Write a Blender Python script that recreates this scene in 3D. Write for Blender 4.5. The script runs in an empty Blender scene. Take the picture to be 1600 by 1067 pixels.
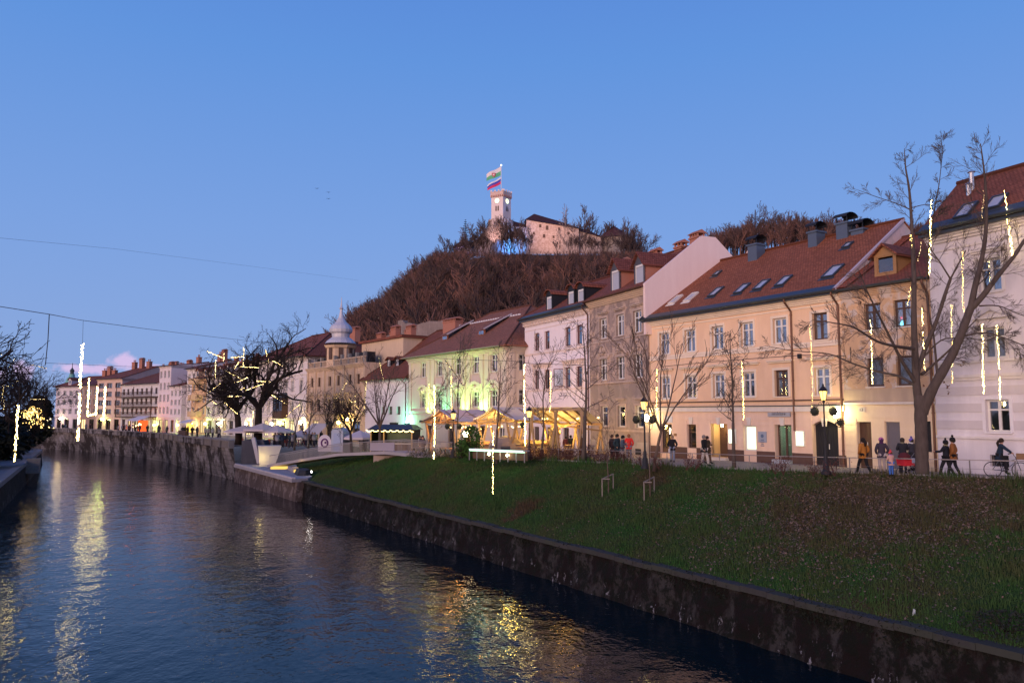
import bpy, bmesh, math, random
import numpy as np
from mathutils import Vector, Matrix
R = math.radians
SC = bpy.context.scene
COL = SC.collection
random.seed(7)
# ------------------------------------------------------------------ camera
FPX = 1220.0
PITCH = math.atan(112.0 / FPX)
EYE = 3.1
cam_d = bpy.data.cameras.new('camera')
cam = bpy.data.objects.new('camera', cam_d)
COL.objects.link(cam)
cam.location = (0, 0, EYE)
cam.rotation_euler = (math.pi / 2 + PITCH, 0, 0)
cam_d.sensor_width = 36
cam_d.lens = FPX / 1600 * 36
cam_d.clip_start = 0.2
cam_d.clip_end = 9000
SC.camera = cam
# ------------------------------------------------------------------ world, sun, exposure
SUN_AZ = R(212)            # compass bearing of the afterglow, clockwise from +Y
wd = bpy.data.worlds.new('World')
SC.world = wd
wd.use_nodes = True
nt = wd.node_tree
nt.nodes.clear()
def wn(t, **k):
 n = nt.nodes.new(t)
 for a, v in k.items():
  setattr(n, a, v)
 return n
w_out = wn('ShaderNodeOutputWorld')
w_bg = wn('ShaderNodeBackground')
w_sky = wn('ShaderNodeTexSky', sky_type='NISHITA')
w_sky.sun_disc = False
w_sky.sun_elevation = R(1.5)
w_sky.sun_rotation = SUN_AZ
w_sky.air_density = 1.0
w_sky.dust_density = 0.3
w_sky.ozone_density = 3.0
w_mul = wn('ShaderNodeMix', data_type='RGBA', blend_type='MULTIPLY')
w_mul.inputs[0].default_value = 1.0
w_mul.inputs[7].default_value = (1.05, 0.95, 1.25, 1)
nt.links.new(w_sky.outputs[0], w_mul.inputs[6])
# the air above the western rim thins the blue towards the horizon: lift by elevation
w_tc = wn('ShaderNodeTexCoord')
w_sep = wn('ShaderNodeSeparateXYZ')
nt.links.new(w_tc.outputs['Generated'], w_sep.inputs[0])
w_ramp = wn('ShaderNodeValToRGB')
w_ramp.color_ramp.elements[0].position = 0.0
w_ramp.color_ramp.elements[0].color = (0.240, 0.340, 0.61, 1)
w_ramp.color_ramp.elements[1].position = 1.0
w_ramp.color_ramp.elements[1].color = (0.035, 0.105, 0.42, 1)
for p_, c_ in ((0.08, (0.215, 0.335, 0.63)), (0.22, (0.172, 0.312, 0.65)), (0.42, (0.106, 0.260, 0.63)), (0.65, (0.06, 0.17, 0.56))):
 e_ = w_ramp.color_ramp.elements.new(p_)
 e_.color = c_ + (1,)
nt.links.new(w_sep.outputs[2], w_ramp.inputs[0])
w_mix = wn('ShaderNodeMix', data_type='RGBA', blend_type='MIX')
w_mix.inputs[0].default_value = 0.88
w_scale = wn('ShaderNodeMix', data_type='RGBA', blend_type='MULTIPLY')
w_scale.inputs[0].default_value = 1.0
w_scale.inputs[7].default_value = (0.10, 0.10, 0.10, 1)
nt.links.new(w_mul.outputs[2], w_scale.inputs[6])
nt.links.new(w_scale.outputs[2], w_mix.inputs[6])
nt.links.new(w_ramp.outputs[0], w_mix.inputs[7])
# afterglow over the western rim, behind the camera, fading upwards
_gx, _gy = math.sin(SUN_AZ), math.cos(SUN_AZ)
w_dot = wn('ShaderNodeVectorMath', operation='DOT_PRODUCT')
nt.links.new(w_tc.outputs['Generated'], w_dot.inputs[0])
w_dot.inputs[1].default_value = (_gx, _gy, 0)
w_glow = wn('ShaderNodeMix', data_type='RGBA')
w_glow.inputs[7].default_value = (0.95, 0.66, 0.62, 1)
nt.links.new(w_mix.outputs[2], w_glow.inputs[6])
# low pink cloud banks over the far roofs
def vmath(op, a, b=None):
 n = wn('ShaderNodeVectorMath', operation=op)
 nt.links.new(a, n.inputs[0]) if hasattr(a, 'links') else setattr(n.inputs[0], 'default_value', a)
 if b is not None:
  nt.links.new(b, n.inputs[1]) if hasattr(b, 'links') else setattr(n.inputs[1], 'default_value', b)
 return n
def wm(op, a, b=None, clamp=False):
 n = wn('ShaderNodeMath', operation=op, use_clamp=clamp)
 for i, v in enumerate((a, b)):
  if v is None:
   continue
  if hasattr(v, 'links'):
   nt.links.new(v, n.inputs[i])
  else:
   n.inputs[i].default_value = v
 return n.outputs[0]
w_gf = wm('MULTIPLY', wm('POWER', wm('MAXIMUM', w_dot.outputs['Value'], 0.0), 1.6), wm('EXPONENT', wm('MULTIPLY', wm('MAXIMUM', w_sep.outputs[2], 0.0), -3.4)), True)
nt.links.new(w_gf, w_glow.inputs[0])
w_az = wm('ARCTAN2', w_sep.outputs[0], w_sep.outputs[1])
w_noise = wn('ShaderNodeTexNoise')
w_noise.inputs['Scale'].default_value = 65
w_noise.inputs['Detail'].default_value = 7
w_noise.inputs['Roughness'].default_value = 0.6
nt.links.new(w_tc.outputs['Generated'], w_noise.inputs['Vector'])
cl = None
for az_, el_, sa_, se_ in ((-0.462, 0.058, 0.022, 0.013), (-0.435, 0.050, 0.028, 0.010), (-0.50, 0.050, 0.045, 0.008),
       (-0.560, 0.045, 0.016, 0.016), (-0.585, 0.040, 0.022, 0.012), (-0.70, 0.05, 0.10, 0.02), (0.95, 0.05, 0.15, 0.02), (-1.2, 0.06, 0.2, 0.03)):
 da = wm('DIVIDE', wm('SUBTRACT', w_az, az_), sa_)
 de = wm('DIVIDE', wm('SUBTRACT', w_sep.outputs[2], el_), se_)
 g = wm('EXPONENT', wm('MULTIPLY', wm('ADD', wm('MULTIPLY', da, da), wm('MULTIPLY', de, de)), -1.0))
 cl = g if cl is None else wm('MAXIMUM', cl, g)
cl = wm('MULTIPLY', wm('SUBTRACT', wm('ADD', cl, wm('MULTIPLY', w_noise.outputs[0], 1.3)), 1.12), 2.6, True)
cl = wm('MULTIPLY', cl, 0.8)
w_cl = wn('ShaderNodeMix', data_type='RGBA')
w_cl.inputs[7].default_value = (0.60, 0.44, 0.66, 1)
nt.links.new(cl, w_cl.inputs[0])
nt.links.new(w_glow.outputs[2], w_cl.inputs[6])
nt.links.new(w_cl.outputs[2], w_bg.inputs[0])
w_bg.inputs[1].default_value = 1.0
nt.links.new(w_bg.outputs[0], w_out.inputs[0])
sun_d = bpy.data.lights.new('sun', 'SUN')
sun_d.energy = 2.0
sun_d.angle = R(35)
sun_d.color = (1.0, 0.68, 0.56)
sun = bpy.data.objects.new('sun', sun_d)
COL.objects.link(sun)
SUN_EL = R(9)
sd = Vector((math.sin(SUN_AZ) * math.cos(SUN_EL), math.cos(SUN_AZ) * math.cos(SUN_EL), math.sin(SUN_EL)))
sun.rotation_euler = sd.to_track_quat('Z', 'Y').to_euler()
SC.view_settings.view_transform = 'Standard'
SC.view_settings.look = 'None'
SC.view_settings.exposure = 0.36
SC.view_settings.gamma = 1.0
SC.view_settings.use_curve_mapping = False
SC.render.engine = 'CYCLES'
SC.cycles.use_denoising = True
SC.cycles.max_bounces = 5
SC.cycles.diffuse_bounces = 2
SC.cycles.glossy_bounces = 3
SC.cycles.transparent_max_bounces = 12
SC.cycles.sample_clamp_indirect = 6
SC.cycles.sample_clamp_direct = 0
SC.cycles.blur_glossy = 0.3
SC.cycles.caustics_reflective = False
SC.cycles.caustics_refractive = False
# ------------------------------------------------------------------ geometry of the view
CP, SP = math.cos(PITCH), math.sin(PITCH)
def ray(u, v):
 z = -(v - 533.5) / FPX
 return Vector(((u - 800) / FPX, CP - z * SP, SP + z * CP))
def at(u, v, Y):
 d = ray(u, v)
 t = Y / d.y
 return Vector((d.x * t, Y, EYE + d.z * t))
def onz(u, v, z):
 d = ray(u, v)
 t = (z - EYE) / d.z
 return Vector((d.x * t, d.y * t, z))
def lerp(a, b, t):
 return a + (b - a) * t
def interp(x, xs, ys):
 return float(np.interp(x, xs, ys))
def gz(Y):
 return interp(Y, [0, 25, 33, 40, 50, 58, 70, 85, 1000], [0.6, 0.45, 0.30, 0.12, 0.0, -0.15, -0.75, -1.0, -1.0])
# ------------------------------------------------------------------ materials
def newmat(name):
 m = bpy.data.materials.new(name)
 m.use_nodes = True
 m.node_tree.nodes.clear()
 return m, m.node_tree
class NT:
 def __init__(s, name):
  s.m = bpy.data.materials.new(name)
  s.m.use_nodes = True
  s.t = s.m.node_tree
  s.t.nodes.clear()
  s.out = s.n('ShaderNodeOutputMaterial')
 def n(s, t, **k):
  n = s.t.nodes.new(t)
  for a, v in k.items():
   setattr(n, a, v)
  return n
 def l(s, a, b):
  s.t.links.new(a, b)
 def coord(s, kind='Object', scale=(1, 1, 1)):
  tc = s.n('ShaderNodeTexCoord')
  mp = s.n('ShaderNodeMapping')
  mp.inputs['Scale'].default_value = scale
  s.l(tc.outputs[kind], mp.inputs[0])
  return mp.outputs[0]
 def world(s, scale=(1, 1, 1)):
  g = s.n('ShaderNodeNewGeometry')
  mp = s.n('ShaderNodeMapping')
  mp.inputs['Scale'].default_value = scale
  s.l(g.outputs['Position'], mp.inputs[0])
  return mp.outputs[0]
 def noise(s, vec, scale, detail=4, rough=0.55, dist=0):
  n = s.n('ShaderNodeTexNoise')
  n.inputs['Scale'].default_value = scale
  n.inputs['Detail'].default_value = detail
  n.inputs['Roughness'].default_value = rough
  n.inputs['Distortion'].default_value = dist
  s.l(vec, n.inputs['Vector'])
  return n.outputs[0]
 def ramp(s, fac, stops):
  r = s.n('ShaderNodeValToRGB')
  cr = r.color_ramp
  while len(cr.elements) < len(stops):
   cr.elements.new(0.5)
  for e, (p, c) in zip(cr.elements, stops):
   e.position = p
   e.color = (c, c, c, 1) if isinstance(c, (int, float)) else tuple(c) + (1,)
  s.l(fac, r.inputs[0])
  return r.outputs[0]
 def mix(s, fac, a, b, blend='MIX'):
  n = s.n('ShaderNodeMix', data_type='RGBA', blend_type=blend)
  for i, v in ((0, fac), (6, a), (7, b)):
   if hasattr(v, 'links'):
    s.l(v, n.inputs[i])
   elif i == 0:
    n.inputs[0].default_value = v
   else:
    n.inputs[i].default_value = tuple(v) + (1,)
  return n.outputs[2]
 def math(s, op, a, b=0.5, clamp=False):
  n = s.n('ShaderNodeMath', operation=op, use_clamp=clamp)
  for i, v in enumerate((a, b)):
   if hasattr(v, 'links'):
    s.l(v, n.inputs[i])
   else:
    n.inputs[i].default_value = v
  return n.outputs[0]
 def bsdf(s, col, rough=0.8, metal=0.0, bump=None, bstr=0.3, bdist=0.02, spec=0.3, **k):
  p = s.n('ShaderNodeBsdfPrincipled')
  if hasattr(col, 'links'):
   s.l(col, p.inputs['Base Color'])
  else:
   p.inputs['Base Color'].default_value = tuple(col) + (1,)
  if hasattr(rough, 'links'):
   s.l(rough, p.inputs['Roughness'])
  else:
   p.inputs['Roughness'].default_value = rough
  p.inputs['Metallic'].default_value = metal
  p.inputs['Specular IOR Level'].default_value = spec
  for a, v in k.items():
   p.inputs[a].default_value = v
  if bump is not None:
   b = s.n('ShaderNodeBump')
   b.inputs['Strength'].default_value = bstr
   b.inputs['Distance'].default_value = bdist
   s.l(bump, b.inputs['Height'])
   s.l(b.outputs[0], p.inputs['Normal'])
  s.l(p.outputs[0], s.out.inputs[0])
  return s.m
def bare_patches(s, col):
 # trampled brown spots in the turf, each at its own place
 nz = s.noise(s.world(), 1.6, 5, .65)
 m = None
 for x, y, r, w in ((.7, 44.6, 1.3, .85), (7.6, 43.4, 1.6, .7), (-6.5, 55, .9, .4), (15.6, 33.2, 6.5, .62), (20.5, 27, 3.0, .4)):
  d = s.n('ShaderNodeVectorMath', operation='DISTANCE')
  mp = s.n('ShaderNodeMapping')
  mp.inputs['Scale'].default_value = (1, 1, 0)
  g = s.n('ShaderNodeNewGeometry')
  s.l(g.outputs['Position'], mp.inputs[0])
  s.l(mp.outputs[0], d.inputs[0])
  d.inputs[1].default_value = (x, y, 0)
  k = s.math('SUBTRACT', s.math('ADD', 1.0, s.math('MULTIPLY', s.math('SUBTRACT', nz, .5), 2.6)), s.math('DIVIDE', d.outputs['Value'], r))
  k = s.math('MULTIPLY', s.math('MULTIPLY', k, 2.0, True), w)
  m = k if m is None else s.math('MAXIMUM', m, k)
 return s.mix(m, col, (.085, .050, .034))
MC = {}
def plaster(col, stain=0.25, dirt=(0.30, 0.24, 0.20), key=None, patch=0.0, patchcol=(0.45, 0.42, 0.38)):
 k = ('pl', tuple(col), stain, key, patch)
 if k in MC:
  return MC[k]
 s = NT('plaster')
 v = s.coord()
 n1 = s.noise(v, 0.35, 6, 0.65)
 vs = s.coord(scale=(1.6, 1.6, 0.22))
 n2 = s.noise(vs, 1.3, 5, 0.6)
 f = s.math('MULTIPLY', s.ramp(s.math('MULTIPLY', n1, n2), [(0.20, 0.0), (0.42, 1.0)]), stain)
 f = s.math('SUBTRACT', stain, f)
 c = s.mix(f, col, dirt)
 gw = s.world()
 sz_ = s.n('ShaderNodeSeparateXYZ')
 s.l(gw, sz_.inputs[0])
 damp = s.math('MULTIPLY', s.math('SUBTRACT', s.math('ADD', s.math('MULTIPLY', s.noise(gw, .9, 6, .7), 3.2), -.9), sz_.outputs[2]), .9, True)
 c = s.mix(s.math('MULTIPLY', damp, min(.45, stain * 1.1)), c, dirt)
 n3 = s.noise(v, 9, 3)
 c = s.mix(s.math('MULTIPLY', s.ramp(n3, [(0.35, 1.0), (0.7, 0.0)]), 0.12), c, [x * 0.7 for x in col])
 if patch:
  n4 = s.noise(v, 0.9, 7, 0.62, 0.6)
  c = s.mix(s.math('MULTIPLY', s.ramp(n4, [(0.50, 0.0), (0.56, 1.0)]), patch), c, patchcol)
  n5 = s.noise(v, 2.2, 6, 0.7)
  c = s.mix(s.math('MULTIPLY', s.ramp(n5, [(0.56, 0.0), (0.62, 1.0)]), patch * 0.8), c, dirt)
 MC[k] = s.bsdf(c, 0.9, bump=n3, bstr=0.25, bdist=0.01, spec=0.15)
 return MC[k]
def flat(col, rough=0.6, metal=0.0, var=0.15, key='flat'):
 k = (key, tuple(col), rough, metal)
 if k in MC:
  return MC[k]
 s = NT(key)
 v = s.coord()
 n = s.noise(v, 3.0, 4)
 c = s.mix(s.math('MULTIPLY', n, var * 2), col, [x * 0.55 for x in col])
 MC[k] = s.bsdf(c, rough, metal, bump=n, bstr=0.1, bdist=0.01)
 return MC[k]
def emit(col, strength, key='glow', base=None):
 k = (key, tuple(col), strength)
 if k in MC:
  return MC[k]
 s = NT(key)
 e = s.n('ShaderNodeEmission')
 e.inputs[0].default_value = tuple(col) + (1,)
 e.inputs[1].default_value = strength
 s.l(e.outputs[0], s.out.inputs[0])
 MC[k] = s.m
 return s.m
def rooftile(col, key='roof_tiles', dark=0.5, bw=0.20, bh=0.17, fleck=0.35, moss=0.0):
 k = (key, tuple(col), dark)
 if k in MC:
  return MC[k]
 s = NT(key)
 v = s.coord('UV')
 b = s.n('ShaderNodeTexBrick')
 b.inputs['Scale'].default_value = 1.0
 b.inputs['Brick Width'].default_value = bw
 b.inputs['Row Height'].default_value = bh
 b.inputs['Mortar Size'].default_value = 0.018
 b.inputs['Mortar Smooth'].default_value = 0.4
 b.inputs['Bias'].default_value = 0.0
 b.inputs['Color1'].default_value = tuple(col) + (1,)
 b.inputs['Color2'].default_value = tuple(x * 0.62 for x in col) + (1,)
 b.inputs['Mortar'].default_value = tuple(x * 0.25 for x in col) + (1,)
 s.l(v, b.inputs['Vector'])
 n1 = s.noise(v, 0.5, 5, 0.6)
 n2 = s.noise(v, 6.0, 2)
 c = s.mix(s.math('MULTIPLY', s.ramp(n1, [(0.35, 0.0), (0.65, 1.0)]), dark), b.outputs[0], [x * 0.45 for x in col])
 c = s.mix(s.math('MULTIPLY', s.ramp(n2, [(0.60, 0.0), (0.70, 1.0)]), fleck), c, (col[0] * 1.5 + 0.05, col[1] * 1.9 + 0.04, col[2] * 2 + 0.04))
 if moss:
  c = s.mix(s.math('MULTIPLY', s.ramp(s.noise(v, 1.2, 6, 0.7), [(0.5, 0.0), (0.7, 1.0)]), moss), c, (0.07, 0.07, 0.045))
 # each course is a small ramp so the tiles step
 sx = s.n('ShaderNodeSeparateXYZ')
 s.l(v, sx.inputs[0])
 st = s.math('FRACT', s.math('DIVIDE', sx.outputs[1], bh))
 h = s.math('ADD', s.math('MULTIPLY', s.math('SUBTRACT', 1.0, st), 0.6), s.math('MULTIPLY', b.outputs[1], -0.5))
 MC[k] = s.bsdf(c, 0.85, bump=h, bstr=0.7, bdist=0.03, spec=0.2)
 return MC[k]
def glass(tint=(0.02, 0.025, 0.035), refl=0.30, key='window_glass'):
 k = (key, tint, refl)
 if k in MC:
  return MC[k]
 s = NT(key)
 g = s.n('ShaderNodeBsdfGlossy')
 g.inputs['Roughness'].default_value = 0.03
 g.inputs['Color'].default_value = (0.9, 0.92, 0.95, 1)
 t = s.n('ShaderNodeBsdfTransparent')
 t.inputs[0].default_value = (0.75, 0.78, 0.8, 1)
 lw = s.n('ShaderNodeLayerWeight')
 lw.inputs[0].default_value = 0.25
 n = s.noise(s.world(), 0.7, 2)
 b = s.n('ShaderNodeBump')
 b.inputs['Strength'].default_value = 0.08
 b.inputs['Distance'].default_value = 0.05
 s.l(n, b.inputs['Height'])
 s.l(b.outputs[0], g.inputs['Normal'])
 m = s.n('ShaderNodeMixShader')
 s.l(s.math('ADD', s.math('MULTIPLY', lw.outputs[0], 0.6), refl, True), m.inputs[0])
 s.l(t.outputs[0], m.inputs[1])
 s.l(g.outputs[0], m.inputs[2])
 s.l(m.outputs[0], s.out.inputs[0])
 MC[k] = s.m
 return s.m
# ------------------------------------------------------------------ mesh builder
class MB:
 def __init__(s):
  s.v, s.f, s.uv, s.mi = [], [], [], []
  s.cur = 0
 def face(s, pts, uv=None):
  i = len(s.v)
  s.v.extend([tuple(p) for p in pts])
  s.f.append(tuple(range(i, i + len(pts))))
  s.uv.extend(uv if uv is not None else [(p[0], p[2]) for p in pts])
  s.mi.append(s.cur)
  return s
 def idx(s, verts, faces):
  i = len(s.v)
  s.v.extend([tuple(p) for p in verts])
  for f in faces:
   s.f.append(tuple(i + k for k in f))
   s.uv.extend([(verts[k][0], verts[k][2]) for k in f])
   s.mi.append(s.cur)
  return s
 def box(s, x0, x1, y0, y1, z0, z1, M=None):
  vs = [(x0, y0, z0), (x1, y0, z0), (x1, y1, z0), (x0, y1, z0), (x0, y0, z1), (x1, y0, z1), (x1, y1, z1), (x0, y1, z1)]
  if M is not None:
   vs = [tuple(M @ Vector(p)) for p in vs]
  s.idx(vs, [(0, 3, 2, 1), (4, 5, 6, 7), (0, 1, 5, 4), (1, 2, 6, 5), (2, 3, 7, 6), (3, 0, 4, 7)])
  return s
 def beam(s, a, b, w, h=None, up=(0, 0, 1)):
  a, b = Vector(a), Vector(b)
  h = h or w
  d = (b - a)
  L = d.length
  if L < 1e-6:
   return s
  d.normalize()
  sd_ = d.cross(Vector(up))
  if sd_.length < 1e-3:
   sd_ = d.cross(Vector((1, 0, 0)))
  sd_.normalize()
  u_ = sd_.cross(d)
  vs = []
  for e in (a, b):
   for (i, j) in ((-1, -1), (1, -1), (1, 1), (-1, 1)):
    vs.append(e + sd_ * (i * w / 2) + u_ * (j * h / 2))
  s.idx(vs, [(3, 2, 1, 0), (4, 5, 6, 7), (0, 1, 5, 4), (1, 2, 6, 5), (2, 3, 7, 6), (3, 0, 4, 7)])
  return s
 def tube(s, pts, rad, n=6, cap=True):
  pts = [Vector(p) for p in pts]
  if isinstance(rad, (int, float)):
   rad = [rad] * len(pts)
  base = len(s.v)
  prev = None
  for k, p in enumerate(pts):
   if k == 0:
    d = pts[1] - p
   elif k == len(pts) - 1:
    d = p - pts[k - 1]
   else:
    d = pts[k + 1] - pts[k - 1]
   d.normalize()
   if prev is None:
    a = d.cross(Vector((0, 0, 1)))
    if a.length < 0.1:
     a = d.cross(Vector((1, 0, 0)))
   else:
    a = prev - d * prev.dot(d)
    if a.length < 1e-4:
     a = d.cross(Vector((1, 0, 0)))
   a.normalize()
   prev = a
   b = d.cross(a)
   for i in range(n):
    t = 2 * math.pi * i / n
    q = p + (a * math.cos(t) + b * math.sin(t)) * rad[k]
    s.v.append((q.x, q.y, q.z))
  for k in range(len(pts) - 1):
   for i in range(n):
    j = (i + 1) % n
    f = (base + k * n + i, base + k * n + j, base + (k + 1) * n + j, base + (k + 1) * n + i)
    s.f.append(f)
    s.uv.extend([(0, 0)] * 4)
    s.mi.append(s.cur)
  if cap and n > 3:
   for off, rev in ((0, True), ((len(pts) - 1) * n, False)):
    f = [base + off + i for i in range(n)]
    if rev:
     f.reverse()
    s.f.append(tuple(f))
    s.uv.extend([(0, 0)] * n)
    s.mi.append(s.cur)
  return s
 def lathe(s, prof, n=16, c=(0, 0, 0)):
  base = len(s.v)
  for r, z in prof:
   for i in range(n):
    t = 2 * math.pi * i / n
    s.v.append((c[0] + r * math.cos(t), c[1] + r * math.sin(t), c[2] + z))
  for k in range(len(prof) - 1):
   for i in range(n):
    j = (i + 1) % n
    s.f.append((base + k * n + i, base + k * n + j, base + (k + 1) * n + j, base + (k + 1) * n + i))
    s.uv.extend([(i / n, prof[k][1]), ((i + 1) / n, prof[k][1]), ((i + 1) / n, prof[k + 1][1]), (i / n, prof[k + 1][1])])
    s.mi.append(s.cur)
  return s
 def ball(s, c, r, n=8, m=5, sz=1.0):
  prof = [(max(1e-4, r * math.sin(math.pi * k / m)), -r * sz * math.cos(math.pi * k / m)) for k in range(m + 1)]
  return s.lathe(prof, n, c)
 def octa(s, c, r):
  x, y, z = c
  s.idx([(x + r, y, z), (x, y + r, z), (x - r, y, z), (x, y - r, z), (x, y, z + r), (x, y, z - r)],
    [(0, 1, 4), (1, 2, 4), (2, 3, 4), (3, 0, 4), (1, 0, 5), (2, 1, 5), (3, 2, 5), (0, 3, 5)])
  return s
 def mesh(s, name, mats, smooth=False):
  me = bpy.data.meshes.new(name)
  me.from_pydata(s.v, [], s.f)
  if not isinstance(mats, (list, tuple)):
   mats = [mats]
  for m in mats:
   me.materials.append(m)
  uvl = me.uv_layers.new(name='UVMap')
  uvl.data.foreach_set('uv', np.array(s.uv, dtype=np.float32).ravel())
  if len(mats) > 1:
   me.polygons.foreach_set('material_index', np.array(s.mi, dtype=np.int32))
  if smooth:
   me.polygons.foreach_set('use_smooth', np.ones(len(s.f), dtype=bool))
  me.update()
  return me
 def build(s, name, mats, parent=None, smooth=False, loc=None, rz=0, **tags):
  return link(name, s.mesh(name, mats, smooth), parent, loc, rz, **tags)
def link(name, me, parent=None, loc=None, rz=0, **tags):
 o = bpy.data.objects.new(name, me)
 COL.objects.link(o)
 if parent is not None:
  o.parent = parent
 if loc is not None:
  o.location = loc
 if rz:
  o.rotation_euler = (0, 0, rz)
 for k, v in tags.items():
  if v:
   o[k] = v
 return o
def thing(name, label, category, loc=(0, 0, 0), rz=0, group=None):
 o = bpy.data.objects.new(name, None)
 COL.objects.link(o)
 o.empty_display_size = 0.3
 o.location = loc
 o.rotation_euler = (0, 0, rz)
 o['label'] = label
 o['category'] = category
 if group:
  o['group'] = group
 return o
def dup(root, loc=None, rz=None, label=None, group=None):
 r = root.copy()
 COL.objects.link(r)
 if loc is not None:
  r.location = loc
 if rz is not None:
  r.rotation_euler = (0, 0, rz)
 if label:
  r['label'] = label
 if group:
  r['group'] = group
 for ch in list(root.children):
  c = ch.copy()
  COL.objects.link(c)
  c.parent = r
  for g in list(ch.children):
   d = g.copy()
   COL.objects.link(d)
   d.parent = c
 return r
SH = {}
def shared(key, fn):
 if key not in SH:
  SH[key] = fn()
 return SH[key]
def point_light(name, loc, energy, col, radius=0.12, parent=None):
 d = bpy.data.lights.new(name, 'POINT')
 d.energy = energy
 d.color = col
 d.shadow_soft_size = radius
 o = bpy.data.objects.new(name, d)
 COL.objects.link(o)
 o.location = loc
 if parent is not None:
  o.parent = parent
 return o
# ------------------------------------------------------------------ shared materials
M_TRIM = plaster((0.72, 0.66, 0.60), 0.2, key='trim')
M_WFRAME = flat((0.72, 0.70, 0.68), 0.5, key='white_paint')
M_DFRAME = flat((0.10, 0.055, 0.04), 0.5, key='brown_paint')
M_GLASS = glass()
M_GLASSD = glass(refl=0.12, key='dark_glass')
M_METAL = flat((0.085, 0.10, 0.115), 0.45, 0.6, key='zinc_sheet')
M_DARK = flat((0.018, 0.018, 0.022), 0.6, key='dark_paint')
M_CURT = flat((0.55, 0.52, 0.50), 0.9, key='curtain_cloth')
M_COPPER = flat((0.13, 0.06, 0.04), 0.5, 0.3, key='copper_pipe')
M_BRICKRED = plaster((0.40, 0.14, 0.09), 0.3, key='red_render')
M_STONE = plaster((0.34, 0.31, 0.28), 0.5, (0.10, 0.09, 0.08), key='stone', patch=0.4, patchcol=(0.2, 0.18, 0.16))
M_WOOD = flat((0.36, 0.20, 0.09), 0.6, key='timber', var=0.3)
M_DWOOD = flat((0.10, 0.055, 0.035), 0.7, key='dark_timber', var=0.3)
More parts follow.
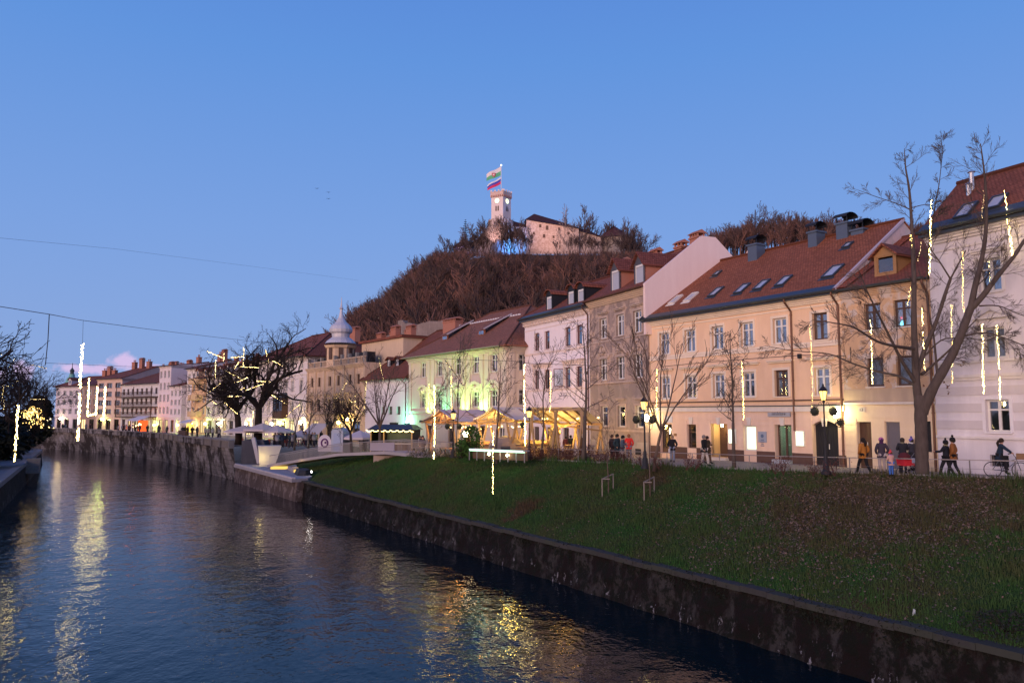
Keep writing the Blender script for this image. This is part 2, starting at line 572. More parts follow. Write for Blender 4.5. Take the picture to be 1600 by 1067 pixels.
class Face:
 """a wall plane of a building: local x along it, y into the building"""
 def __init__(s, b, ox, oy, ang, w):
  s.b, s.ox, s.oy, s.a, s.w = b, ox, oy, ang, w
  s.open = []
  c, q = math.cos(b.rz + ang), math.sin(b.rz + ang)
  cb, sb = math.cos(b.rz), math.sin(b.rz)
  s.O = Vector((b.L.x + ox * cb - oy * sb, b.L.y + ox * sb + oy * cb, 0))
  s.X = Vector((c, q, 0))
  s.N = Vector((-q, c, 0))
 def sz(s, u, v, y=0.0):
  d = ray(u, v)
  o = s.O + s.N * y
  den = d.dot(s.N)
  t = (o - Vector((0, 0, EYE))).dot(s.N)
  t = ((o.x) * s.N.x + (o.y) * s.N.y) / den
  p = Vector((0, 0, EYE)) + d * t
  return (p - o).dot(s.X), p.z
 def loc(s, x, y, z):
  ca, sa = math.cos(s.a), math.sin(s.a)
  return (s.ox + x * ca - y * sa, s.oy + x * sa + y * ca, z - s.b.g)
 def put(s, name, me, x, y, z, **tags):
  return link(name, me, s.b.root, s.loc(x, y, z), s.a, **tags)
 def mb(s, name, mb, mat, x=0, y=0, z=0, smooth=False, **tags):
  return link(name, mb.mesh(name, mat, smooth), s.b.root, s.loc(x, y, z), s.a, **tags)
 # -------- window: frame, panes, sill, surround, curtain
 def window(s, x, z0, z1, w, frame=None, rich=2, surround=None, sill=None, hood=None, curtain=0.5, style='T', lit=None, depth=0.16, gl=None, mt=None):
  frame = frame or M_WFRAME
  h = round(z1 - z0, 2)
  w = round(w, 2)
  z1 = z0 + h
  s.open.append((x - w / 2, x + w / 2, z0, z1))
  g = gl or M_GLASS
  def fr():
   m = MB()
   t = 0.10
   m.box(-w / 2, -w / 2 + t, 0, .07, 0, h); m.box(w / 2 - t, w / 2, 0, .07, 0, h)
   m.box(-w / 2 + t, w / 2 - t, 0, .07, 0, t); m.box(-w / 2 + t, w / 2 - t, 0, .07, h - t, h)
   if style in ('T', 'C'):
    m.box(-.065, .065, -.01, .06, t, h - t)
   if style == 'T':
    m.box(-w / 2 + t, -.066, -.012, .06, h * .66, h * .66 + .08)
    m.box(.066, w / 2 - t, -.012, .06, h * .66, h * .66 + .08)
   if style == 'H':
    m.box(-w / 2 + t, w / 2 - t, -.01, .06, h * .66, h * .66 + .07)
   return m.mesh('window', frame)
  fo = s.put('window', shared(('wf', w, h, style, frame.name), fr), x, depth, z0)
  gm = emit(*lit) if lit else g
  if rich >= 2 and style == 'T':
   cells = [(-w / 2 + .07, -.045, .07, h * .66), (.045, w / 2 - .07, .07, h * .66),
      (-w / 2 + .07, -.045, h * .66 + .08, h - .07), (.045, w / 2 - .07, h * .66 + .08, h - .07)]
  elif style == 'H':
   cells = [(-w / 2 + .07, w / 2 - .07, .07, h * .66), (-w / 2 + .07, w / 2 - .07, h * .66 + .07, h - .07)]
  else:
   cells = [(-w / 2 + .07, w / 2 - .07, .07, h - .07)]
  for c in cells:
   cw, ch = round(c[1] - c[0], 3), round(c[3] - c[2], 3)
   def pn():
    return MB().box(0, cw, 0, .008, 0, ch).mesh('pane', gm)
   link('pane', shared(('pn', cw, ch, gm.name), pn), fo, (c[0], .035, c[2]))
  if sill:
   def sl():
    return MB().box(-w / 2 - .08, w / 2 + .08, -depth - .09, 0, -.07, 0).mesh('sill', sill)
   link('sill', shared(('sl', w, depth, sill.name), sl), fo)
  if surround:
   tw = 0.16
   def sr():
    m = MB()
    o = -depth - .045
    m.box(-w / 2 - tw, -w / 2, o, -depth, -.0, h); m.box(w / 2, w / 2 + tw, o, -depth, -.0, h)
    m.box(-w / 2 - tw, w / 2 + tw, o - .01, -depth, h, h + tw)
    return m.mesh('surround', surround)
   link('surround', shared(('sr', w, h, depth, surround.name), sr), fo)
  if hood:
   hm, hz, hw = hood
   def hd():
    m = MB()
    m.box(-w / 2 - hw, w / 2 + hw, -depth - .22, -depth, h + hz + .10, h + hz + .17)
    m.box(-w / 2 - hw + .05, w / 2 + hw - .05, -depth - .13, -depth, h + hz, h + hz + .10)
    return m.mesh('hood', hm)
   link('hood', shared(('hd', w, h, depth, hz, hw, hm.name), hd), fo)
  if curtain and random.random() < curtain and not lit:
   side = random.choice((0, 1, 2))
   def cu():
    m = MB()
    spans = [(-w / 2, w / 2)] if side == 0 else ([(-w / 2, -w * .12), (w * .12, w / 2)] if side == 1 else [(-w / 2, -w * .05)])
    for a, b_ in spans:
     n = 8
     for i in range(n):
      xa, xb = lerp(a, b_, i / n), lerp(a, b_, (i + 1) / n)
      ya, yb = .05 * (i % 2), .05 * ((i + 1) % 2)
      m.face([(xa, .2 + ya, 0), (xb, .2 + yb, 0), (xb, .2 + yb, h), (xa, .2 + ya, h)])
    return m.mesh('curtain', M_CURT)
   link('curtain', shared(('cu', w, h, side), cu), fo)
  return fo
 def door(s, x, z0, z1, w, mat, style='panel', depth=0.2, gl=None, arch=0.0):
  h = z1 - z0
  s.open.append((x - w / 2, x + w / 2, z0, z1))
  m = MB()
  t = .09
  m.box(-w / 2, -w / 2 + t, 0, .1, 0, h); m.box(w / 2 - t, w / 2, 0, .1, 0, h); m.box(-w / 2 + t, w / 2 - t, 0, .1, h - t, h)
  o = s.mb('door', m, mat, x, depth, z0)
  if style == 'panel':
   for sd_ in (-1, 1):
    p = MB()
    a, b_ = (-w / 2 + t, -.01) if sd_ < 0 else (.01, w / 2 - t)
    p.box(a, b_, .03, .08, .02, h - t)
    for k in range(3):
     za, zb = .12 + k * (h - .3) / 3, (k + 1) * (h - .3) / 3
     p.box(a + .1, b_ - .1, .01, .03, za, zb)
    p.build('leaf', mat, o)
   MB().tube([(.06, .0, h * .45), (.06, -.05, h * .45), (.06, -.05, h * .45 + .3)], .018, 5).build('handle', M_WFRAME, o)
  elif style == 'glass':
   MB().box(-w / 2 + t, -.06, .03, .045, .35, h - t).build('pane', gl or M_GLASS, o)
   MB().box(.06, w / 2 - t, .03, .045, .35, h - t).build('pane', gl or M_GLASS, o)
   MB().box(-.06, .06, .0, .08, .0, h - t).box(-w / 2 + t, -.06, .0, .08, 0, .35).box(.06, w / 2 - t, 0, .08, 0, .35).build('rail', mat, o)
  elif style == 'shutter':
   p = MB()
   n = int(h / .12)
   for k in range(n):
    p.box(-w / 2 + t, w / 2 - t, .03, .06, k * (h - t) / n + .006, (k + 1) * (h - t) / n - .006)
   p.box(-w / 2 + t, w / 2 - t, .06, .075, 0, h - t)
   p.build('roller_shutter', mat, o)
  return o
 def wall(s, mat, z0, z1, name='wall', x0=0.0, x1=None, reveal=0.3, top=None):
  """wall with real openings and reveals; several materials by height when mat is a list [(ztop, mat)]"""
  x1 = s.w if x1 is None else x1
  bands = mat if isinstance(mat, list) else [(z1, mat)]
  zb = z0
  ops = [(max(a, x0), min(b_, x1), c, d) for a, b_, c, d in s.open if b_ > x0 and a < x1]
  for ztop, mt in bands:
   ztop = min(ztop, z1)
   m = MB()
   oo = [(a, b_, max(c, zb), min(d, ztop), c, d) for a, b_, c, d in ops if d > zb and c < ztop]
   xs = sorted(set([x0, x1] + [q for o in oo for q in o[:2]]))
   zs = sorted(set([zb, ztop] + [q for o in oo for q in o[2:4]]))
   for i in range(len(xs) - 1):
    run = None
    for j in range(len(zs) - 1):
     cx, cz = (xs[i] + xs[i + 1]) / 2, (zs[j] + zs[j + 1]) / 2
     if any(o[0] < cx < o[1] and o[2] < cz < o[3] for o in oo):
      continue
     m.face([(xs[i], 0, zs[j]), (xs[i + 1], 0, zs[j]), (xs[i + 1], 0, zs[j + 1]), (xs[i], 0, zs[j + 1])])
   for a, b_, c, d, cc, dd in oo:
    m.face([(a, 0, c), (a, 0, d), (a, reveal, d), (a, reveal, c)])
    m.face([(b_, 0, d), (b_, 0, c), (b_, reveal, c), (b_, reveal, d)])
    if cc >= zb:
     m.face([(a, 0, c), (a, reveal, c), (b_, reveal, c), (b_, 0, c)])
    if dd <= ztop:
     m.face([(a, 0, d), (b_, 0, d), (b_, reveal, d), (a, reveal, d)])
   s.mb(name, m, mt)
   zb = ztop
 def band(s, z0, z1, proud, mat, x0=0.0, x1=None, name='string_course', skip=False):
  x1 = s.w if x1 is None else x1
  segs = [(x0, x1)]
  if skip:
   for a, b_, c, d in sorted(s.open):
    if d > z0 and c < z1:
     new = []
     for p, q in segs:
      if b_ <= p or a >= q:
       new.append((p, q))
      else:
       if a - .03 > p: new.append((p, a - .03))
       if b_ + .03 < q: new.append((b_ + .03, q))
     segs = new
  for p, q in segs:
   if q - p > .12:
    s.mb(name, MB().box(p, q, -proud, 0.0, z0, z1), mat)
 def cornice(s, z, mat, proud=0.35, h=0.45, x0=0.0, x1=None):
  x1 = s.w if x1 is None else x1
  m = MB()
  n = 4
  for k in range(n):
   m.box(x0, x1, -proud * (k + 1) / n, 0, z - h + h * k / n, z - h + h * (k + 1) / n)
  s.mb('cornice', m, mat)
class Bld:
 def __init__(s, label, Lp, Rp, depth, g=None, name='townhouse', group='houses along the river', cat='house'):
  s.L, s.R = Vector((Lp[0], Lp[1], 0)), Vector((Rp[0], Rp[1], 0))
  d = s.R - s.L
  s.w = d.length
  s.rz = math.atan2(d.y, d.x)
  s.d = depth
  s.g = gz((s.L.y + s.R.y) / 2) if g is None else g
  s.root = thing(name, label, cat, (s.L.x, s.L.y, s.g), s.rz, group)
  s.front = Face(s, 0, 0, 0, s.w)
  s.right = Face(s, s.w, 0, math.pi / 2, depth)
  s.left = Face(s, 0, depth, -math.pi / 2, depth)
  s.ff = 0
 def part(s, name, mb, mat, smooth=False, **tags):
  o = mb.build(name, mat, s.root, smooth, (0, 0, -s.g), **tags)
  return o
 def shell(s, mat, z1, front=True, right=True, left=True, roofpts=None, side=None):
  """back wall, side walls"""
  z0 = s.g - 1.2
  m = MB()
  side = side or mat
  m.face([(s.w, s.d, z0), (0, s.d, z0), (0, s.d, z1), (s.w, s.d, z1)])
  s.part('back_wall', m, side)
  if right: s.right.wall(side, z0, z1, 'side_wall')
  if left: s.left.wall(side, z0, z1, 'side_wall')
  MB_ = MB()
  MB_.face([(0, .5, z1 - .02), (s.w, .5, z1 - .02), (s.w, s.d, z1 - .02), (0, s.d, z1 - .02)])
  s.part('attic_floor', MB_, M_DARK)
 def roof(s, mat, ze, zr, ry=None, hipL=0, hipR=0, over=0.5, side=0.15, gable=None, t=0.14, backze=None):
  ry = s.d / 2 if ry is None else ry
  s.over, s.ze, s.zr, s.ry = over, ze, zr, ry
  s.k = (zr - ze) / (ry + over)
  sl = side if hipL == 0 else over
  sr = side if hipR == 0 else over
  A, B_ = Vector((-sl, -over, ze)), Vector((s.w + sr, -over, ze))
  bz = ze if backze is None else backze
  C, D = Vector((s.w + sr, s.d + over, bz)), Vector((-sl, s.d + over, bz))
  P, Q = Vector(((-sl if hipL == 0 else hipL), ry, zr)), Vector(((s.w + sr if hipR == 0 else s.w - hipR), ry, zr))
  m = MB()
  def poly(pts, ex):
   o = pts[0]
   e = (pts[1] - pts[0]).normalized()
   nrm = (pts[1] - pts[0]).cross(pts[2] - pts[0]).normalized()
   f = nrm.cross(e)
   m.face(pts, [((p - o).dot(e), (p - o).dot(f)) for p in pts])
  poly([A, B_, Q, P], 0)
  poly([C, D, P, Q], 0)
  if hipL: poly([D, A, P], 0)
  if hipR: poly([B_, C, Q], 0)
  dz = Vector((0, 0, -t))
  m.face([A + dz, P + dz, Q + dz, B_ + dz]); m.face([C + dz, Q + dz, P + dz, D + dz])
  ring = [A, B_] + ([C] if hipR else [Q, C]) + [D] + ([] if hipL else [P])
  for i in range(len(ring)):
   p, q = ring[i], ring[(i + 1) % len(ring)]
   m.face([p, p + dz, q + dz, q])
  s.roofo = s.part('roof', m, mat)
  if gable:
   for hip, xx in ((hipL, 0.0), (hipR, s.w)):
    if hip == 0:
     g = MB()
     k = (zr - ze) / (ry + over)
     kb = (zr - bz) / (s.d + over - ry)
     zz0, zz1 = ze + over * k - t, bz + over * kb - t
     pts = [(xx, 0, ze - .6), (xx, s.d, ze - .6), (xx, s.d, zz1), (xx, ry, zr - t), (xx, 0, zz0)]
     if xx == 0: pts.reverse()
     g.face(pts, [(p[1], p[2]) for p in pts])
     s.part('gable', g, gable)
  # ridge tiles as a row of half rounds
  rl = MB()
  rl.tube([P + Vector((0, 0, .02)), Q + Vector((0, 0, .02))], .13, 6)
  for hip, e1, e2, pk in ((hipL, A, D, P), (hipR, B_, C, Q)):
   if hip:
    rl.tube([e1, pk], .10, 6); rl.tube([e2, pk], .10, 6)
  link('ridge', rl.mesh('ridge', mat), s.roofo)
 def gutter(s, mat=None, x0=None, x1=None, fascia=0.0):
  mat = mat or M_METAL
  x0 = -.1 if x0 is None else x0
  x1 = s.w + .1 if x1 is None else x1
  m = MB()
  n = 6
  y, z, r = -s.over - .10, s.ze - .02, .13
  pr = [(y + r * math.cos(math.pi + math.pi * i / n), z + r * math.sin(math.pi + math.pi * i / n)) for i in range(n + 1)]
  for i in range(n):
   (ya, za), (yb, zb) = pr[i], pr[i + 1]
   m.face([(x0, ya, za), (x0, yb, zb), (x1, yb, zb), (x1, ya, za)])
   m.face([(x0, ya + .01, za + .01), (x1, ya + .01, za + .01), (x1, yb - .0, zb + .01), (x0, yb, zb + .01)])
  if fascia:
   m.box(x0, x1, -s.over + .02, -s.over + .5, s.ze - fascia - .12, s.ze - .15)
   # sheet metal strip over the first tiles
   k = s.k
   m.face([(x0, -s.over, s.ze + .02), (x1, -s.over, s.ze + .02), (x1, -s.over + .45, s.ze + .02 + .45 * k), (x0, -s.over + .45, s.ze + .02 + .45 * k)])
  s.part('gutter', m, mat)
 def pipe(s, x, mat=None, z0=None, r=.06, y=-.12):
  z0 = s.g if z0 is None else z0
  m = MB()
  m.tube([(x, -s.over - .08, s.ze - .15), (x, -s.over - .08, s.ze - .3), (x, y, s.ze - .85), (x, y, z0)], r, 6)
  zz = z0 + 1
  while zz < s.ze - 1:
   m.tube([(x, y, zz), (x, y, zz + .05)], r + .02, 6)
   zz += 2.0
  s.part('downpipe', m, mat or M_COPPER)
 def onroof(s, u, v, lift=0.0):
  d = ray(u, v)
  c, q = math.cos(s.rz), math.sin(s.rz)
  rel = Vector((0, 0, EYE)) - s.L
  o = Vector((rel.x * c + rel.y * q, -rel.x * q + rel.y * c, EYE))
  dd = Vector((d.x * c + d.y * q, -d.x * q + d.y * c, d.z))
  # z = ze + k*(y+over)
  t = (s.ze + s.k * (o.y + s.over) + lift - o.z) / (dd.z - s.k * dd.y)
  return o + dd * t
 def skylight(s, u, v, w=0.8, h=1.3, lit=None, mat=None):
  p = s.onroof(u, v)
  th = math.atan(s.k)
  M = Matrix.Translation(p) @ Matrix.Rotation(th, 4, 'X')
  m = MB()
  t = .09
  for q in ((-w / 2, -w / 2 + t, -h / 2, h / 2), (w / 2 - t, w / 2, -h / 2, h / 2), (-w / 2 + t, w / 2 - t, -h / 2, -h / 2 + t), (-w / 2 + t, w / 2 - t, h / 2 - t, h / 2)):
   m.box(q[0], q[1], q[2], q[3], 0, .13, M)
  m.box(-w / 2 - .12, w / 2 + .12, -h / 2 - .25, -h / 2, .005, .03, M)
  o = s.part('skylight', m, mat or M_METAL)
  pm = MB().box(-w / 2 + t, w / 2 - t, -h / 2 + t, h / 2 - t, .06, .08, M).mesh('pane', flat((.40, .43, .50), .25, key='reflected_sky_tone'))  # flat pale pane colour stands in for sky reflected in the glass
  link('pane', pm, o)
 def chimney(s, x, y, z0, w, d, h, mat, cap='brick', capmat=None):
  m = MB()
  m.box(x - w / 2, x + w / 2, y - d / 2, y + d / 2, z0, z0 + h)
  m.box(x - w / 2 - .08, x + w / 2 + .08, y - d / 2 - .08, y + d / 2 + .08, z0 + h, z0 + h + .12)
  o = s.part('chimney', m, mat)
  z = z0 + h + .12
  c = MB()
  if cap == 'brick':
   n = max(2, int(w / .35))
   for i in range(n + 1):
    xx = lerp(x - w / 2 + .06, x + w / 2 - .06, i / n)
    for yy in (y - d / 2 + .06, y + d / 2 - .06):
     c.box(xx - .06, xx + .06, yy - .06, yy + .06, z, z + .3)
   for sg in (-1, 1):
    c.face([(x - w / 2 - .12, y + sg * (d / 2 + .12), z + .28), (x + w / 2 + .12, y + sg * (d / 2 + .12), z + .28), (x + w / 2 + .12, y, z + .55), (x - w / 2 - .12, y, z + .55)])
   c.face([(x - w / 2 - .12, y - d / 2 - .12, z + .28), (x - w / 2 - .12, y, z + .55), (x - w / 2 - .12, y + d / 2 + .12, z + .28)])
   c.face([(x + w / 2 + .12, y - d / 2 - .12, z + .28), (x + w / 2 + .12, y + d / 2 + .12, z + .28), (x + w / 2 + .12, y, z + .55)])
   c.box(x - w / 2 - .12, x + w / 2 + .12, y - d / 2 - .12, y + d / 2 + .12, z + .24, z + .28)
  elif cap == 'metal':
   for sx in (-1, 1):
    for sy in (-1, 1):
     c.box(x + sx * (w / 2 - .06) - .03, x + sx * (w / 2 - .06) + .03, y + sy * (d / 2 - .06) - .03, y + sy * (d / 2 - .06) + .03, z, z + .35)
   n = 6
   for i in range(n):
    ta, tb = math.pi * i / n, math.pi * (i + 1) / n
    ya, yb = y + (d / 2 + .15) * math.cos(ta), y + (d / 2 + .15) * math.cos(tb)
    za, zb = z + .35 + .3 * math.sin(ta), z + .35 + .3 * math.sin(tb)
    c.face([(x - w / 2 - .1, ya, za), (x + w / 2 + .1, ya, za), (x + w / 2 + .1, yb, zb), (x - w / 2 - .1, yb, zb)])
    c.face([(x - w / 2 - .1, ya, za - .04), (x - w / 2 - .1, yb, zb - .04), (x + w / 2 + .1, yb, zb - .04), (x + w / 2 + .1, ya, za - .04)])
  elif cap == 'pots':
   n = max(1, int(w / .4))
   for i in range(n):
    xx = x - w / 2 + (i + .5) * w / n
    c.lathe([(.10, 0), (.10, .35), (.15, .4), (.15, .45), (.02, .6)], 8, (xx, y, z))
  c_me = c.mesh('chimney_cap', capmat or mat)
  link('chimney_cap', c_me, o)
 def dormer(s, x, z0, w, h, roofm, wallm, frame, style='gable', front=None, yf=0.15, rise=0.6, gl=None, shutter=True):
  """front face stands at local y=yf, sides run back into the roof"""
  def yat(z): return (z - s.ze) / s.k - s.over
  zt = z0 + h
  m = MB()
  yb = yat(zt) + .3
  e = .16
  ww = w / 2 + e
  # cheeks
  for sg in (-1, 1):
   pts = [(x + sg * ww, yf, z0 - .3), (x + sg * ww, yb, z0 - .3 + (yb - yf) * s.k * .9), (x + sg * ww, yb, zt + .15), (x + sg * ww, yf, zt + .15)]
   if sg > 0: pass
   m.face(pts if sg > 0 else pts[::-1])
  o = s.part('dormer', m, wallm)
  f = MB()
  f.box(x - ww, x - w / 2, yf - .04, yf + .1, z0 - .1, zt); f.box(x + w / 2, x + ww, yf - .04, yf + .1, z0 - .1, zt)
  f.box(x - ww, x + ww, yf - .05, yf + .1, zt, zt + .15); f.box(x - ww, x + ww, yf - .06, yf + .1, z0 - .2, z0 - .02)
  if style == 'gable':
   f.face([(x - ww, yf - .04, zt + .15), (x + ww, yf - .04, zt + .15), (x, yf - .04, zt + .15 + rise)])
   f.face([(x - ww, yf + .1, zt + .15), (x, yf + .1, zt + .15 + rise), (x + ww, yf + .1, zt + .15)])
  elif style == 'arch':
   n = 8
   for i in range(n):
    a, b_ = math.pi * i / n, math.pi * (i + 1) / n
    f.face([(x, yf - .04, zt + .15), (x + ww * math.cos(a), yf - .04, zt + .15 + rise * math.sin(a)), (x + ww * math.cos(b_), yf - .04, zt + .15 + rise * math.sin(b_))][::1])
  link('dormer_front', f.mesh('dormer_front', front or frame), o)
  fr = MB()
  t = .06
  fr.box(x - w / 2, x - w / 2 + t, yf, yf + .06, z0, zt); fr.box(x + w / 2 - t, x + w / 2, yf, yf + .06, z0, zt)
  fr.box(x - w / 2 + t, x + w / 2 - t, yf, yf + .06, z0, z0 + t); fr.box(x - w / 2 + t, x + w / 2 - t, yf - .03, yf + .06, zt - (.16 if shutter else t), zt)
  link('window_frame', fr.mesh('window_frame', M_WFRAME if shutter else frame), o)
  pn = MB().box(x - w / 2 + t, x + w / 2 - t, yf + .03, yf + .04, z0 + t, zt - .16)
  link('pane', pn.mesh('pane', gl or flat((.42, .43, .48), .3, key='dormer_blind')), o)
  r = MB()
  ex = .22
  zr_ = zt + .15 + rise
  ybk = yat(zr_) + .2
  if style == 'gable':
   for sg in (-1, 1):
    pts = [Vector((x + sg * (ww + ex), yf - .3, zt + .15 - ex * rise / ww)), Vector((x + sg * (ww + ex), ybk, zt + .15 - ex * rise / ww)), Vector((x, ybk, zr_ + .06)), Vector((x, yf - .3, zr_ + .06))]
    uv = [(p.y, 0 if i in (0, 1) else ww + .3) for i, p in enumerate(pts)]
    if sg < 0: pts, uv = pts[::-1], uv[::-1]
    r.face(pts, uv)
    dn = [p - Vector((0, 0, .12)) for p in pts]
    r.face(dn[::-1])
    a0, a3 = (pts[0], pts[3]) if sg > 0 else (pts[3], pts[0])
    r.face([a0, a3, a3 - Vector((0, 0, .12)), a0 - Vector((0, 0, .12))])
    b0, b1 = (pts[0], pts[1]) if sg > 0 else (pts[3], pts[2])
    r.face([b0, b0 - Vector((0, 0, .12)), b1 - Vector((0, 0, .12)), b1])
  else:
   n = 8
   for i in range(n):
    a, b_ = math.pi * i / n, math.pi * (i + 1) / n
    pa = (x + (ww + .12) * math.cos(a), zt + .15 + (rise + .1) * math.sin(a))
    pb = (x + (ww + .12) * math.cos(b_), zt + .15 + (rise + .1) * math.sin(b_))
    r.face([(pa[0], yf - .25, pa[1]), (pa[0], ybk, pa[1]), (pb[0], ybk, pb[1]), (pb[0], yf - .25, pb[1])], [(0, 0), (2, 0), (2, .2), (0, .2)])
    r.face([(pa[0] * .97 + x * .03, yf - .25, pa[1] - .08), (pb[0] * .97 + x * .03, yf - .25, pb[1] - .08), (pb[0], yf - .25, pb[1]), (pa[0], yf - .25, pa[1])])
  link('dormer_roof', r.mesh('dormer_roof', roofm), o)
  return o
def zrow(f, u, vt, vb):
 return f.sz(u, vb)[1], f.sz(u, vt)[1]
# ================================================================== facade corner points
P_W1R, P_W1L = (32.3, 16.5), (21.52, 39.78)
P_Y_R, P_Y_L = (18.9, 44.5), (10.3, 58.9)
P_T_R = (21.6, 39.9)
P_G_L = (6.74, 67.3)
P_WH_L = (1.29, 78.5)
P_GR_R, P_GR_L = (-0.4, 77.6), (-12.6, 96.0)
P_SW_R, P_SW_L = (-12.9, 96.6), (-19.8, 105.8)
P_OB_L = (-32.2, 123.0)
P_HO_L = (-47.5, 142.0)
TILE_A = rooftile((0.38, 0.125, 0.062))
TILE_B = rooftile((0.33, 0.108, 0.066), dark=0.6, fleck=0.2)
TILE_C = rooftile((0.29, 0.10, 0.060), dark=0.5, fleck=0.15, key='old_tiles')
TILE_D = rooftile((0.38, 0.155, 0.095), dark=0.35, fleck=0.25, key='worn_tiles', moss=0.3)
# ------------------------------------------------------------------ 1. peach house (six bays, long roof)
def house_peach():
 b = Bld('long peach three-storey house with brown tiled roof, skylights and dark arched gate', P_Y_L, P_Y_R, 13.0)
 f = b.front
 wall = plaster((0.84, 0.59, 0.40), 0.30, (0.50, 0.30, 0.20), key='peach')
 low = plaster((0.80, 0.60, 0.47), 0.30, (0.45, 0.28, 0.2), key='peachlow')
 trim = plaster((0.84, 0.70, 0.56), 0.2, key='creamtrim')
 darkm = plaster((0.13, 0.075, 0.06), 0.3, (0.05, 0.04, 0.04), key='plinth')
 ze = f.sz(1300, 458)[1]
 top = zrow(f, 1121, 509.5, 546)
 mid = zrow(f, 1121, 584, 621.5)
 us = [1038, 1078, 1121.5, 1167.5, 1219, 1282]
 for i, u in enumerate(us):
  x = f.sz(u, 527)[0]
  w = 1.05
  f.window(x, top[0], top[1], w, M_WFRAME if i < 5 else M_DFRAME, surround=trim, sill=trim, curtain=.75)
  f.window(x, mid[0], mid[1], w, M_DFRAME if i in (4,) else M_WFRAME, surround=trim, sill=trim, hood=(trim, .45, .45), curtain=.6)
 g = b.g
 # ground floor openings
 def gx(u): return f.sz(u, 690)[0]
 def gzv(u, v): return f.sz(u, v)[1]
 zt = gzv(1080, 663)
 f.door(gx(1041), g + .28, zt, gx(1050) - gx(1032), M_DFRAME, 'glass', gl=M_GLASSD)
 f.window(gx(1081), gzv(1081, 700), zt, gx(1088) - gx(1074), M_DFRAME, style='H', curtain=.3, gl=M_GLASSD)
 # entrance recess with a lamp
 xr0, xr1 = gx(1111), gx(1137)
 f.open.append((xr0, xr1, g + .2, gzv(1124, 662)))
 nz0, nz1 = g + .2, gzv(1124, 662)
 rec = MB()
 rec.face([(xr1, .0, nz0), (xr1, .9, nz0), (xr1, .9, nz1), (xr1, .0, nz1)][::-1])
 rec.face([(xr0, 0, nz0), (xr0, .9, nz0), (xr0, .9, nz1), (xr0, 0, nz1)])
 rec.face([(xr0, 0, nz1), (xr0, .9, nz1), (xr1, .9, nz1), (xr1, 0, nz1)])
 rec.face([(xr0, 0, nz0), (xr1, 0, nz0), (xr1, .9, nz0), (xr0, .9, nz0)])
 f.mb('entrance_recess', rec, plaster((0.70, 0.50, 0.25), .15, key='recess'))
 d = MB()
 d.box(xr0, xr1, .85, .92, nz0, nz1)
 for k in range(2):
  for j in range(3):
   xa = lerp(xr0, xr1, k / 2) + .12
   d.box(xa, xa + (xr1 - xr0) / 2 - .24, .82, .85, nz0 + .2 + j * .65, nz0 + .7 + j * .65)
 f.mb('entrance_door', d, M_DWOOD)
 f.mb('entrance_step', MB().box(xr0 - .1, xr1 + .1, -.35, -.01, g - .1, g + .16), M_TRIM)
 point_light('entrance_light', f.loc((xr0 + xr1) / 2, .4, nz1 - .25), 22, (1, .72, .32), .1, b.root)
 f.mb('entrance_lamp', MB().ball(((xr0 + xr1) / 2, .3, nz1 - .12), .1), emit((1, .8, .45), 25))
 # lit windows
 xw = gx(1172)
 f.window(xw, gzv(1172, 704), zt, gx(1182) - gx(1163), M_WFRAME, style='P', rich=1, lit=((.85, 1.0, .62), 1.5, 'lit_window'), curtain=0)
 f.door(gx(1224), g + .1, gzv(1224, 663.5), gx(1237) - gx(1211), M_DFRAME, 'glass', gl=glass((.1, .1, .1), .08, 'shop_glass'), depth=.3)
 point_light('shop_light', f.loc(gx(1224), 1.2, g + 2.0), 14, (.75, 1, .7), .3, b.root)
 sh = MB()
 x0, x1 = gx(1205), gx(1243)
 sh.face([(x0, 2.2, g), (x1, 2.2, g), (x1, 2.2, g + 3), (x0, 2.2, g + 3)])
 sh.face([(x0, .35, g), (x0, 2.2, g), (x0, 2.2, g + 3), (x0, .35, g + 3)])
 sh.face([(x1, .35, g), (x1, .35, g + 3), (x1, 2.2, g + 3), (x1, 2.2, g)])
 sh.face([(x0, .35, g + 3), (x0, 2.2, g + 3), (x1, 2.2, g + 3), (x1, .35, g + 3)])
 f.mb('shop_room', sh, flat((.55, .62, .52), .9, key='shop_wall'))
 f.mb('shop_step', MB().box(gx(1210), gx(1238), -.3, -.02, g - .1, g + .3), flat((.33, .36, .40), .8, key='step_stone'))
 # arched gate
 xg = (gx(1270) + gx(1310)) / 2
 wg = gx(1310) - gx(1270)
 zgt = gzv(1290, 657)
 f.open.append((xg - wg / 2, xg + wg / 2, g - .1, zgt))
 a = MB()
 n = 12
 rise = .28
 for i in range(n):
  xa, xb = -wg / 2 + wg * i / n, -wg / 2 + wg * (i + 1) / n
  za, zb = zgt - rise * (2 * xa / wg) ** 2, zgt - rise * (2 * xb / wg) ** 2
  a.face([(xg + xa, 0, za), (xg + xb, 0, zb), (xg + xb, 0, zgt), (xg + xa, 0, zgt)])
  a.face([(xg + xa, 0, za), (xg + xa, .3, za), (xg + xb, .3, zb), (xg + xb, 0, zb)])
 f.mb('gate_arch', a, low)
 gt = MB()
 gt.box(xg - wg / 2, xg + wg / 2, .30, .36, g - .1, zgt)
 go = f.mb('gate', gt, M_DARK)
 for sg in (-1, 1):
  for k in range(5):
   xa = xg + sg * (.06 + k * (wg / 2 - .1) / 5)
   xb = xg + sg * (.06 + (k + 1) * (wg / 2 - .1) / 5 - .02)
   link('board', MB().box(min(xa, xb), max(xa, xb), .26, .30, g, zgt - rise - .12).mesh('board', M_DARK), go)
 link('handle', MB().box(xg + .08, xg + .11, .2, .24, g + 1.05, g + 1.35).mesh('handle', M_WFRAME), go)
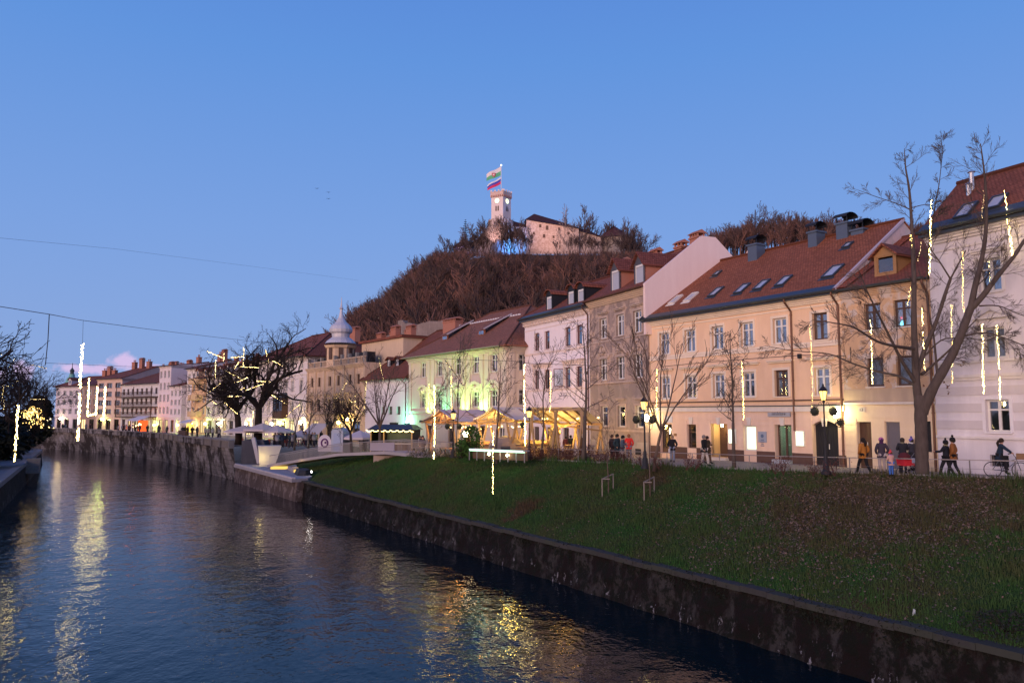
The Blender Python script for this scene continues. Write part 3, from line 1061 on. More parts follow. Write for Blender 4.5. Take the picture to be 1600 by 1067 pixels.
 # light boxes, plaque, sign
 for u0, u1, va, vb in ((1141, 1152, 670, 693), (1246, 1259, 673, 697)):
  m = MB().box(gx(u0), gx(u1), -.16, -.04, gzv((u0 + u1) / 2, vb), gzv((u0 + u1) / 2, va))
  lb = f.mb('light_box', m, M_WFRAME)
  link('lit_panel', MB().box(gx(u0) + .04, gx(u1) - .04, -.18, -.161, gzv((u0 + u1) / 2, vb) + .04, gzv((u0 + u1) / 2, va) - .04).mesh('lit_panel', emit((.86, 1, .70), 1.7)), lb)
 px0, px1, pz0, pz1 = gx(1186), gx(1199), gzv(1192, 691), gzv(1192, 674)
 pl = f.mb('plaque', MB().box(px0, px1, -.07, -.04, pz0, pz1), flat((.30, .34, .42), .5, key='plaque'))
 em = MB()
 cx = (px0 + px1) / 2
 em.lathe([(.001, 0), (.12, 0), (.12, .01), (.001, .01)], 10, (0, 0, 0))
 em.v = [(cx + p[0], -.075 - p[2], pz1 - .28 + p[1]) for p in em.v]
 for k, ww in enumerate((.26, .32, .2, .28)):
  em.box(cx - ww / 2 * 1, cx + ww / 2, -.078, -.071, pz1 - .55 - k * .12, pz1 - .50 - k * .12)
 link('plaque_print', em.mesh('plaque_print', flat((.10, .15, .25), .6, key='print_blue')), pl)
 sx0, sx1, sz0, sz1 = gx(1203), gx(1238), gzv(1220, 651), gzv(1220, 644)
 sg_ = f.mb('shop_sign', MB().box(sx0, sx1, -.14, -.04, sz0, sz1), flat((.36, .37, .40), .5, key='sign_board'))
 rnd = random.Random(4)
 t = MB()
 x = sx0 + .35
 while x < sx1 - .35:
  w_ = rnd.choice((.05, .07, .09))
  hgt = rnd.choice((.14, .14, .20))
  if rnd.random() < .85:
   t.box(x, x + .025, -.16, -.141, sz0 + .1, sz0 + .1 + hgt)
   t.box(x + .025, x + w_, -.16, -.141, sz0 + .1 + rnd.choice((0, .06, .115)), sz0 + .125 + rnd.choice((0, .06, .09)))
  x += w_ + .045
 link('lettering', t.mesh('lettering', flat((.12, .12, .14), .6, key='letter_dark')), sg_)
 # small round sign left
 f.mb('round_sign', MB().box(gx(1040), gx(1052), -.08, -.03, gzv(1046, 660), gzv(1046, 650)), flat((.55, .55, .62), .5, key='white_sign'))
 f.mb('letter_plate', MB().box(gx(1054), gx(1058), -.07, -.03, gzv(1056, 681), gzv(1056, 677)), flat((.25, .12, .06), .5, key='brass'))
 zb = gzv(1200, 643)
 zgf = zb - .03
 # rustication
 zz = g + .95
 k = 0
 while zz < zb - .55:
  f.band(zz, zz + .30, .035, low, 0, b.w, 'plaster_course', True)
  zz += .345
 for u in (1081, 1124, 1172, 1224, 1290):
  xk = gx(u)
  m = MB()
  m.idx([(xk - .12, -.09, zt + .02), (xk + .12, -.09, zt + .02), (xk + .19, -.11, zt + .5), (xk - .19, -.11, zt + .5), (xk - .12, 0, zt + .02), (xk + .12, 0, zt + .02), (xk + .19, 0, zt + .5), (xk - .19, 0, zt + .5)],
    [(0, 1, 2, 3), (0, 4, 5, 1), (1, 5, 6, 2), (2, 6, 7, 3), (3, 7, 4, 0)])
  f.mb('keystone', m, M_TRIM)
 f.band(g - .6, g + .75, .03, darkm, 0, b.w, 'plinth', True)
 f.wall([(zgf, low), (ze, wall)], b.g - 1.2, ze)
 f.band(zb, zb + .32, .12, M_TRIM)
 f.band(zb + .32, zb + .38, .18, M_METAL, name='ledge_cap')
 zs = mid[0]
 f.band(zs - .30, zs - .22, .08, M_DFRAME, name='sill_line')
 z2 = f.sz(1240, 541)[1]
 f.band(z2 - .16, z2, .08, trim)
 f.band(top[0] - .22, top[0] - .08, .05, trim)
 f.band(top[1] + .38, top[1] + .46, .04, trim)
 f.cornice(ze - .05, trim, .42, .42)
 b.shell(wall, ze)
 zr = 15.1
 b.roof(TILE_A, ze + .1, zr, 6.4, over=.62, side=.05, gable=plaster((.70, .52, .50), .35, (.3, .26, .24), key='gablepatch', patch=.5))
 b.gutter(fascia=.12)
 b.pipe(f.sz(1241, 600)[0], z0=gzv(1243, 673))
 b.pipe(b.w - .12, M_COPPER)
 for u, v in ((1119, 457), (1160, 452), (1190.5, 446), (1225, 440), (1302, 425)):
  b.skylight(u, v, .72 if u < 1300 else .85, 1.25 if u < 1300 else 1.45)
 for u, v in ((1056, 469), (1080, 465)):
  b.skylight(u, v, .65, 1.2, mat=M_TRIM)
 for u, v in ((1121, 428), (1325, 384)):
  b.skylight(u, v, .55, .7)
 # bright verge flashing at the right and the zinc strip at the left
 for x_, w_, mt in ((b.w + .02, .16, flat((.50, .42, .45), .5, key='flashing')), (.0, .5, M_METAL)):
  m = MB()
  m.face([(x_ - w_ / 2, -.6, b.ze + .08), (x_ + w_ / 2, -.6, b.ze + .08), (x_ + w_ / 2, b.ry, zr + .08), (x_ - w_ / 2, b.ry, zr + .08)])
  m.face([(x_ - w_ / 2, -.6, b.ze - .1), (x_ - w_ / 2, -.6, b.ze + .08), (x_ - w_ / 2, b.ry, zr + .08), (x_ - w_ / 2, b.ry, zr - .1)])
  m.face([(x_ + w_ / 2, -.6, b.ze - .1), (x_ + w_ / 2, b.ry, zr - .1), (x_ + w_ / 2, b.ry, zr + .08), (x_ + w_ / 2, -.6, b.ze + .08)])
  b.part('verge', m, mt)
 # sheet metal chimneys
 blue = flat((.10, .13, .18), .5, .3, key='blue_sheet')
 for u, v, w_, h_ in ((1182, 402, .85, 1.3), (1276, 380, .7, 1.1), (1322, 367, .85, 1.1), (1349, 357, .9, .2)):
  p = b.onroof(u, v)
  if p.y > 6.2: p.y = 6.2
  b.chimney(p.x, p.y, b.ze + b.k * (p.y + .6) - .5, w_, .9, h_ * .8 + .3, blue, 'metal', M_DARK)
 p = b.onroof(1205, 398)
 b.chimney(p.x, 7.6, 13.5, 1.0, .8, 1.6, plaster((.72, .52, .5), .2, key='palepink'), 'none')
 # pale gable of the rear wing showing over the ridge
 m = MB()
 x0, x1 = b.onroof(1113, 410).x, b.onroof(1170, 398).x
 m.idx([(x0, 9.5, 12), (x1 + .5, 9.5, 12), (x1 + .5, 9.5, 15.1), (x0 + 1.2, 9.5, 16.6), (x0, 9.5, 15.2), (x0, 12, 12), (x1 + .5, 12, 12), (x1 + .5, 12, 15.1), (x0 + 1.2, 12, 16.6), (x0, 12, 15.2)],
   [(0, 1, 2, 3, 4), (5, 9, 8, 7, 6), (4, 3, 8, 9), (3, 2, 7, 8), (0, 4, 9, 5), (1, 6, 7, 2)])
 b.part('rear_wing', m, plaster((.74, .54, .50), .15, key='pinkwing'))
 # wall lamp brackets
 for u, v, nm in ((1317, 645, 0), (1019, 652, 1)):
  x_, z_ = f.sz(u, v) if nm == 0 else (f.sz(1017, v)[0] + .2, f.sz(1017, v)[1])
  lm = MB()
  lm.tube([(x_, 0, z_ - .45), (x_, -.35, z_ - .5), (x_, -.6, z_ - .3)], .025, 5)
  lm.tube([(x_, 0, z_ - .1), (x_, -.4, z_ - .42)], .015, 4)
  o = f.mb('wall_lantern', lm, M_DARK)
  link('lamp_globe', MB().lathe([(.08, 0), (.15, .1), (.19, .34), (.14, .42), (.02, .5)], 8, (x_, -.6, z_ - .28)).mesh('lamp_globe', emit((1, .86, .38), 60)), o)
  point_light('lantern_light', f.loc(x_, -.6, z_), 75, (1, .80, .22), .2, b.root)
 # service box and cable along the front
 f.mb('service_box', MB().box(f.sz(1249, 0)[0] - .0 if False else f.sz(1249, 556)[0], f.sz(1253, 556)[0], -.2, 0, f.sz(1251, 560)[1], f.sz(1251, 553)[1]), M_DARK)
 return b
B_PEACH = house_peach()
# ------------------------------------------------------------------ 2. narrow ochre house right of it
def house_ochre():
 b = Bld('narrow ochre house with peeling plaster, wooden dormer and cream ground floor', P_Y_R, P_T_R, 13.0)
 f = b.front
 up = plaster((0.66, 0.42, 0.25), 0.5, (0.34, 0.25, 0.18), key='ochre', patch=.95, patchcol=(0.52, 0.44, 0.40))
 low = plaster((0.78, 0.62, 0.44), 0.2, (0.5, 0.36, 0.25), key='creamlow')
 ze = f.sz(1440, 438)[1]
 g = b.g
 top = zrow(f, 1364, 474, 515)
 mid = zrow(f, 1367, 559, 604)
 for u, uu in ((1363, 1367.5), (1410, 1414.5)):
  f.window(f.sz(u, 495)[0], top[0], top[1], .98, M_DFRAME, surround=None, sill=M_TRIM, curtain=.3)
  f.window(f.sz(uu, 580)[0], mid[0], mid[1], 1.0, M_DFRAME, sill=M_TRIM, curtain=.2, style='P', rich=1, gl=M_GLASSD)
 # blue glowing window ornament
 x_, z_ = f.sz(1406, 506)
 f.mb('window_ornament', MB().ball((x_, .3, z_), .16, 8, 5, 1.3), emit((.15, .75, 1.0), 3.5))
 f.mb('window_star', MB().octa((x_ - .1, .3, z_ + .35), .07), emit((1, .1, .1), 4))
 def gx(u): return f.sz(u, 690)[0]
 f.door(gx(1351), g - .05, f.sz(1351, 659)[1], gx(1362) - gx(1340), M_DWOOD, 'panel', .22)
 f.door(gx(1395.5), g + .05, f.sz(1395, 659)[1], gx(1407) - gx(1384), flat((.16, .15, .17), .6, key='grey_shutter'), 'shutter', .12)
 f.door(gx(1449), f.sz(1449, 706)[1], f.sz(1449, 658)[1], gx(1456) - gx(1443), M_DARK, 'shutter', .12)
 zb = f.sz(1400, 628)[1]
 zz = g + .5
 while zz < zb - .75:
  f.band(zz, zz + .33, .035, low, 0, b.w, 'plaster_course', True)
  zz += .375
 f.wall([(zb - .15, low), (ze, up)], g - 1.2, ze)
 f.band(zb - .12, zb, .12, M_TRIM)
 f.band(mid[0] - .95, mid[0] - .12, .03, plaster((.56, .42, .30), .5, key='apron'))
 f.cornice(ze - .05, up, .35, .35)
 # pediment stub over door, house number plate
 x_, z_ = f.sz(1347, 640)
 pl = f.mb('number_plate', MB().box(x_ - .2, x_ + .2, -.05, -.01, z_ - .13, z_ + .13), M_TRIM)
 nm = MB()
 nm.box(x_ - .10, x_ - .07, -.06, -.051, z_ - .08, z_ + .08)
 for zz in (-.08, -.012, .056):
  nm.box(x_ - .02, x_ + .09, -.06, -.051, z_ + zz, z_ + zz + .024)
 nm.box(x_ + .066, x_ + .09, -.0605, -.0515, z_ - .08, z_ + .08)
 link('number', nm.mesh('number', M_DARK), pl)
 b.shell(up, ze)
 b.roof(TILE_B, ze + .1, 13.9, 6.2, over=.5, side=0.02, gable=up)
 b.gutter()
 b.pipe(b.w - .1)
 # wooden dormer
 p = b.onroof(1386, 428)
 zt = p.z + .05
 b.dormer(p.x, zt, 1.0, .95, TILE_C, M_WOOD, M_WOOD, 'gable', M_WOOD, yf=p.y - .1, rise=.5, gl=M_GLASSD, shutter=False)
 # red flashing strip next to the white verge
 m = MB()
 m.face([(0.05, -.5, b.ze + .10), (.75, -.5, b.ze + .10), (.75, b.ry, b.zr + .10), (.05, b.ry, b.zr + .10)])
 b.part('verge', m, rooftile((.36, .10, .05), key='fresh_tiles'))
 return b
B_OCHRE = house_ochre()
# ------------------------------------------------------------------ 3. white house at the right edge
def house_white_right():
 b = Bld('tall white stuccoed house at the right edge with banded ground floor and pedimented windows', P_W1L, P_W1R, 6.2)
 f = b.front
 wall = plaster((0.74, 0.70, 0.74), 0.3, (0.42, 0.36, 0.38), key='whiteR')
 low = plaster((0.74, 0.71, 0.75), 0.2, (0.5, 0.44, 0.46), key='whiteRl')
 tr = plaster((0.76, 0.71, 0.70), 0.25, key='whiteRt')
 ze = f.sz(1462, 368)[1] + .1
 g = b.g
 top = zrow(f, 1546, 404, 456)
 mid = zrow(f, 1553, 511, 560)
 lo = zrow(f, 1559, 624, 675)
 blue = flat((0.03, 0.16, 0.28), .35, key='blue_blind')
 x1 = f.sz(1553, 540)[0]
 print('W1 x', x1, 'ze', ze, 'rows', top, mid, lo, 'w', b.w)
 xs = [x1 + 2.9 * k for k in range(0, 7)]
 for i, x in enumerate(xs):
  fo = f.window(x, top[0], top[1], 1.12, M_WFRAME, surround=tr, sill=tr, hood=(tr, .3, .3), curtain=0)
  link('blind', MB().box(-.5, .5, .1, .12, .05, top[1] - top[0] - .05).mesh('blind', blue), fo)
  f.window(x, mid[0], mid[1], 1.12, M_WFRAME, surround=tr, sill=tr, curtain=.4, gl=M_GLASSD)
  # pediment
  zc = mid[1] + .42
  m = MB()
  m.box(x - .95, x + .95, -.22, 0, zc, zc + .09)
  for sg in (-1, 1):
   m.beam((x + sg * .95, -.12, zc + .12), (x, -.12, zc + .52), .22, .08, up=(0, 1, 0))
  m.face([(x - .9, -.02, zc + .09), (x + .9, -.02, zc + .09), (x, -.02, zc + .5)])
  f.mb('pediment', m, tr)
  for sg in (-1, 1):
   f.mb('bracket', MB().box(x + sg * .82 - .08, x + sg * .82 + .08, -.14, 0, zc - .3, zc), tr)
  f.window(x, lo[0], lo[1], 1.15, M_WFRAME, surround=low, sill=low, curtain=.2, gl=M_GLASSD)
  xv0, zv0 = x - .45, g + .22
  f.open.append((x - .5, x + .4, g + .22, g + .75))
  m = MB()
  for k in range(4):
   m.box(x - .45 + k * .22, x - .42 + k * .22, .1, .13, g + .22, g + .75)
  m.box(x - .5, x + .4, .3, .32, g + .22, g + .75)
  f.mb('cellar_grille', m, M_DARK)
 f.wall(wall, g - 1.5, ze)
 z1 = f.sz(1488, 591)[1]
 z2 = f.sz(1488, 569)[1]
 zt = lo[0] - .22
 f.band(z1, z1 + .14, .14, tr)
 f.band(z1 - .14, z1, .08, tr)
 f.band(z2, z2 + .12, .10, tr)
 f.band(zt - .12, zt, .10, tr)
 grey = plaster((0.60, 0.55, 0.57), 0.12, key='whitegrey')
 zz = lo[0] + .12
 k = 0
 while zz < z1 - .65:
  f.band(zz, zz + .42, .04, grey if k % 1 == 0 else low, 0, b.w, 'plaster_course', True)
  zz += .82
  k += 1
 f.cornice(ze - .05, tr, .45, .5)
 f.band(ze - 1.0, ze - .92, .05, tr)
 b.shell(wall, ze)
 zr = 15.35
 b.roof(TILE_C, ze + .1, zr, 2.7, over=.6, side=.1, gable=wall)
 b.gutter(fascia=.18)
 b.skylight(1510, 330, .8, 1.2)
 b.skylight(1557, 317, .8, 1.1)
 # steel flues
 steel = flat((.60, .60, .62), .3, .7, key='steel')
 for u, v0, v1 in ((1519, 296, 272), (1514, 303, 290)):
  p = b.onroof(u, v0)
  hh = (v0 - v1) / FPX * 44
  m = MB().tube([(p.x, p.y, p.z - .3), (p.x, p.y, p.z + hh)], .12, 8)
  m.lathe([(.12, 0), (.2, .02), (.02, .14)], 8, (p.x, p.y, p.z + hh))
  b.part('steel_flue', m, steel)
 return b
B_WHITE_R = house_white_right()
# ------------------------------------------------------------------ 4. grey brown ornate house
def house_greybrown():
 b = Bld('grey-brown weathered house with white windows and round stucco medallions between two storeys', P_G_L, (10.25, 58.7), 11.0)
 f = b.front
 wall = plaster((0.42, 0.32, 0.275), 0.7, (0.17, 0.13, 0.12), key='greybrown', patch=.75, patchcol=(0.52, 0.38, 0.30))
 low = plaster((0.36, 0.28, 0.24), 0.5, (0.2, 0.17, 0.15), key='gblow', patch=.4, patchcol=(0.44, 0.34, 0.30))
 st = plaster((0.56, 0.43, 0.36), 0.5, (0.25, 0.2, 0.18), key='gbst')
 ze = f.sz(1010, 449)[1]
 g = b.g
 top = zrow(f, 996, 485, 519.6)
 mid = zrow(f, 997.5, 552.5, 590)
 lo = zrow(f, 971, 634, 667)
 for i, (ua, ub, uc) in enumerate(((942.5, 943, 944.7), (969, 970, 971.3), (996, 997.5, 1000))):
  xa, xb, xc = f.sz(ua, 505)[0], f.sz(ub, 572)[0], f.sz(uc, 650)[0]
  f.window(xa, top[0], top[1], 1.25, M_WFRAME, surround=st, sill=st, hood=(st, .35, .25), curtain=.5)
  f.window(xb, mid[0], mid[1], 1.25, M_WFRAME, surround=st, sill=st, curtain=.2, gl=M_GLASSD)
  f.window(xc, lo[0], lo[1], 1.2, M_WFRAME, style='H', surround=st, sill=st, curtain=.4, hood=(st, .45, .1))
  # stucco medallion with volutes
  zc = (top[0] + mid[1]) / 2 - .1
  m = MB()
  pts = [(xb + .34 * math.cos(t), -.08, zc + .34 * math.sin(t)) for t in [2 * math.pi * k / 14 for k in range(15)]]
  m.tube(pts, .085, 6, False)
  m.lathe([(.02, -.12), (.17, -.08), (.2, 0)], 10)
  m.v[-30:] = [(xb + p[0], p[2] - .0, zc + p[1]) for p in m.v[-30:]]
  for sg in (-1, 1):
   sc = [(xb + sg * (.45 + .55 * t), -.07, zc - .45 + .25 * math.sin(t * 5)) for t in [k / 8 for k in range(9)]]
   m.tube(sc, [.07] * 9, 5)
   sc = [(xb + sg * (.4 + .2 * t), -.07, zc + .1 - .7 * t) for t in [k / 5 for k in range(6)]]
   m.tube(sc, [.06] * 6, 5)
   m.ball((xb + sg * .95, -.03, zc - .55), .14)
  m.box(xb - .85, xb + .85, -.12, 0, zc - .78, zc - .70)
  f.mb('stucco_medallion', m, st)
 f.wall([(f.sz(970, 600)[1], low), (ze, wall)], g - 1.2, ze)
 zb = f.sz(970, 597)[1]
 f.band(zb - .06, zb + .10, .12, st)
 f.band(top[0] - .3, top[0] - .18, .06, st)
 f.band(mid[1] + .28, mid[1] + .36, .05, st)
 f.band(lo[0] - .35, lo[0] - .2, .08, st)
 f.band(g - .6, g + 1.3, .06, plaster((.42, .37, .34), .5, key='gbplinth', patch=.5, patchcol=(.25, .22, .2)), name='plinth')
 f.cornice(ze - .03, plaster((.62, .46, .33), .3, key='gbcorn'), .4, .5)
 m = MB().box(f.sz(1007, 700)[0] - 1.2, f.sz(1007, 700)[0] - .4, -.08, -.06, g + .35, g + .8)
 f.mb('cellar_window', m, M_DARK)
 b.shell(wall, ze)
 b.roof(TILE_B, ze + .1, 16.6, 5.4, over=.45, side=.0, gable=None)
 b.gutter(M_COPPER)
 # rendered pink firewall on the right side, raised a little over the roof
 m = MB()
 pink = plaster((.80, .64, .60), .18, (.6, .4, .38), key='firewall')
 x_ = b.w
 prof = [(-.35, 9.0), (11, 9.0), (11, 12.8), (6.2, 16.95), (4.9, 16.95), (-.35, ze + .25)]
 m.idx([(x_ + .02, p[0], p[1]) for p in prof] + [(x_ + .30, p[0], p[1]) for p in prof],
   [tuple(range(5, -1, -1)), tuple(range(6, 12))] + [(k, (k + 1) % 6, (k + 1) % 6 + 6, k + 6) for k in range(6)])
 b.part('firewall', m, pink)
 gl = flat((.08, .08, .10), .6, key='slate_board')
 for u in (957, 994.5):
  x_ = f.sz(u, 450)[0]
  zz = f.sz(u, 457 if u < 970 else 450, .3)[1]
  b.dormer(x_, zz, 1.2, 1.75, rooftile((.25, .08, .055), key='dormer_tiles'), M_BRICKRED, gl, 'gable', gl, yf=.3, rise=.85)
 for u, v in ((1017, 403), (1075, 388)):
  p = b.onroof(u, v)
 b.chimney(2.2, 5.4, 15.6, 1.1, .6, 1.2, M_BRICKRED, 'brick')
 b.chimney(b.w - 3.6, 5.6, 15.9, 1.0, .6, .9, M_BRICKRED, 'brick')
 b.chimney(b.w - 1.3, 5.6, 16.1, 1.1, .7, 1.0, M_BRICKRED, 'brick')
 return b
B_GREY = house_greybrown()
# ------------------------------------------------------------------ 5. white house with zinc dormers
def house_white_mid():
 b = Bld('white three-storey house with dark arched dormers and one open window casement', P_WH_L, (6.72, 67.35), 11.0)
 f = b.front
 wall = plaster((0.82, 0.74, 0.77), 0.22, (0.55, 0.45, 0.46), key='whiteM')
 tr = plaster((0.78, 0.64, 0.58), 0.2, key='whiteMt')
 ze = f.sz(915, 479)[1]
 g = b.g
 top = zrow(f, 904.8, 507.5, 538)
 mid = zrow(f, 905, 572, 604)
 brn = flat((0.16, 0.06, 0.06), .5, key='red_brown_paint')
 for i, u in enumerate((838.5, 854.6, 886.8, 904.8)):
  f.window(f.sz(u, 520)[0], top[0], top[1], 1.0, brn, style='H', sill=tr, curtain=.2)
  f.window(f.sz(u - .2, 590)[0], mid[0], mid[1], 1.0, brn, style='H', sill=tr, curtain=.8, gl=M_GLASS if i != 3 else M_GLASSD)
 for ua, ub in ((838.5, 854.6), (886.8, 904.8)):
  xa, xb = f.sz(ua, 570)[0], f.sz(ub, 570)[0]
  m = MB()
  z_ = mid[1] + .55
  m.box(xa - .95, xb + .95, -.28, 0, z_, z_ + .12)
  m.box(xa - .8, xb + .8, -.16, 0, z_ - .14, z_)
  xx = xa - .7
  while xx < xb + .7:
   m.box(xx, xx + .12, -.12, 0, z_ - .42, z_ - .14)
   xx += .42
  f.mb('window_cornice', m, tr)
  f.mb('surround', MB().box(xa - .75, xa - .6, -.05, 0, mid[0], z_ - .42).box(xb + .6, xb + .75, -.05, 0, mid[0], z_ - .42), tr)
 # open casement swung out
 x_ = f.sz(880, 590)[0]
 m = MB()
 a, bb = Vector((x_ + .1, -.02, mid[0] + .1)), Vector((x_ - .75, -.55, mid[0] + .1))
 h_ = mid[1] - mid[0] - .2
 up = Vector((0, 0, h_))
 for p, q in ((a, bb), (a + up, bb + up), (a, a + up), (bb, bb + up)):
  m.beam(p, q, .06)
 o = f.mb('open_casement', m, brn)
 link('pane', MB().beam((a + bb) / 2 + up * .04, (a + bb) / 2 + up * .96, (a - bb).length - .1, .01, up=(a - bb).cross(up)).mesh('pane', M_GLASS), o)
 # ground floor
 f.door(f.sz(906.5, 657)[0], g + .1, f.sz(906, 646)[1] , 1.3, M_DWOOD, 'panel')
 for u in (838, 858, 884):
  f.window(f.sz(u, 660)[0], g + .9, g + 2.6, 1.1, M_DFRAME, style='C', curtain=.2, gl=M_GLASSD)
 f.wall(wall, g - 1.2, ze)
 zb = f.sz(904, 541)[1]
 f.band(zb - .22, zb - .04, .08, tr)
 f.band(mid[0] - .22, mid[0] - .1, .06, tr)
 zc = f.sz(904, 493)[1]
 f.band(zc - .08, zc, .06, tr)
 f.band(zc - .5, zc - .44, .04, tr)
 f.cornice(ze - .03, tr, .5, .5)
 m = MB()
 xx = .3
 while xx < b.w - .3:
  m.box(xx, xx + .14, -.38, -.08, ze - .68, ze - .5)
  xx += .62
 f.mb('modillions', m, tr, kind='stuff')
 b.shell(wall, ze)
 b.roof(TILE_B, ze + .1, 15.9, 4.6, hipL=4.2, over=.6, side=0, gable=wall)
 b.gutter(fascia=.2)
 b.pipe(b.w - .12, M_COPPER)
 for u, vb in ((858.5, 484), (892.8, 477), (908, 474)):
  x_ = f.sz(u, vb, .2)[0]
  zz = f.sz(u, vb, .2)[1]
  b.dormer(x_, zz, .95, 1.25, TILE_B, M_DARK, M_DARK, 'arch', M_DARK, yf=.2, rise=.45)
 b.chimney(b.w - 1.6, 4.6, 15.3, 1.5, .8, 1.3, M_BRICKRED, 'brick')
 return b
B_WHITE_M = house_white_mid()
# ------------------------------------------------------------------ 6. palace lit green
def house_green():
 b = Bld('broad pale palace with hipped roof, its lower facade washed by green floodlights', P_GR_L, P_GR_R, 14.0, name='palace')
 f = b.front
 wall = plaster((0.66, 0.56, 0.45), 0.22, (0.42, 0.33, 0.26), key='palace')
 pil = plaster((0.70, 0.60, 0.50), 0.2, key='palacep')
 ze = f.sz(790, 541)[1]
 g = b.g
 top = zrow(f, 743.5, 556.6, 583)
 mid = zrow(f, 743.5, 611, 636)
 us = [661.3, 686.8, 715.5, 743.5, 772]
 xs = [f.sz(u, 600)[0] for u in us]
 for i, x in enumerate(xs):
  f.window(x, top[0], top[1], 1.35, M_WFRAME, surround=pil, sill=pil, curtain=.2, gl=M_GLASSD)
  f.window(x, mid[0], mid[1], 1.35, M_WFRAME, surround=pil, sill=pil, curtain=.2, gl=M_GLASSD)
  f.mb('apron', MB().box(x - .75, x + .75, -.06, 0, top[0] - 1.1, top[0] - .25), pil)
  z_ = mid[1] + .55
  m = MB()
  n = 10
  pts = [(x - 1.25 + 2.5 * k / n, -.2, z_ + .35 * math.sin(math.pi * k / n)) for k in range(n + 1)]
  for p, q in zip(pts[:-1], pts[1:]):
   m.beam(p, q, .35, .14, up=(0, 1, 0))
  m.box(x - 1.1, x + 1.1, -.14, 0, z_ - .28, z_ - .02)
  m.box(x - 1.0, x - .75, -.12, 0, mid[1] - .2, z_ - .28); m.box(x + .75, x + 1.0, -.12, 0, mid[1] - .2, z_ - .28)
  m.ball((x, -.1, z_ - .25), .22)
  f.mb('hood_mould', m, pil)
 for u, ww, hh, st in ((648, 1.2, 1.5, 0), (670, 1.3, 2.7, 1), (705, 1.5, 2.9, 1), (729, 1.3, 2.7, 1), (752, 1.4, 2.8, 1), (783, 1.2, 1.5, 0)):
  x = f.sz(u, 680)[0]
  if st:
   f.door(x, g, g + hh, ww, M_DWOOD, 'glass')
  else:
   f.window(x, g + 1.2, g + 1.2 + hh, ww, M_WFRAME, style='C', curtain=0)
 f.wall(wall, g - 1.2, ze)
 zb = mid[0] - .35
 f.band(zb - .2, zb, .14, pil)
 f.band(zb - .55, zb - .45, .08, pil)
 # giant pilasters
 bounds = [.35] + [(xs[i] + xs[i + 1]) / 2 for i in range(4)] + [b.w - .45]
 for k, x in enumerate(bounds):
  for dx in ((-.55, .55) if 0 < k < 5 else (0,)):
   f.mb('pilaster', MB().box(x + dx - .32, x + dx + .32, -.12, 0, zb, ze - .75).box(x + dx - .42, x + dx + .42, -.17, 0, ze - .75, ze - .5), pil)
 f.cornice(ze - .03, pil, .6, .55)
 s = b.right
 for vr in ((553.5, 579), (608, 633)):
  z0, z1 = zrow(s, 818.6, vr[0], vr[1])
  s.window(s.sz(818.6, 590)[0], z0, z1, 1.25, M_WFRAME, surround=pil, sill=pil, curtain=0, gl=M_GLASSD)
 s.cornice(ze - .03, pil, .6, .55)
 s.band(zb - .2, zb, .14, pil)
 s.mb('pilaster', MB().box(.1, .7, -.12, 0, zb, ze - .55), pil)
 b.shell(wall, ze)
 b.roof(TILE_D, ze + .05, 15.1, 7.0, hipL=7.5, hipR=6.0, over=.95)
 b.gutter(flat((.25, .2, .19), .6, key='old_gutter'))
 # two long shed dormers running up the slope
 for u, v in ((695, 531), (752, 523)):
  p = b.onroof(u, v)
  m = MB()
  m.box(p.x - .7, p.x + .7, p.y, p.y + .15, p.z - .15, p.z + .5)
  m.face([(p.x - .9, p.y - .25, p.z + .52), (p.x + .9, p.y - .25, p.z + .52), (p.x + .9, p.y + 3.4, p.z + 3.4 * b.k + .15), (p.x - .9, p.y + 3.4, p.z + 3.4 * b.k + .15)], [(0, 0), (1.8, 0), (1.8, 4), (0, 4)])
  o = b.part('shed_dormer', m, TILE_D)
  t = MB()
  for k in (-.35, 0, .35):
   t.box(p.x + k - .13, p.x + k + .13, p.y - .03, p.y - .005, p.z + .05, p.z + .42)
  link('pane', t.mesh('pane', glass((.1, .1, .1), .6, 'dormer_glass')), o)
  t = MB()
  t.beam((p.x + .95, p.y - .25, p.z + .56), (p.x + .95, p.y + 3.4, p.z + 3.4 * b.k + .22), .12)
  link('edge_board', t.mesh('edge_board', flat((.55, .48, .48), .6, key='pale_board')), o)
 # row of small snow guards
 rw = MB()
 for k in range(26):
  x = 3.6 + k * (b.w - 8.5) / 26
  y = 5.0
  z = b.ze + b.k * (y + b.over)
  rw.box(x, x + .22, y - .1, y + .1, z, z + .16)
 b.part('snow_guards', rw, flat((.75, .7, .7), .6, key='pale_metal'), kind='stuff')
 # green and yellow floodlights on the ledge: small lamps that shine up the wall
 for u, e, c in ((672, 190, (.62, 1, .25)), (697, 110, (.15, 1, .45)), (728, 230, (.55, 1, .22)), (757, 260, (.45, 1, .25))):
  x, z = f.sz(u, 643)
  fl = f.mb('floodlight', MB().box(x - .2, x + .2, -1.3, -1.0, zb - 1.35, zb - 1.1).box(x - .04, x + .04, -1.0, 0, zb - 1.3, zb - 1.22), M_DARK)
  d = bpy.data.lights.new('floodlight_beam', 'SPOT')
  d.energy = e * 5.5
  d.color = c
  d.spot_size = R(105)
  d.spot_blend = .9
  d.shadow_soft_size = .12
  o = bpy.data.objects.new('floodlight_beam', d)
  COL.objects.link(o)
  o.parent = b.root
  o.location = f.loc(x, -1.15, zb - .9)
  o.rotation_euler = (math.pi - R(14), 0, 0)
 x, z = 0.15, f.sz(642, 659)[1]
 lo = f.mb('corner_lamp', MB().box(x - .25, x + .2, -.6, -.1, z - .7, z - .15), M_DARK)
 link('lamp_glass', MB().ball((x, -.4, z), .17).mesh('lamp_glass', emit((.45, 1, .85), 14)), lo)
 point_light('corner_light', f.loc(x, -.8, z + .1), 420, (.15, 1, .55), .15, b.root)
 return b
B_GREEN = house_green()
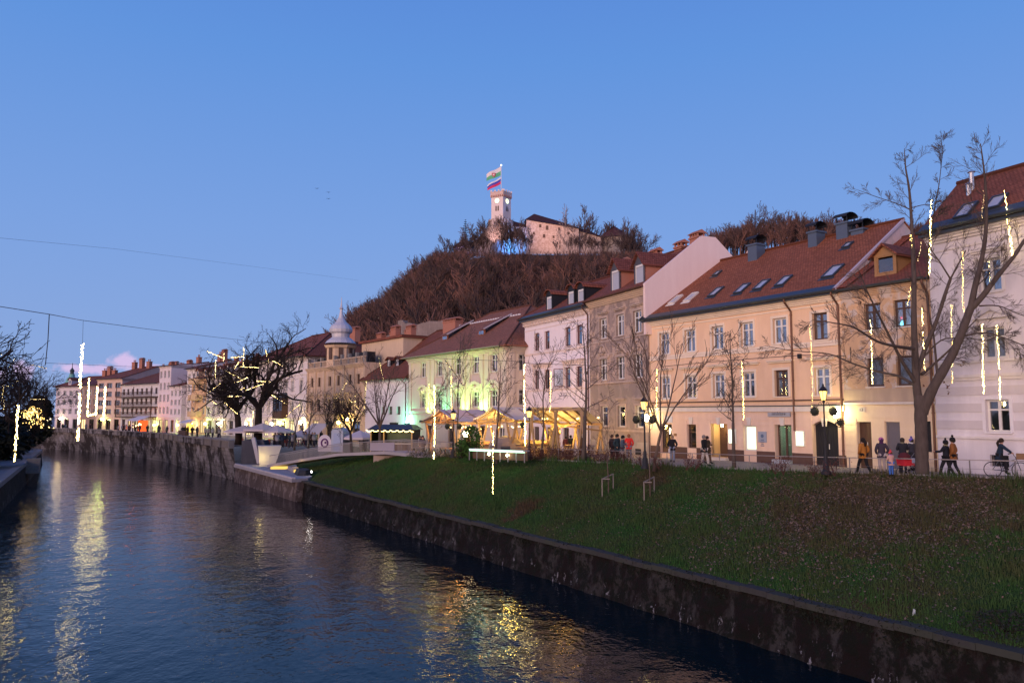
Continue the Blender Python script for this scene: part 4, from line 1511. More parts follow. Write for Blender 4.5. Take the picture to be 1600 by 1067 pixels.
# ------------------------------------------------------------------ 7. small white house, big hipped roof
def house_smallwhite():
 b = Bld('low white house with steep dark red roof behind the fairy-lit kiosk', P_SW_L, P_SW_R, 16.0)
 f = b.front
 wall = plaster((0.76, 0.70, 0.74), 0.15, (0.5, 0.45, 0.48), key='whiteS')
 ze = f.sz(643, 590)[1]
 g = b.g
 lo = zrow(f, 610, 635, 647.5)
 hi = zrow(f, 610, 599, 617)
 for u in (598.8, 610, 622.5):
  f.window(f.sz(u, 640)[0], lo[0], lo[1], .95, M_DFRAME, style='T', rich=1, curtain=0, sill=wall)
 for u in (594, 607, 623):
  x = f.sz(u, 608)[0]
  f.mb('blind_panel', MB().box(x - .6, x + .6, -.04, 0, hi[0], hi[1]), wall)
 for u in (588, 606, 628):
  f.door(f.sz(u, 690)[0], g, g + 2.4, 1.2, M_DWOOD, 'panel')
 f.wall(wall, g - 1, ze)
 f.band(lo[0] - .9, lo[0] - .8, .08, wall)
 f.cornice(ze, wall, .3, .3)
 b.shell(wall, ze)
 b.roof(TILE_C, ze + .05, 14.3, 8.0, hipL=5.2, hipR=.8, over=.7)
 b.gutter(M_COPPER)
 b.pipe(b.w - .3, M_COPPER)
 for u, v in ((608, 572), (621, 571)):
  p = b.onroof(u, v)
  b.dormer(p.x, p.z, .7, .8, TILE_C, M_DARK, M_DARK, 'gable', M_DARK, yf=p.y, rise=.25)
 b.chimney(b.w - 1.5, 7.5, 13.0, 3.0, 1.2, 2.0, M_BRICKRED, 'brick')
 return b
B_SMALL = house_smallwhite()
# ------------------------------------------------------------------ 8. ornate house with onion cupola
def house_cupola():
 b = Bld('ornate ochre house crowned by a turret with white onion cupola and spire', P_OB_L, P_SW_L, 13.0)
 f = b.front
 wall = plaster((0.74, 0.53, 0.36), 0.45, (0.36, 0.25, 0.19), key='ornate', patch=.45, patchcol=(0.70, 0.50, 0.34))
 st = plaster((0.70, 0.52, 0.37), 0.45, (0.28, 0.2, 0.16), key='ornatest')
 ze = f.sz(560, 567)[1]
 g = b.g
 us = [488, 499, 515.5, 529, 547, 560]
 xs = [f.sz(u, 600)[0] for u in us]
 top = zrow(f, 529, 587, 602)
 mid = zrow(f, 529, 623, 641)
 for x in xs:
  f.window(x, top[0], top[1], 1.0, M_DFRAME, style='C', surround=st, sill=st, curtain=0, gl=M_GLASSD)
  f.window(x, mid[0], mid[1], 1.0, M_DFRAME, style='C', surround=st, sill=st, curtain=0, gl=M_GLASSD)
  m = MB()
  n = 8
  for k in range(n):
   a0, a1 = math.pi * k / n, math.pi * (k + 1) / n
   m.beam((x + .75 * math.cos(a0), -.1, mid[1] + .45 + .5 * math.sin(a0)), (x + .75 * math.cos(a1), -.1, mid[1] + .45 + .5 * math.sin(a1)), .2, .16, up=(0, 1, 0))
  m.ball((x, -.05, mid[1] + .5), .2)
  f.mb('arched_hood', m, st)
  f.mb('apron', MB().box(x - .6, x + .6, -.08, 0, top[0] - .9, top[0] - .25), st)
 ends = [.3] + [(xs[i] + xs[i + 1]) / 2 for i in range(5)] + [b.w - .3]
 for x in ends:
  f.mb('pilaster', MB().box(x - .25, x + .25, -.16, 0, mid[0] - .4, ze - .5), st)
 for u, w_ in ((492, 2.2), (514, 2.2), (534, 2.0), (556, 2.4)):
  x = f.sz(u, 690)[0]
  f.window(x, g + .3, g + 3.0, w_, M_DFRAME, style='C', lit=((1, .72, .35), 1.0, 'shop_glow') if u in (492, 534) else None, curtain=0)
 f.wall(wall, g - 1, ze)
 f.band(mid[0] - .6, mid[0] - .35, .25, st)
 f.band(top[0] - 1.15, top[0] - 1.0, .12, st)
 f.cornice(ze, st, .5, .6)
 # roof terrace parapet with urns and dark planting boxes
 m = MB()
 for k in range(40):
  x = .3 + k * (b.w - .6) / 39
  m.box(x - .07, x + .07, -.1, .05, ze, ze + .75)
 m.box(0, b.w, -.15, .1, ze + .75, ze + .9)
 f.mb('balustrade', m, st, kind='stuff')
 for k in range(9):
  x = .5 + k * (b.w - 1) / 8
  f.mb('terrace_post', MB().box(x - .22, x + .22, -.15, .25, ze, ze + 1.5), M_STONE)
 f.mb('planter_box', MB().box(1.0, 5.5, 1.0, 2.2, ze, ze + 1.5), M_DARK)
 f.mb('planter_box', MB().box(13.5, 19.5, 1.0, 2.2, ze, ze + 1.6), M_DARK)
 b.shell(wall, ze)
 # set-back storey with flat roof edge running right
 zs = ze + 2.6
 m = MB()
 m.box(12.2, b.w + 4.0, 3.5, 12.0, ze, f.sz(630, 527, 3.5)[1] + .0)
 b.part('attic_storey', m, plaster((.66, .49, .34), .25, key='attic'))
 zt = f.sz(630, 527, 3.5)[1]
 b.part('attic_roof', MB().box(11.8, b.w + 4.4, 3.1, 12.4, zt + .02, zt + .35), TILE_B)
 for k in range(5):
  b.chimney(13.5 + k * 2.3, 6 + (k % 2), zt + .3, 1.5, .8, .9 + .3 * (k % 3), M_BRICKRED, 'brick')
 # turret
 tx = f.sz(531, 555, 1.5)[0]
 zt0, zt1 = ze - .2, f.sz(531, 537, 0)[1]
 rr = 2.15
 m = MB()
 m.lathe([(rr, 0), (rr, zt1 - zt0 - .5), (rr + .2, zt1 - zt0 - .35), (rr + .35, zt1 - zt0 - .1), (rr + .45, zt1 - zt0)], 8, (tx, 1.6, zt0))
 b.part('turret', m, wall)
 m = MB()
 for k in range(8):
  t = 2 * math.pi * (k + .5) / 8
  cx, cy = tx + (rr - .1) * math.cos(t), 1.6 + (rr - .1) * math.sin(t)
  M = Matrix.Translation((cx, cy, zt0 + 1.2)) @ Matrix.Rotation(t + math.pi / 2, 4, 'Z')
  m.box(-.3, .3, -.08, .08, 0, 1.9, M)
 b.part('turret_window', m, M_DFRAME)
 Y0 = (f.O + f.N * 1.6 + f.X * tx).y
 def zz(v): return at(531, v, Y0).z
 prof_px = [(24, 537), (21.5, 533), (13.5, 527), (14, 522), (17.5, 519), (18.2, 515), (15.5, 509.5), (9, 504), (4.5, 497), (2.6, 489), (1.9, 484), (3.4, 482), (1.6, 479.5), (.9, 474), (.25, 464)]
 prof = [(max(.02, w_ / FPX * Y0), zz(v)) for w_, v in prof_px]
 b.part('onion_cupola', MB().lathe(prof, 16, (tx, 1.6, 0)), flat((.55, .53, .56), .45, .2, key='cupola_sheet'))
 # bright shop lamps
 for u, v, c in ((535, 660, (1, .85, .2)), (549, 655, (1, .8, .3))):
  x, z = f.sz(u, v)
  lo = f.mb('wall_lantern', MB().tube([(x, 0, z - .2), (x, -.5, z - .25)], .04, 5), M_DARK)
  link('lamp_globe', MB().ball((x, -.6, z), .24).mesh('lamp_globe', emit(c, 70)), lo)
  point_light('lantern_light', f.loc(x, -.8, z), 150, c, .25, b.root)
 return b
B_CUP = house_cupola()
# ------------------------------------------------------------------ 9. white corner hotel
def house_hotel():
 b = Bld('long white three-storey house with red hipped roof and dark timber oriel', P_HO_L, P_OB_L, 16.0)
 f = b.front
 wall = plaster((0.72, 0.64, 0.64), 0.25, (0.45, 0.39, 0.38), key='hotel')
 tr = plaster((0.70, 0.62, 0.58), 0.2, key='hotelt')
 ze = f.sz(478, 557)[1]
 g = b.g
 rows = [zrow(f, 448, 565.5, 578), zrow(f, 447.8, 595.5, 612), zrow(f, 455, 626, 645)]
 xs = [f.sz(u, 600)[0] for u in (471, 457.3, 448, 438.7)]
 st = (xs[1] - xs[3]) / 2
 while xs[-1] - st > .8:
  xs.append(xs[-1] - st)
 for r, (z0, z1) in enumerate(rows):
  for i, x in enumerate(xs):
   if r == 2 and i in (2, 3):
    continue
   f.window(x, z0, z1, 1.15, M_WFRAME, rich=1, surround=tr, sill=tr, curtain=.2, gl=M_GLASSD, hood=(tr, .2, .15) if r == 1 else None)
 for k, u in enumerate((470, 455, 441, 428, 415, 402)):
  x = f.sz(u, 690)[0]
  f.window(x, g + .2, g + 2.9, 1.9, M_DFRAME, style='C', lit=((1, .78, .42), 1.1, 'shop_glow') if k in (1, 3, 4) else None, curtain=0)
 # timber oriel
 xo = f.sz(443, 632)[0]
 m = MB()
 z0, z1 = rows[2][0] - .9, rows[2][1] + .5
 m.box(xo - 1.9, xo + 1.9, -1.1, 0, z0, z0 + 1.2); m.box(xo - 1.9, xo + 1.9, -1.1, 0, z1 - .2, z1)
 for k in range(6):
  xx = xo - 1.9 + k * 3.7 / 5
  m.box(xx, xx + .1, -1.1, -1.0, z0 + 1.2, z1 - .2)
 m.box(xo - 1.9, xo - 1.8, -1.0, 0, z0 + 1.2, z1 - .2); m.box(xo + 1.8, xo + 1.9, -1.0, 0, z0 + 1.2, z1 - .2)
 o = f.mb('oriel', m, M_DWOOD)
 rf = MB()
 rf.idx([(xo - 2.1, -1.3, z1), (xo + 2.1, -1.3, z1), (xo + 1.3, 0, z1 + .9), (xo - 1.3, 0, z1 + .9), (xo - 2.1, 0, z1), (xo + 2.1, 0, z1)], [(0, 1, 2, 3), (0, 3, 4), (1, 5, 2)])
 link('oriel_roof', rf.mesh('oriel_roof', M_METAL), o)
 link('pane', MB().box(xo - 1.8, xo + 1.8, -1.03, -1.02, z0 + 1.2, z1 - .2).mesh('pane', M_GLASSD), o)
 f.wall(wall, g - 1, ze)
 f.band(rows[1][1] + .75, rows[1][1] + .95, .1, tr)
 f.band(rows[2][1] + .9, rows[2][1] + 1.0, .08, tr)
 f.band(rows[2][0] - .9, rows[2][0] - .65, .2, tr)
 f.cornice(ze, tr, .5, .5)
 b.shell(wall, ze)
 b.roof(rooftile((.30, .09, .05), key='bright_tiles', dark=.3), ze + .1, 17.0, 8.0, hipL=8.0, hipR=8.5, over=.8)
 b.gutter()
 b.chimney(b.w - 3, 9.5, 15.0, 2.5, 1.0, 2.0, M_BRICKRED, 'brick')
 for u, v, c in ((443, 660, (.85, 1, .2)), (475, 660, (1, .8, .35)), (430, 662, (1, .75, .3))):
  x, z = f.sz(u, v)
  lo = f.mb('wall_lantern', MB().tube([(x, 0, z - .2), (x, -.5, z - .25)], .04, 5), M_DARK)
  link('lamp_globe', MB().ball((x, -.6, z), .26).mesh('lamp_globe', emit(c, 80)), lo)
  point_light('lantern_light', f.loc(x, -.8, z), 200 if u == 443 else 110, c, .3, b.root)
 x = f.sz(429, 652)[0]
 f.mb('name_board', MB().box(x - .7, x + .7, -.2, -.1, f.sz(429, 660)[1], f.sz(429, 656)[1]), M_DARK)
 return b
B_HOTEL = house_hotel()
# ================================================================== far row along the bend
def farpt(u):
 Y = interp(u, [60, 86, 150, 203, 280, 330, 367, 395], [197, 195, 188, 181, 162, 151, 144, 139.5])
 p = at(u, 645, Y)
 return (p.x, p.y)
def far_house(label, u0, u1, v_eave, v_ridge, col, floors, cols, roofm, depth=12, hipL=0, hipR=0, gf=None, balc=0, wide=False, off=0.0, name='townhouse', dorm=0, lamp=None, chim=2, bowed=False, rise=None):
 L, R_ = farpt(u0), farpt(u1)
 if off:
  d = Vector((R_[0] - L[0], R_[1] - L[1])).normalized()
  L = (L[0] - d.y * off, L[1] + d.x * off); R_ = (R_[0] - d.y * off, R_[1] + d.x * off)
 b = Bld(label, L, R_, depth, -1.0, name=name)
 f = b.front
 wall = plaster(col, .3, tuple(c * .55 for c in col), key='far' + label[:8])
 tr = plaster(tuple(min(.8, c * 1.05) for c in col), .2, key='fart' + label[:8])
 um = (u0 + u1) / 2
 ze = f.sz(um, v_eave)[1]
 g = b.g
 base = g + 3.4
 fh = (ze - .6 - base) / floors
 for r in range(floors):
  for c in range(cols):
   x = (c + .5) * b.w / cols
   w_ = min(1.1, b.w / cols * .5)
   if wide: w_ = b.w / cols * .62
   z0 = base + r * fh + fh * .22
   f.window(x, z0, z0 + fh * .6, w_, M_DFRAME if (wide or balc) else M_WFRAME, rich=1, style='C' if not wide else 'T', surround=tr if not wide else None, sill=tr, curtain=0, gl=M_GLASSD)
 n = max(2, int(b.w / 3))
 rr = random.Random(label)
 for c in range(n):
  x = (c + .5) * b.w / n
  lit = rr.random() < .35
  f.window(x, g + .2, g + 2.7, b.w / n * .55, M_DFRAME, rich=1, style='C', lit=((1, .74, .36), rr.choice((.8, 1.3)), 'shop_glow%d' % rr.randint(0, 1)) if lit else None, curtain=0, gl=M_GLASSD)
 f.wall(wall, g - 1, ze)
 f.band(base - .25, base, .15, tr)
 f.cornice(ze, tr, .4, .4)
 if balc:
  for r in range(balc):
   z = base + r * fh - .05
   m = MB()
   m.box(.3, b.w - .3, -1.5, 0, z - .18, z)
   k = .3
   while k < b.w - .3:
    m.box(k, k + .06, -1.48, -1.42, z, z + .95)
    k += .45
   m.box(.3, b.w - .3, -1.5, -1.4, z + .95, z + 1.05)
   for x in (.4, b.w / 2, b.w - .5):
    m.box(x, x + .12, -1.45, -1.33, z, z + fh)
   f.mb('balcony', m, M_DWOOD)
 b.shell(wall, ze)
 zr = at(um, v_ridge, (b.L.y + b.R.y) / 2 + 4).z
 if rise: zr = ze + rise
 b.roof(roofm, ze + .05, zr, depth * .5, hipL=hipL, hipR=hipR, over=.6, side=.1, gable=wall)
 b.gutter()
 for k in range(chim):
  x = b.w * (k + .7) / (chim + .4)
  b.chimney(x, depth * .45, zr - .6, 1.2, .8, 1.7 + .5 * (k % 2), M_BRICKRED, 'brick' if k % 2 else 'pots')
 for k in range(dorm):
  x = b.w * (k + .5) / dorm
  b.dormer(x, b.ze + .55, .8, 1.1, roofm, wall, M_WFRAME, 'gable', wall, yf=.4, rise=.4, gl=M_GLASSD)
 if lamp:
  for (u, v, c, e) in lamp:
   x, z = f.sz(u, v)
   lo = f.mb('wall_lantern', MB().tube([(x, 0, z - .2), (x, -.6, z - .25)], .05, 5), M_DARK)
   link('lamp_globe', MB().ball((x, -.7, z), .22).mesh('lamp_globe', emit(c, 60)), lo)
   point_light('lantern_light', f.loc(x, -.9, z), e, c, .3, b.root)
 return b
YG, YW, OR_ = (.75, 1, .22), (1, .82, .42), (1, .30, .08)
R1, R2, R3 = TILE_B, TILE_C, rooftile((0.20, 0.075, 0.07), key='far_tiles')
far_house('white far house half hidden by the big bare tree, slate dormer roof', 367, 395, 580, 562, (.70, .66, .68), 3, 4, R2, chim=1, lamp=[(390, 662, YW, 90)])
far_house('grey-white far house with dark wooden balconies left of the big bare tree', 346, 367, 586, 566, (.62, .58, .56), 3, 3, R2, balc=0, lamp=[(347, 662, YW, 90)], chim=1, dorm=2)
far_house('slim pale far house with green glowing lamp over its door', 322, 346, 590, 574, (.66, .60, .58), 3, 3, R2, lamp=[(326, 662, YG, 190)], chim=1, dorm=2)
ho = far_house('far house with orange bay front and stacked small balconies', 298, 322, 592, 578, (.70, .46, .28), 3, 3, R1, lamp=[(306, 663, YW, 160)], chim=1, dorm=2)
for k in range(3):
 z = 2.4 + k * 3.2
 m = MB().lathe([(1.9, 0), (2.0, .15), (2.0, .2)], 12, (3.4, 0, z)).lathe([(1.95, .2), (1.95, 1.1), (1.85, 1.1), (1.85, .2)], 12, (3.4, 0, z))
 ho.part('bow_balcony', m, ho.front and plaster((.72, .48, .28), .3, key='bow'))
far_house('tall cream far house with steep gable beside the orange bay house', 283, 298, 577, 562, (.76, .68, .66), 4, 2, R2, depth=14, lamp=[(284, 664, YG, 170)], chim=2, off=1)
far_house('low pink-white far house with small red roof between taller ones', 265, 283, 603, 592, (.74, .66, .68), 3, 3, R1, chim=0)
far_house('tall narrow pink-white far house with attic loggia', 247, 265, 572, 566, (.74, .64, .66), 4, 3, R2, depth=16, chim=1, lamp=[(246, 664, YG, 150)])
far_house('white far house with three dark timber galleries and many chimneys', 189, 247, 600, 578, (.70, .66, .68), 3, 8, R2, depth=18, balc=3, chim=4, dorm=0)
far_house('pink far corner house with wide dark multi-pane windows', 150, 189, 592, 572, (.70, .50, .42), 4, 3, R1, depth=18, wide=True, chim=3, hipL=4, lamp=[(163, 655, YG, 150)])
far_house('brown far house partly behind the hanging light strings', 124, 150, 602, 586, (.36, .25, .22), 3, 4, R3, chim=3)
far_house('white far house with hipped red roof and one white dormer, nearest the small bridge', 86, 124, 604, 588, (.72, .64, .68), 3, 4, R1, hipL=3.5, hipR=0, chim=0, dorm=1, lamp=[(98, 654, (1, .75, .35), 30)])
far_house('pinkish far building left of the small bridge, behind the dark trees', 66, 84, 606, 596, (.60, .38, .32), 3, 3, R3, off=25, chim=0)
# second row roofs that show above the first one
for (u0, u1, ve, vr, lab) in ((128, 176, 590, 577, 'roof of a back house behind the pink corner house'), (196, 262, 583, 570, 'back house roof with brick chimneys above the timber galleries'), (330, 372, 566, 545, 'tall back house with red roof behind the big bare tree')):
 far_house(lab, u0, u1, ve, vr, (.66, .52, .48), 3, 4, R2, off=17, chim=4)
# green copper church cupola far behind
cp = thing('church_cupola', 'small green copper church cupola above the leftmost far house', 'church tower', at(111, 614, 260) - Vector((0, 0, 3)))
zs = 260 / FPX
MB().lathe([(1.7, -6), (1.7, 5), (2.0, 5.6), (1.9, 6.6), (1.4, 8), (.9, 8.4), (.8, 9.3)], 10).build('dome', flat((.18, .42, .36), .6, key='copper_green'), cp)
MB().lathe([(.6, 9.3), (.6, 10.2), (.8, 10.4), (.4, 11.0), (.12, 11.4), (.08, 13)], 8).build('lantern', flat((.05, .07, .07), .6, key='dark_copper'), cp)
# ruined wall between the roofs, foot of the hill
def ruin():
 p0, p1 = at(603, 520, 128), at(704, 505, 118)
 d = (p1 - p0)
 w = math.hypot(d.x, d.y)
 t = thing('ruined_wall', 'broken grey stone wall with an arched opening behind the roofs', 'ruin', (p0.x, p0.y, 4), math.atan2(d.y, d.x))
 m = MB()
 rr = random.Random(3)
 n = 36
 tops = []
 for i in range(n + 1):
  u = 603 + 101 * i / n
  v = interp(u, [603, 612, 620, 621, 632, 633, 640, 650, 660, 672, 690, 704], [525, 522, 521, 501, 500, 506, 504, 508, 505, 502, 501, 498]) + rr.uniform(-.8, .8)
  tops.append(at(u, v, lerp(128, 118, i / n)).z - 4)
 for i in range(n):
  xa, xb = w * i / n, w * (i + 1) / n
  if 624 < 603 + 101 * (i + .5) / n < 629:
   zt = tops[i] - 1.2
   m.box(xa, xb, 0, 1.0, zt, tops[i])
   m.box(xa, xb, 0, 1.0, -4, zt - 1.6)
  else:
   m.box(xa, xb, 0, 1.0, -4, (tops[i] + tops[i + 1]) / 2)
 m.build('wall', plaster((.34, .27, .25), .6, (.12, .09, .08), key='ruin', patch=.5, patchcol=(.2, .16, .14)), t)
ruin()
# ================================================================== ground, river, banks
WL = [(26.0, 0.0), (11.8, 22.8), (-33.1, 94.8)]             # water line of the right bank
E_ = [(36, 12), (28, 25.5), (21.7, 33), (10.6, 43), (1.9, 52.3), (-8.8, 67), (-15.0, 88), (-20, 98.5)]
def polyat(P, t):
 L = [0]
 for a, b in zip(P[:-1], P[1:]):
  L.append(L[-1] + math.hypot(b[0] - a[0], b[1] - a[1]))
 s = t * L[-1]
 return (float(np.interp(s, L, [p[0] for p in P])), float(np.interp(s, L, [p[1] for p in P])))
WT = [(26.6, 0.3), (12.3, 23.2), (-17.9, 71.6), (-19.0, 74.2), (-19.3, 76.7), (-21.8, 81.5), (-26.4, 95.7)]  # foot of the grass
GX = {}
def slope_grid(nt=120, ns=26):
 vs, fs = [], []
 rr = np.random.RandomState(2)
 for i in range(nt + 1):
  t = i / nt
  a, e = polyat(WT, t), polyat(E_, t)
  zt = gz(e[1])
  for j in range(ns + 1):
   s = j / ns
   x, y = lerp(a[0], e[0], s), lerp(a[1], e[1], s)
   prof = s ** 0.82 * (1.0 if s < 1 else 1)
   z = lerp(-3.18, zt + .02, prof) + .10 * math.sin(x * .7 + y * .3) * math.sin(s * math.pi) + .05 * math.sin(x * 1.9 - y * 1.1) * math.sin(s * math.pi)
   vs.append((x, y, z))
 for i in range(nt):
  for j in range(ns):
   a = i * (ns + 1) + j
   fs.append((a, a + 1, a + ns + 2, a + ns + 1)[::-1])
 return vs, fs
s_ = NT('grass')
v_ = s_.world()
n1 = s_.noise(v_, .25, 6, .6)
n2 = s_.noise(v_, 3.5, 6, .7)
n3 = s_.noise(v_, 22, 3, .6)
c_ = s_.mix(s_.ramp(n1, [(.35, 0), (.65, 1)]), (.030, .088, .022), (.060, .060, .028))
c_ = s_.mix(s_.math('MULTIPLY', s_.ramp(n2, [(.45, 0), (.7, 1)]), .6), c_, (.018, .038, .012))
c_ = s_.mix(s_.math('MULTIPLY', s_.ramp(s_.noise(v_, .12, 3, .5), [(.56, 0), (.68, 1)]), .7), c_, (.085, .052, .030))
c_ = s_.mix(s_.math('MULTIPLY', s_.ramp(n3, [(.4, 0), (.7, 1)]), .5), c_, (.05, .08, .025))
c_ = bare_patches(s_, c_)
M_GRASS = s_.bsdf(c_, .95, bump=n3, bstr=1.0, bdist=.08, spec=.05)
gv, gf = slope_grid()
m = MB(); m.idx(gv, gf)
m.build('grass_bank', M_GRASS, kind='structure', smooth=True)
# paved promenade and the land behind
QUAY = [(-33.1, 94.8), (-40.5, 105.5), (-49.2, 118), (-59, 133.5), (-68, 144), (-78, 154), (-88, 165), (-97, 173), (-104, 178), (-113, 183), (-150, 190), (-500, 230)]
def ground():
 B_ = list(E_)[:-1] + [(-20, 98.5), (-27, 97.5)] + [(p[0] + .8, p[1] + .6) for p in QUAY]
 n = len(B_)
 rows = []
 for i, p in enumerate(B_):
  a = lerp(R(-12), R(97), i / (n - 1))
  row = []
  for d in (0, 1.5, 4, 9, 18, 40, 110, 400, 1500, 6000):
   row.append((p[0] + d * math.cos(a), p[1] + d * math.sin(a), gz(p[1]) if i < 8 else -1.0))
  rows.append(row)
 vs = [q for r in rows for q in r]
 k = len(rows[0])
 fs = [(i * k + j, i * k + j + 1, (i + 1) * k + j + 1, (i + 1) * k + j) for i in range(n - 1) for j in range(k - 1)]
 m = MB(); m.idx(vs, fs)
 s = NT('paving')
 v = s.world()
 b = s.n('ShaderNodeTexBrick')
 b.inputs['Scale'].default_value = 1.0
 b.inputs['Brick Width'].default_value = .6
 b.inputs['Row Height'].default_value = .4
 b.inputs['Mortar Size'].default_value = .012
 b.inputs['Color1'].default_value = (.34, .30, .28, 1)
 b.inputs['Color2'].default_value = (.27, .24, .225, 1)
 b.inputs['Mortar'].default_value = (.07, .06, .055, 1)
 s.l(v, b.inputs['Vector'])
 nn = s.noise(v, .6, 6, .65)
 c = s.mix(s.math('MULTIPLY', nn, .5), b.outputs[0], (.10, .085, .08))
 m.build('promenade', s.bsdf(c, .75, bump=b.outputs[1], bstr=-.4, bdist=.01, spec=.3), kind='structure')
ground()
# kerb stones along the grass edge, one piece each
M_KERB = plaster((.42, .38, .36), .4, (.2, .18, .17), key='kerb')
kb = thing('kerb', 'pale stone kerb between the promenade paving and the grass bank', 'kerb', (0, 0, 0))
tt = 0.0
E_len = sum(math.hypot(b[0] - a[0], b[1] - a[1]) for a, b in zip(E_[:-1], E_[1:]))
nk = 78
rr = random.Random(5)
for i in range(nk):
 t0, t1 = i / nk, (i + .985) / nk
 if t1 > .93: break
 a, b = polyat(E_, t0), polyat(E_, t1)
 MB().beam((a[0] + .12, a[1] + .1, gz(a[1]) + .045), (b[0] + .12, b[1] + .1, gz(b[1]) + .045), .18, .12 + rr.uniform(-.01, .01)).build('kerb_stone', M_KERB, kb)
# water
s_ = NT('river_water')
v_ = s_.world()
w1 = s_.n('ShaderNodeTexNoise'); w1.inputs['Scale'].default_value = 1.5; w1.inputs['Detail'].default_value = 3.0; w1.inputs['Roughness'].default_value = .55
mp = s_.world(scale=(1.0, .62, 1)); s_.l(mp, w1.inputs['Vector'])
w2 = s_.noise(s_.world(scale=(1, .8, 1)), .35, 3, .5)
w3 = s_.noise(v_, 4.6, 2, .5)
h_ = s_.math('ADD', s_.math('MULTIPLY', w1.outputs[0], .042), s_.math('MULTIPLY', w2, .07))
h_ = s_.math('ADD', h_, s_.math('MULTIPLY', w3, .012))
M_WATER = s_.bsdf((.001, .010, .014), .038, bump=h_, bstr=1.0, bdist=1.0, spec=.30, IOR=1.33)
m = MB()
m.face([(-700, -60, -5), (200, -60, -5), (200, 260, -5), (-700, 260, -5)])
m.build('river', M_WATER, kind='structure')
# right bank river wall: a battered mossy wall with a coping made of slabs
s_ = NT('mossy_wall')
v_ = s_.world()
vs_ = s_.world(scale=(1, 1, .5))
n1 = s_.noise(vs_, 1.1, 7, .7)
n2 = s_.noise(v_, 2.6, 7, .72)
n3 = s_.noise(v_, 14, 4)
c_ = s_.mix(s_.ramp(n1, [(.49, 0), (.60, 1)]), (.010, .006, .005), (.040, .036, .033))
c_ = s_.mix(s_.math('MULTIPLY', s_.ramp(n2, [(.48, 0), (.56, 1)]), .9), c_, (.006, .007, .004))
c_ = s_.mix(s_.math('MULTIPLY', s_.ramp(n2, [(.66, 0), (.70, 1)]), .9), c_, (.06, .058, .058))
gm = s_.n('ShaderNodeNewGeometry'); sx = s_.n('ShaderNodeSeparateXYZ'); s_.l(gm.outputs['Position'], sx.inputs[0])
lowm = s_.math('MULTIPLY', s_.math('SUBTRACT', -4.15, sx.outputs[2]), 2.2, True)
c_ = s_.mix(s_.math('MULTIPLY', lowm, s_.ramp(s_.noise(vs_, 2.6, 6, .75), [(.60, 0), (.63, 1)])), c_, (.22, .21, .22))
M_MOSS = s_.bsdf(c_, .9, bump=s_.math('ADD', n2, s_.math('MULTIPLY', n3, .3)), bstr=.9, bdist=.12, spec=.2)
rwt = thing('river_wall', 'long dark moss-stained river wall below the grass bank', 'river wall', (0, 0, 0))
def rwall():
 n, k = 260, 12
 vs, fs = [], []
 L0, L1 = Vector((WL[0][0], WL[0][1], 0)), Vector((WL[2][0], WL[2][1], 0))
 mid = Vector((WL[1][0], WL[1][1], 0))
 d = (L1 - mid).normalized()
 nrm = Vector((d.y, -d.x, 0)) * -1     # towards the land is -nrm
 from mathutils import noise as mn
 for i in range(n + 1):
  p = mid + (L0 - mid) * (1 - i / (n * .2)) if i < n * .2 else mid + (L1 - mid) * ((i - n * .2) / (n * .8))
  for j in range(k + 1):
   z = lerp(-5.9, -3.24, j / k)
   q = p - nrm * lerp(-.1, .35, j / k)
   dz = mn.fractal(Vector((q.x * .9, q.y * .9, z * 1.6)), 1.0, 2.0, 4) * .16
   q = q + nrm * dz
   vs.append((q.x, q.y, z))
 for i in range(n):
  for j in range(k):
   a = i * (k + 1) + j
   fs.append((a, a + 1, a + k + 2, a + k + 1))
 m = MB(); m.idx(vs, fs)
 m.build('wall_face', M_MOSS, rwt, smooth=True)
 cop = plaster((.070, .064, .066), .7, (.04, .04, .035), key='coping', patch=.6, patchcol=(.05, .055, .04))
 nsl = 74
 rr = random.Random(9)
 tot = (L1 - mid).length
 # slabs
 for i in range(-14, 58):
  a = i * 1.18
  if a < 0:
   dd = (L0 - mid).normalized()
   p, q = mid + dd * (-a), mid + dd * (-a - 1.165)
  else:
   if a > tot - 25.0: break
   p, q = mid + d * a, mid + d * (a + 1.165)
  off = -nrm * .52
  j = rr.uniform(-.03, .03)
  MB().beam((p.x + off.x, p.y + off.y, -3.22 + j), (q.x + off.x, q.y + off.y, -3.22 + j), .62, .20).build('coping_slab', cop, rwt)
rwall()
# tall quay wall round the bend
s_ = NT('quay_stone')
v_ = s_.coord('UV')
b_ = s_.n('ShaderNodeTexBrick')
b_.inputs['Scale'].default_value = 1.0
b_.inputs['Brick Width'].default_value = 1.1
b_.inputs['Row Height'].default_value = .52
b_.inputs['Mortar Size'].default_value = .02
b_.inputs['Color1'].default_value = (.20, .175, .17, 1)
b_.inputs['Color2'].default_value = (.13, .115, .115, 1)
b_.inputs['Mortar'].default_value = (.05, .045, .04, 1)
s_.l(v_, b_.inputs['Vector'])
nn = s_.noise(s_.world(scale=(1, 1, .9)), .26, 8, .72)
c_ = s_.mix(s_.ramp(nn, [(.46, 0), (.54, .92)]), b_.outputs[0], (.022, .016, .014))
c_ = s_.mix(s_.math('MULTIPLY', s_.ramp(s_.noise(s_.world(), .45, 8, .75), [(.54, 0), (.62, 1)]), .8), c_, (.27, .25, .27))
M_QUAY = s_.bsdf(c_, .9, bump=s_.math('ADD', s_.math('MULTIPLY', b_.outputs[1], -.4), nn), bstr=.8, bdist=.1, spec=.15)
qt = thing('quay_wall', 'tall rough stone quay wall with parapet round the river bend', 'river wall', (0, 0, 0))
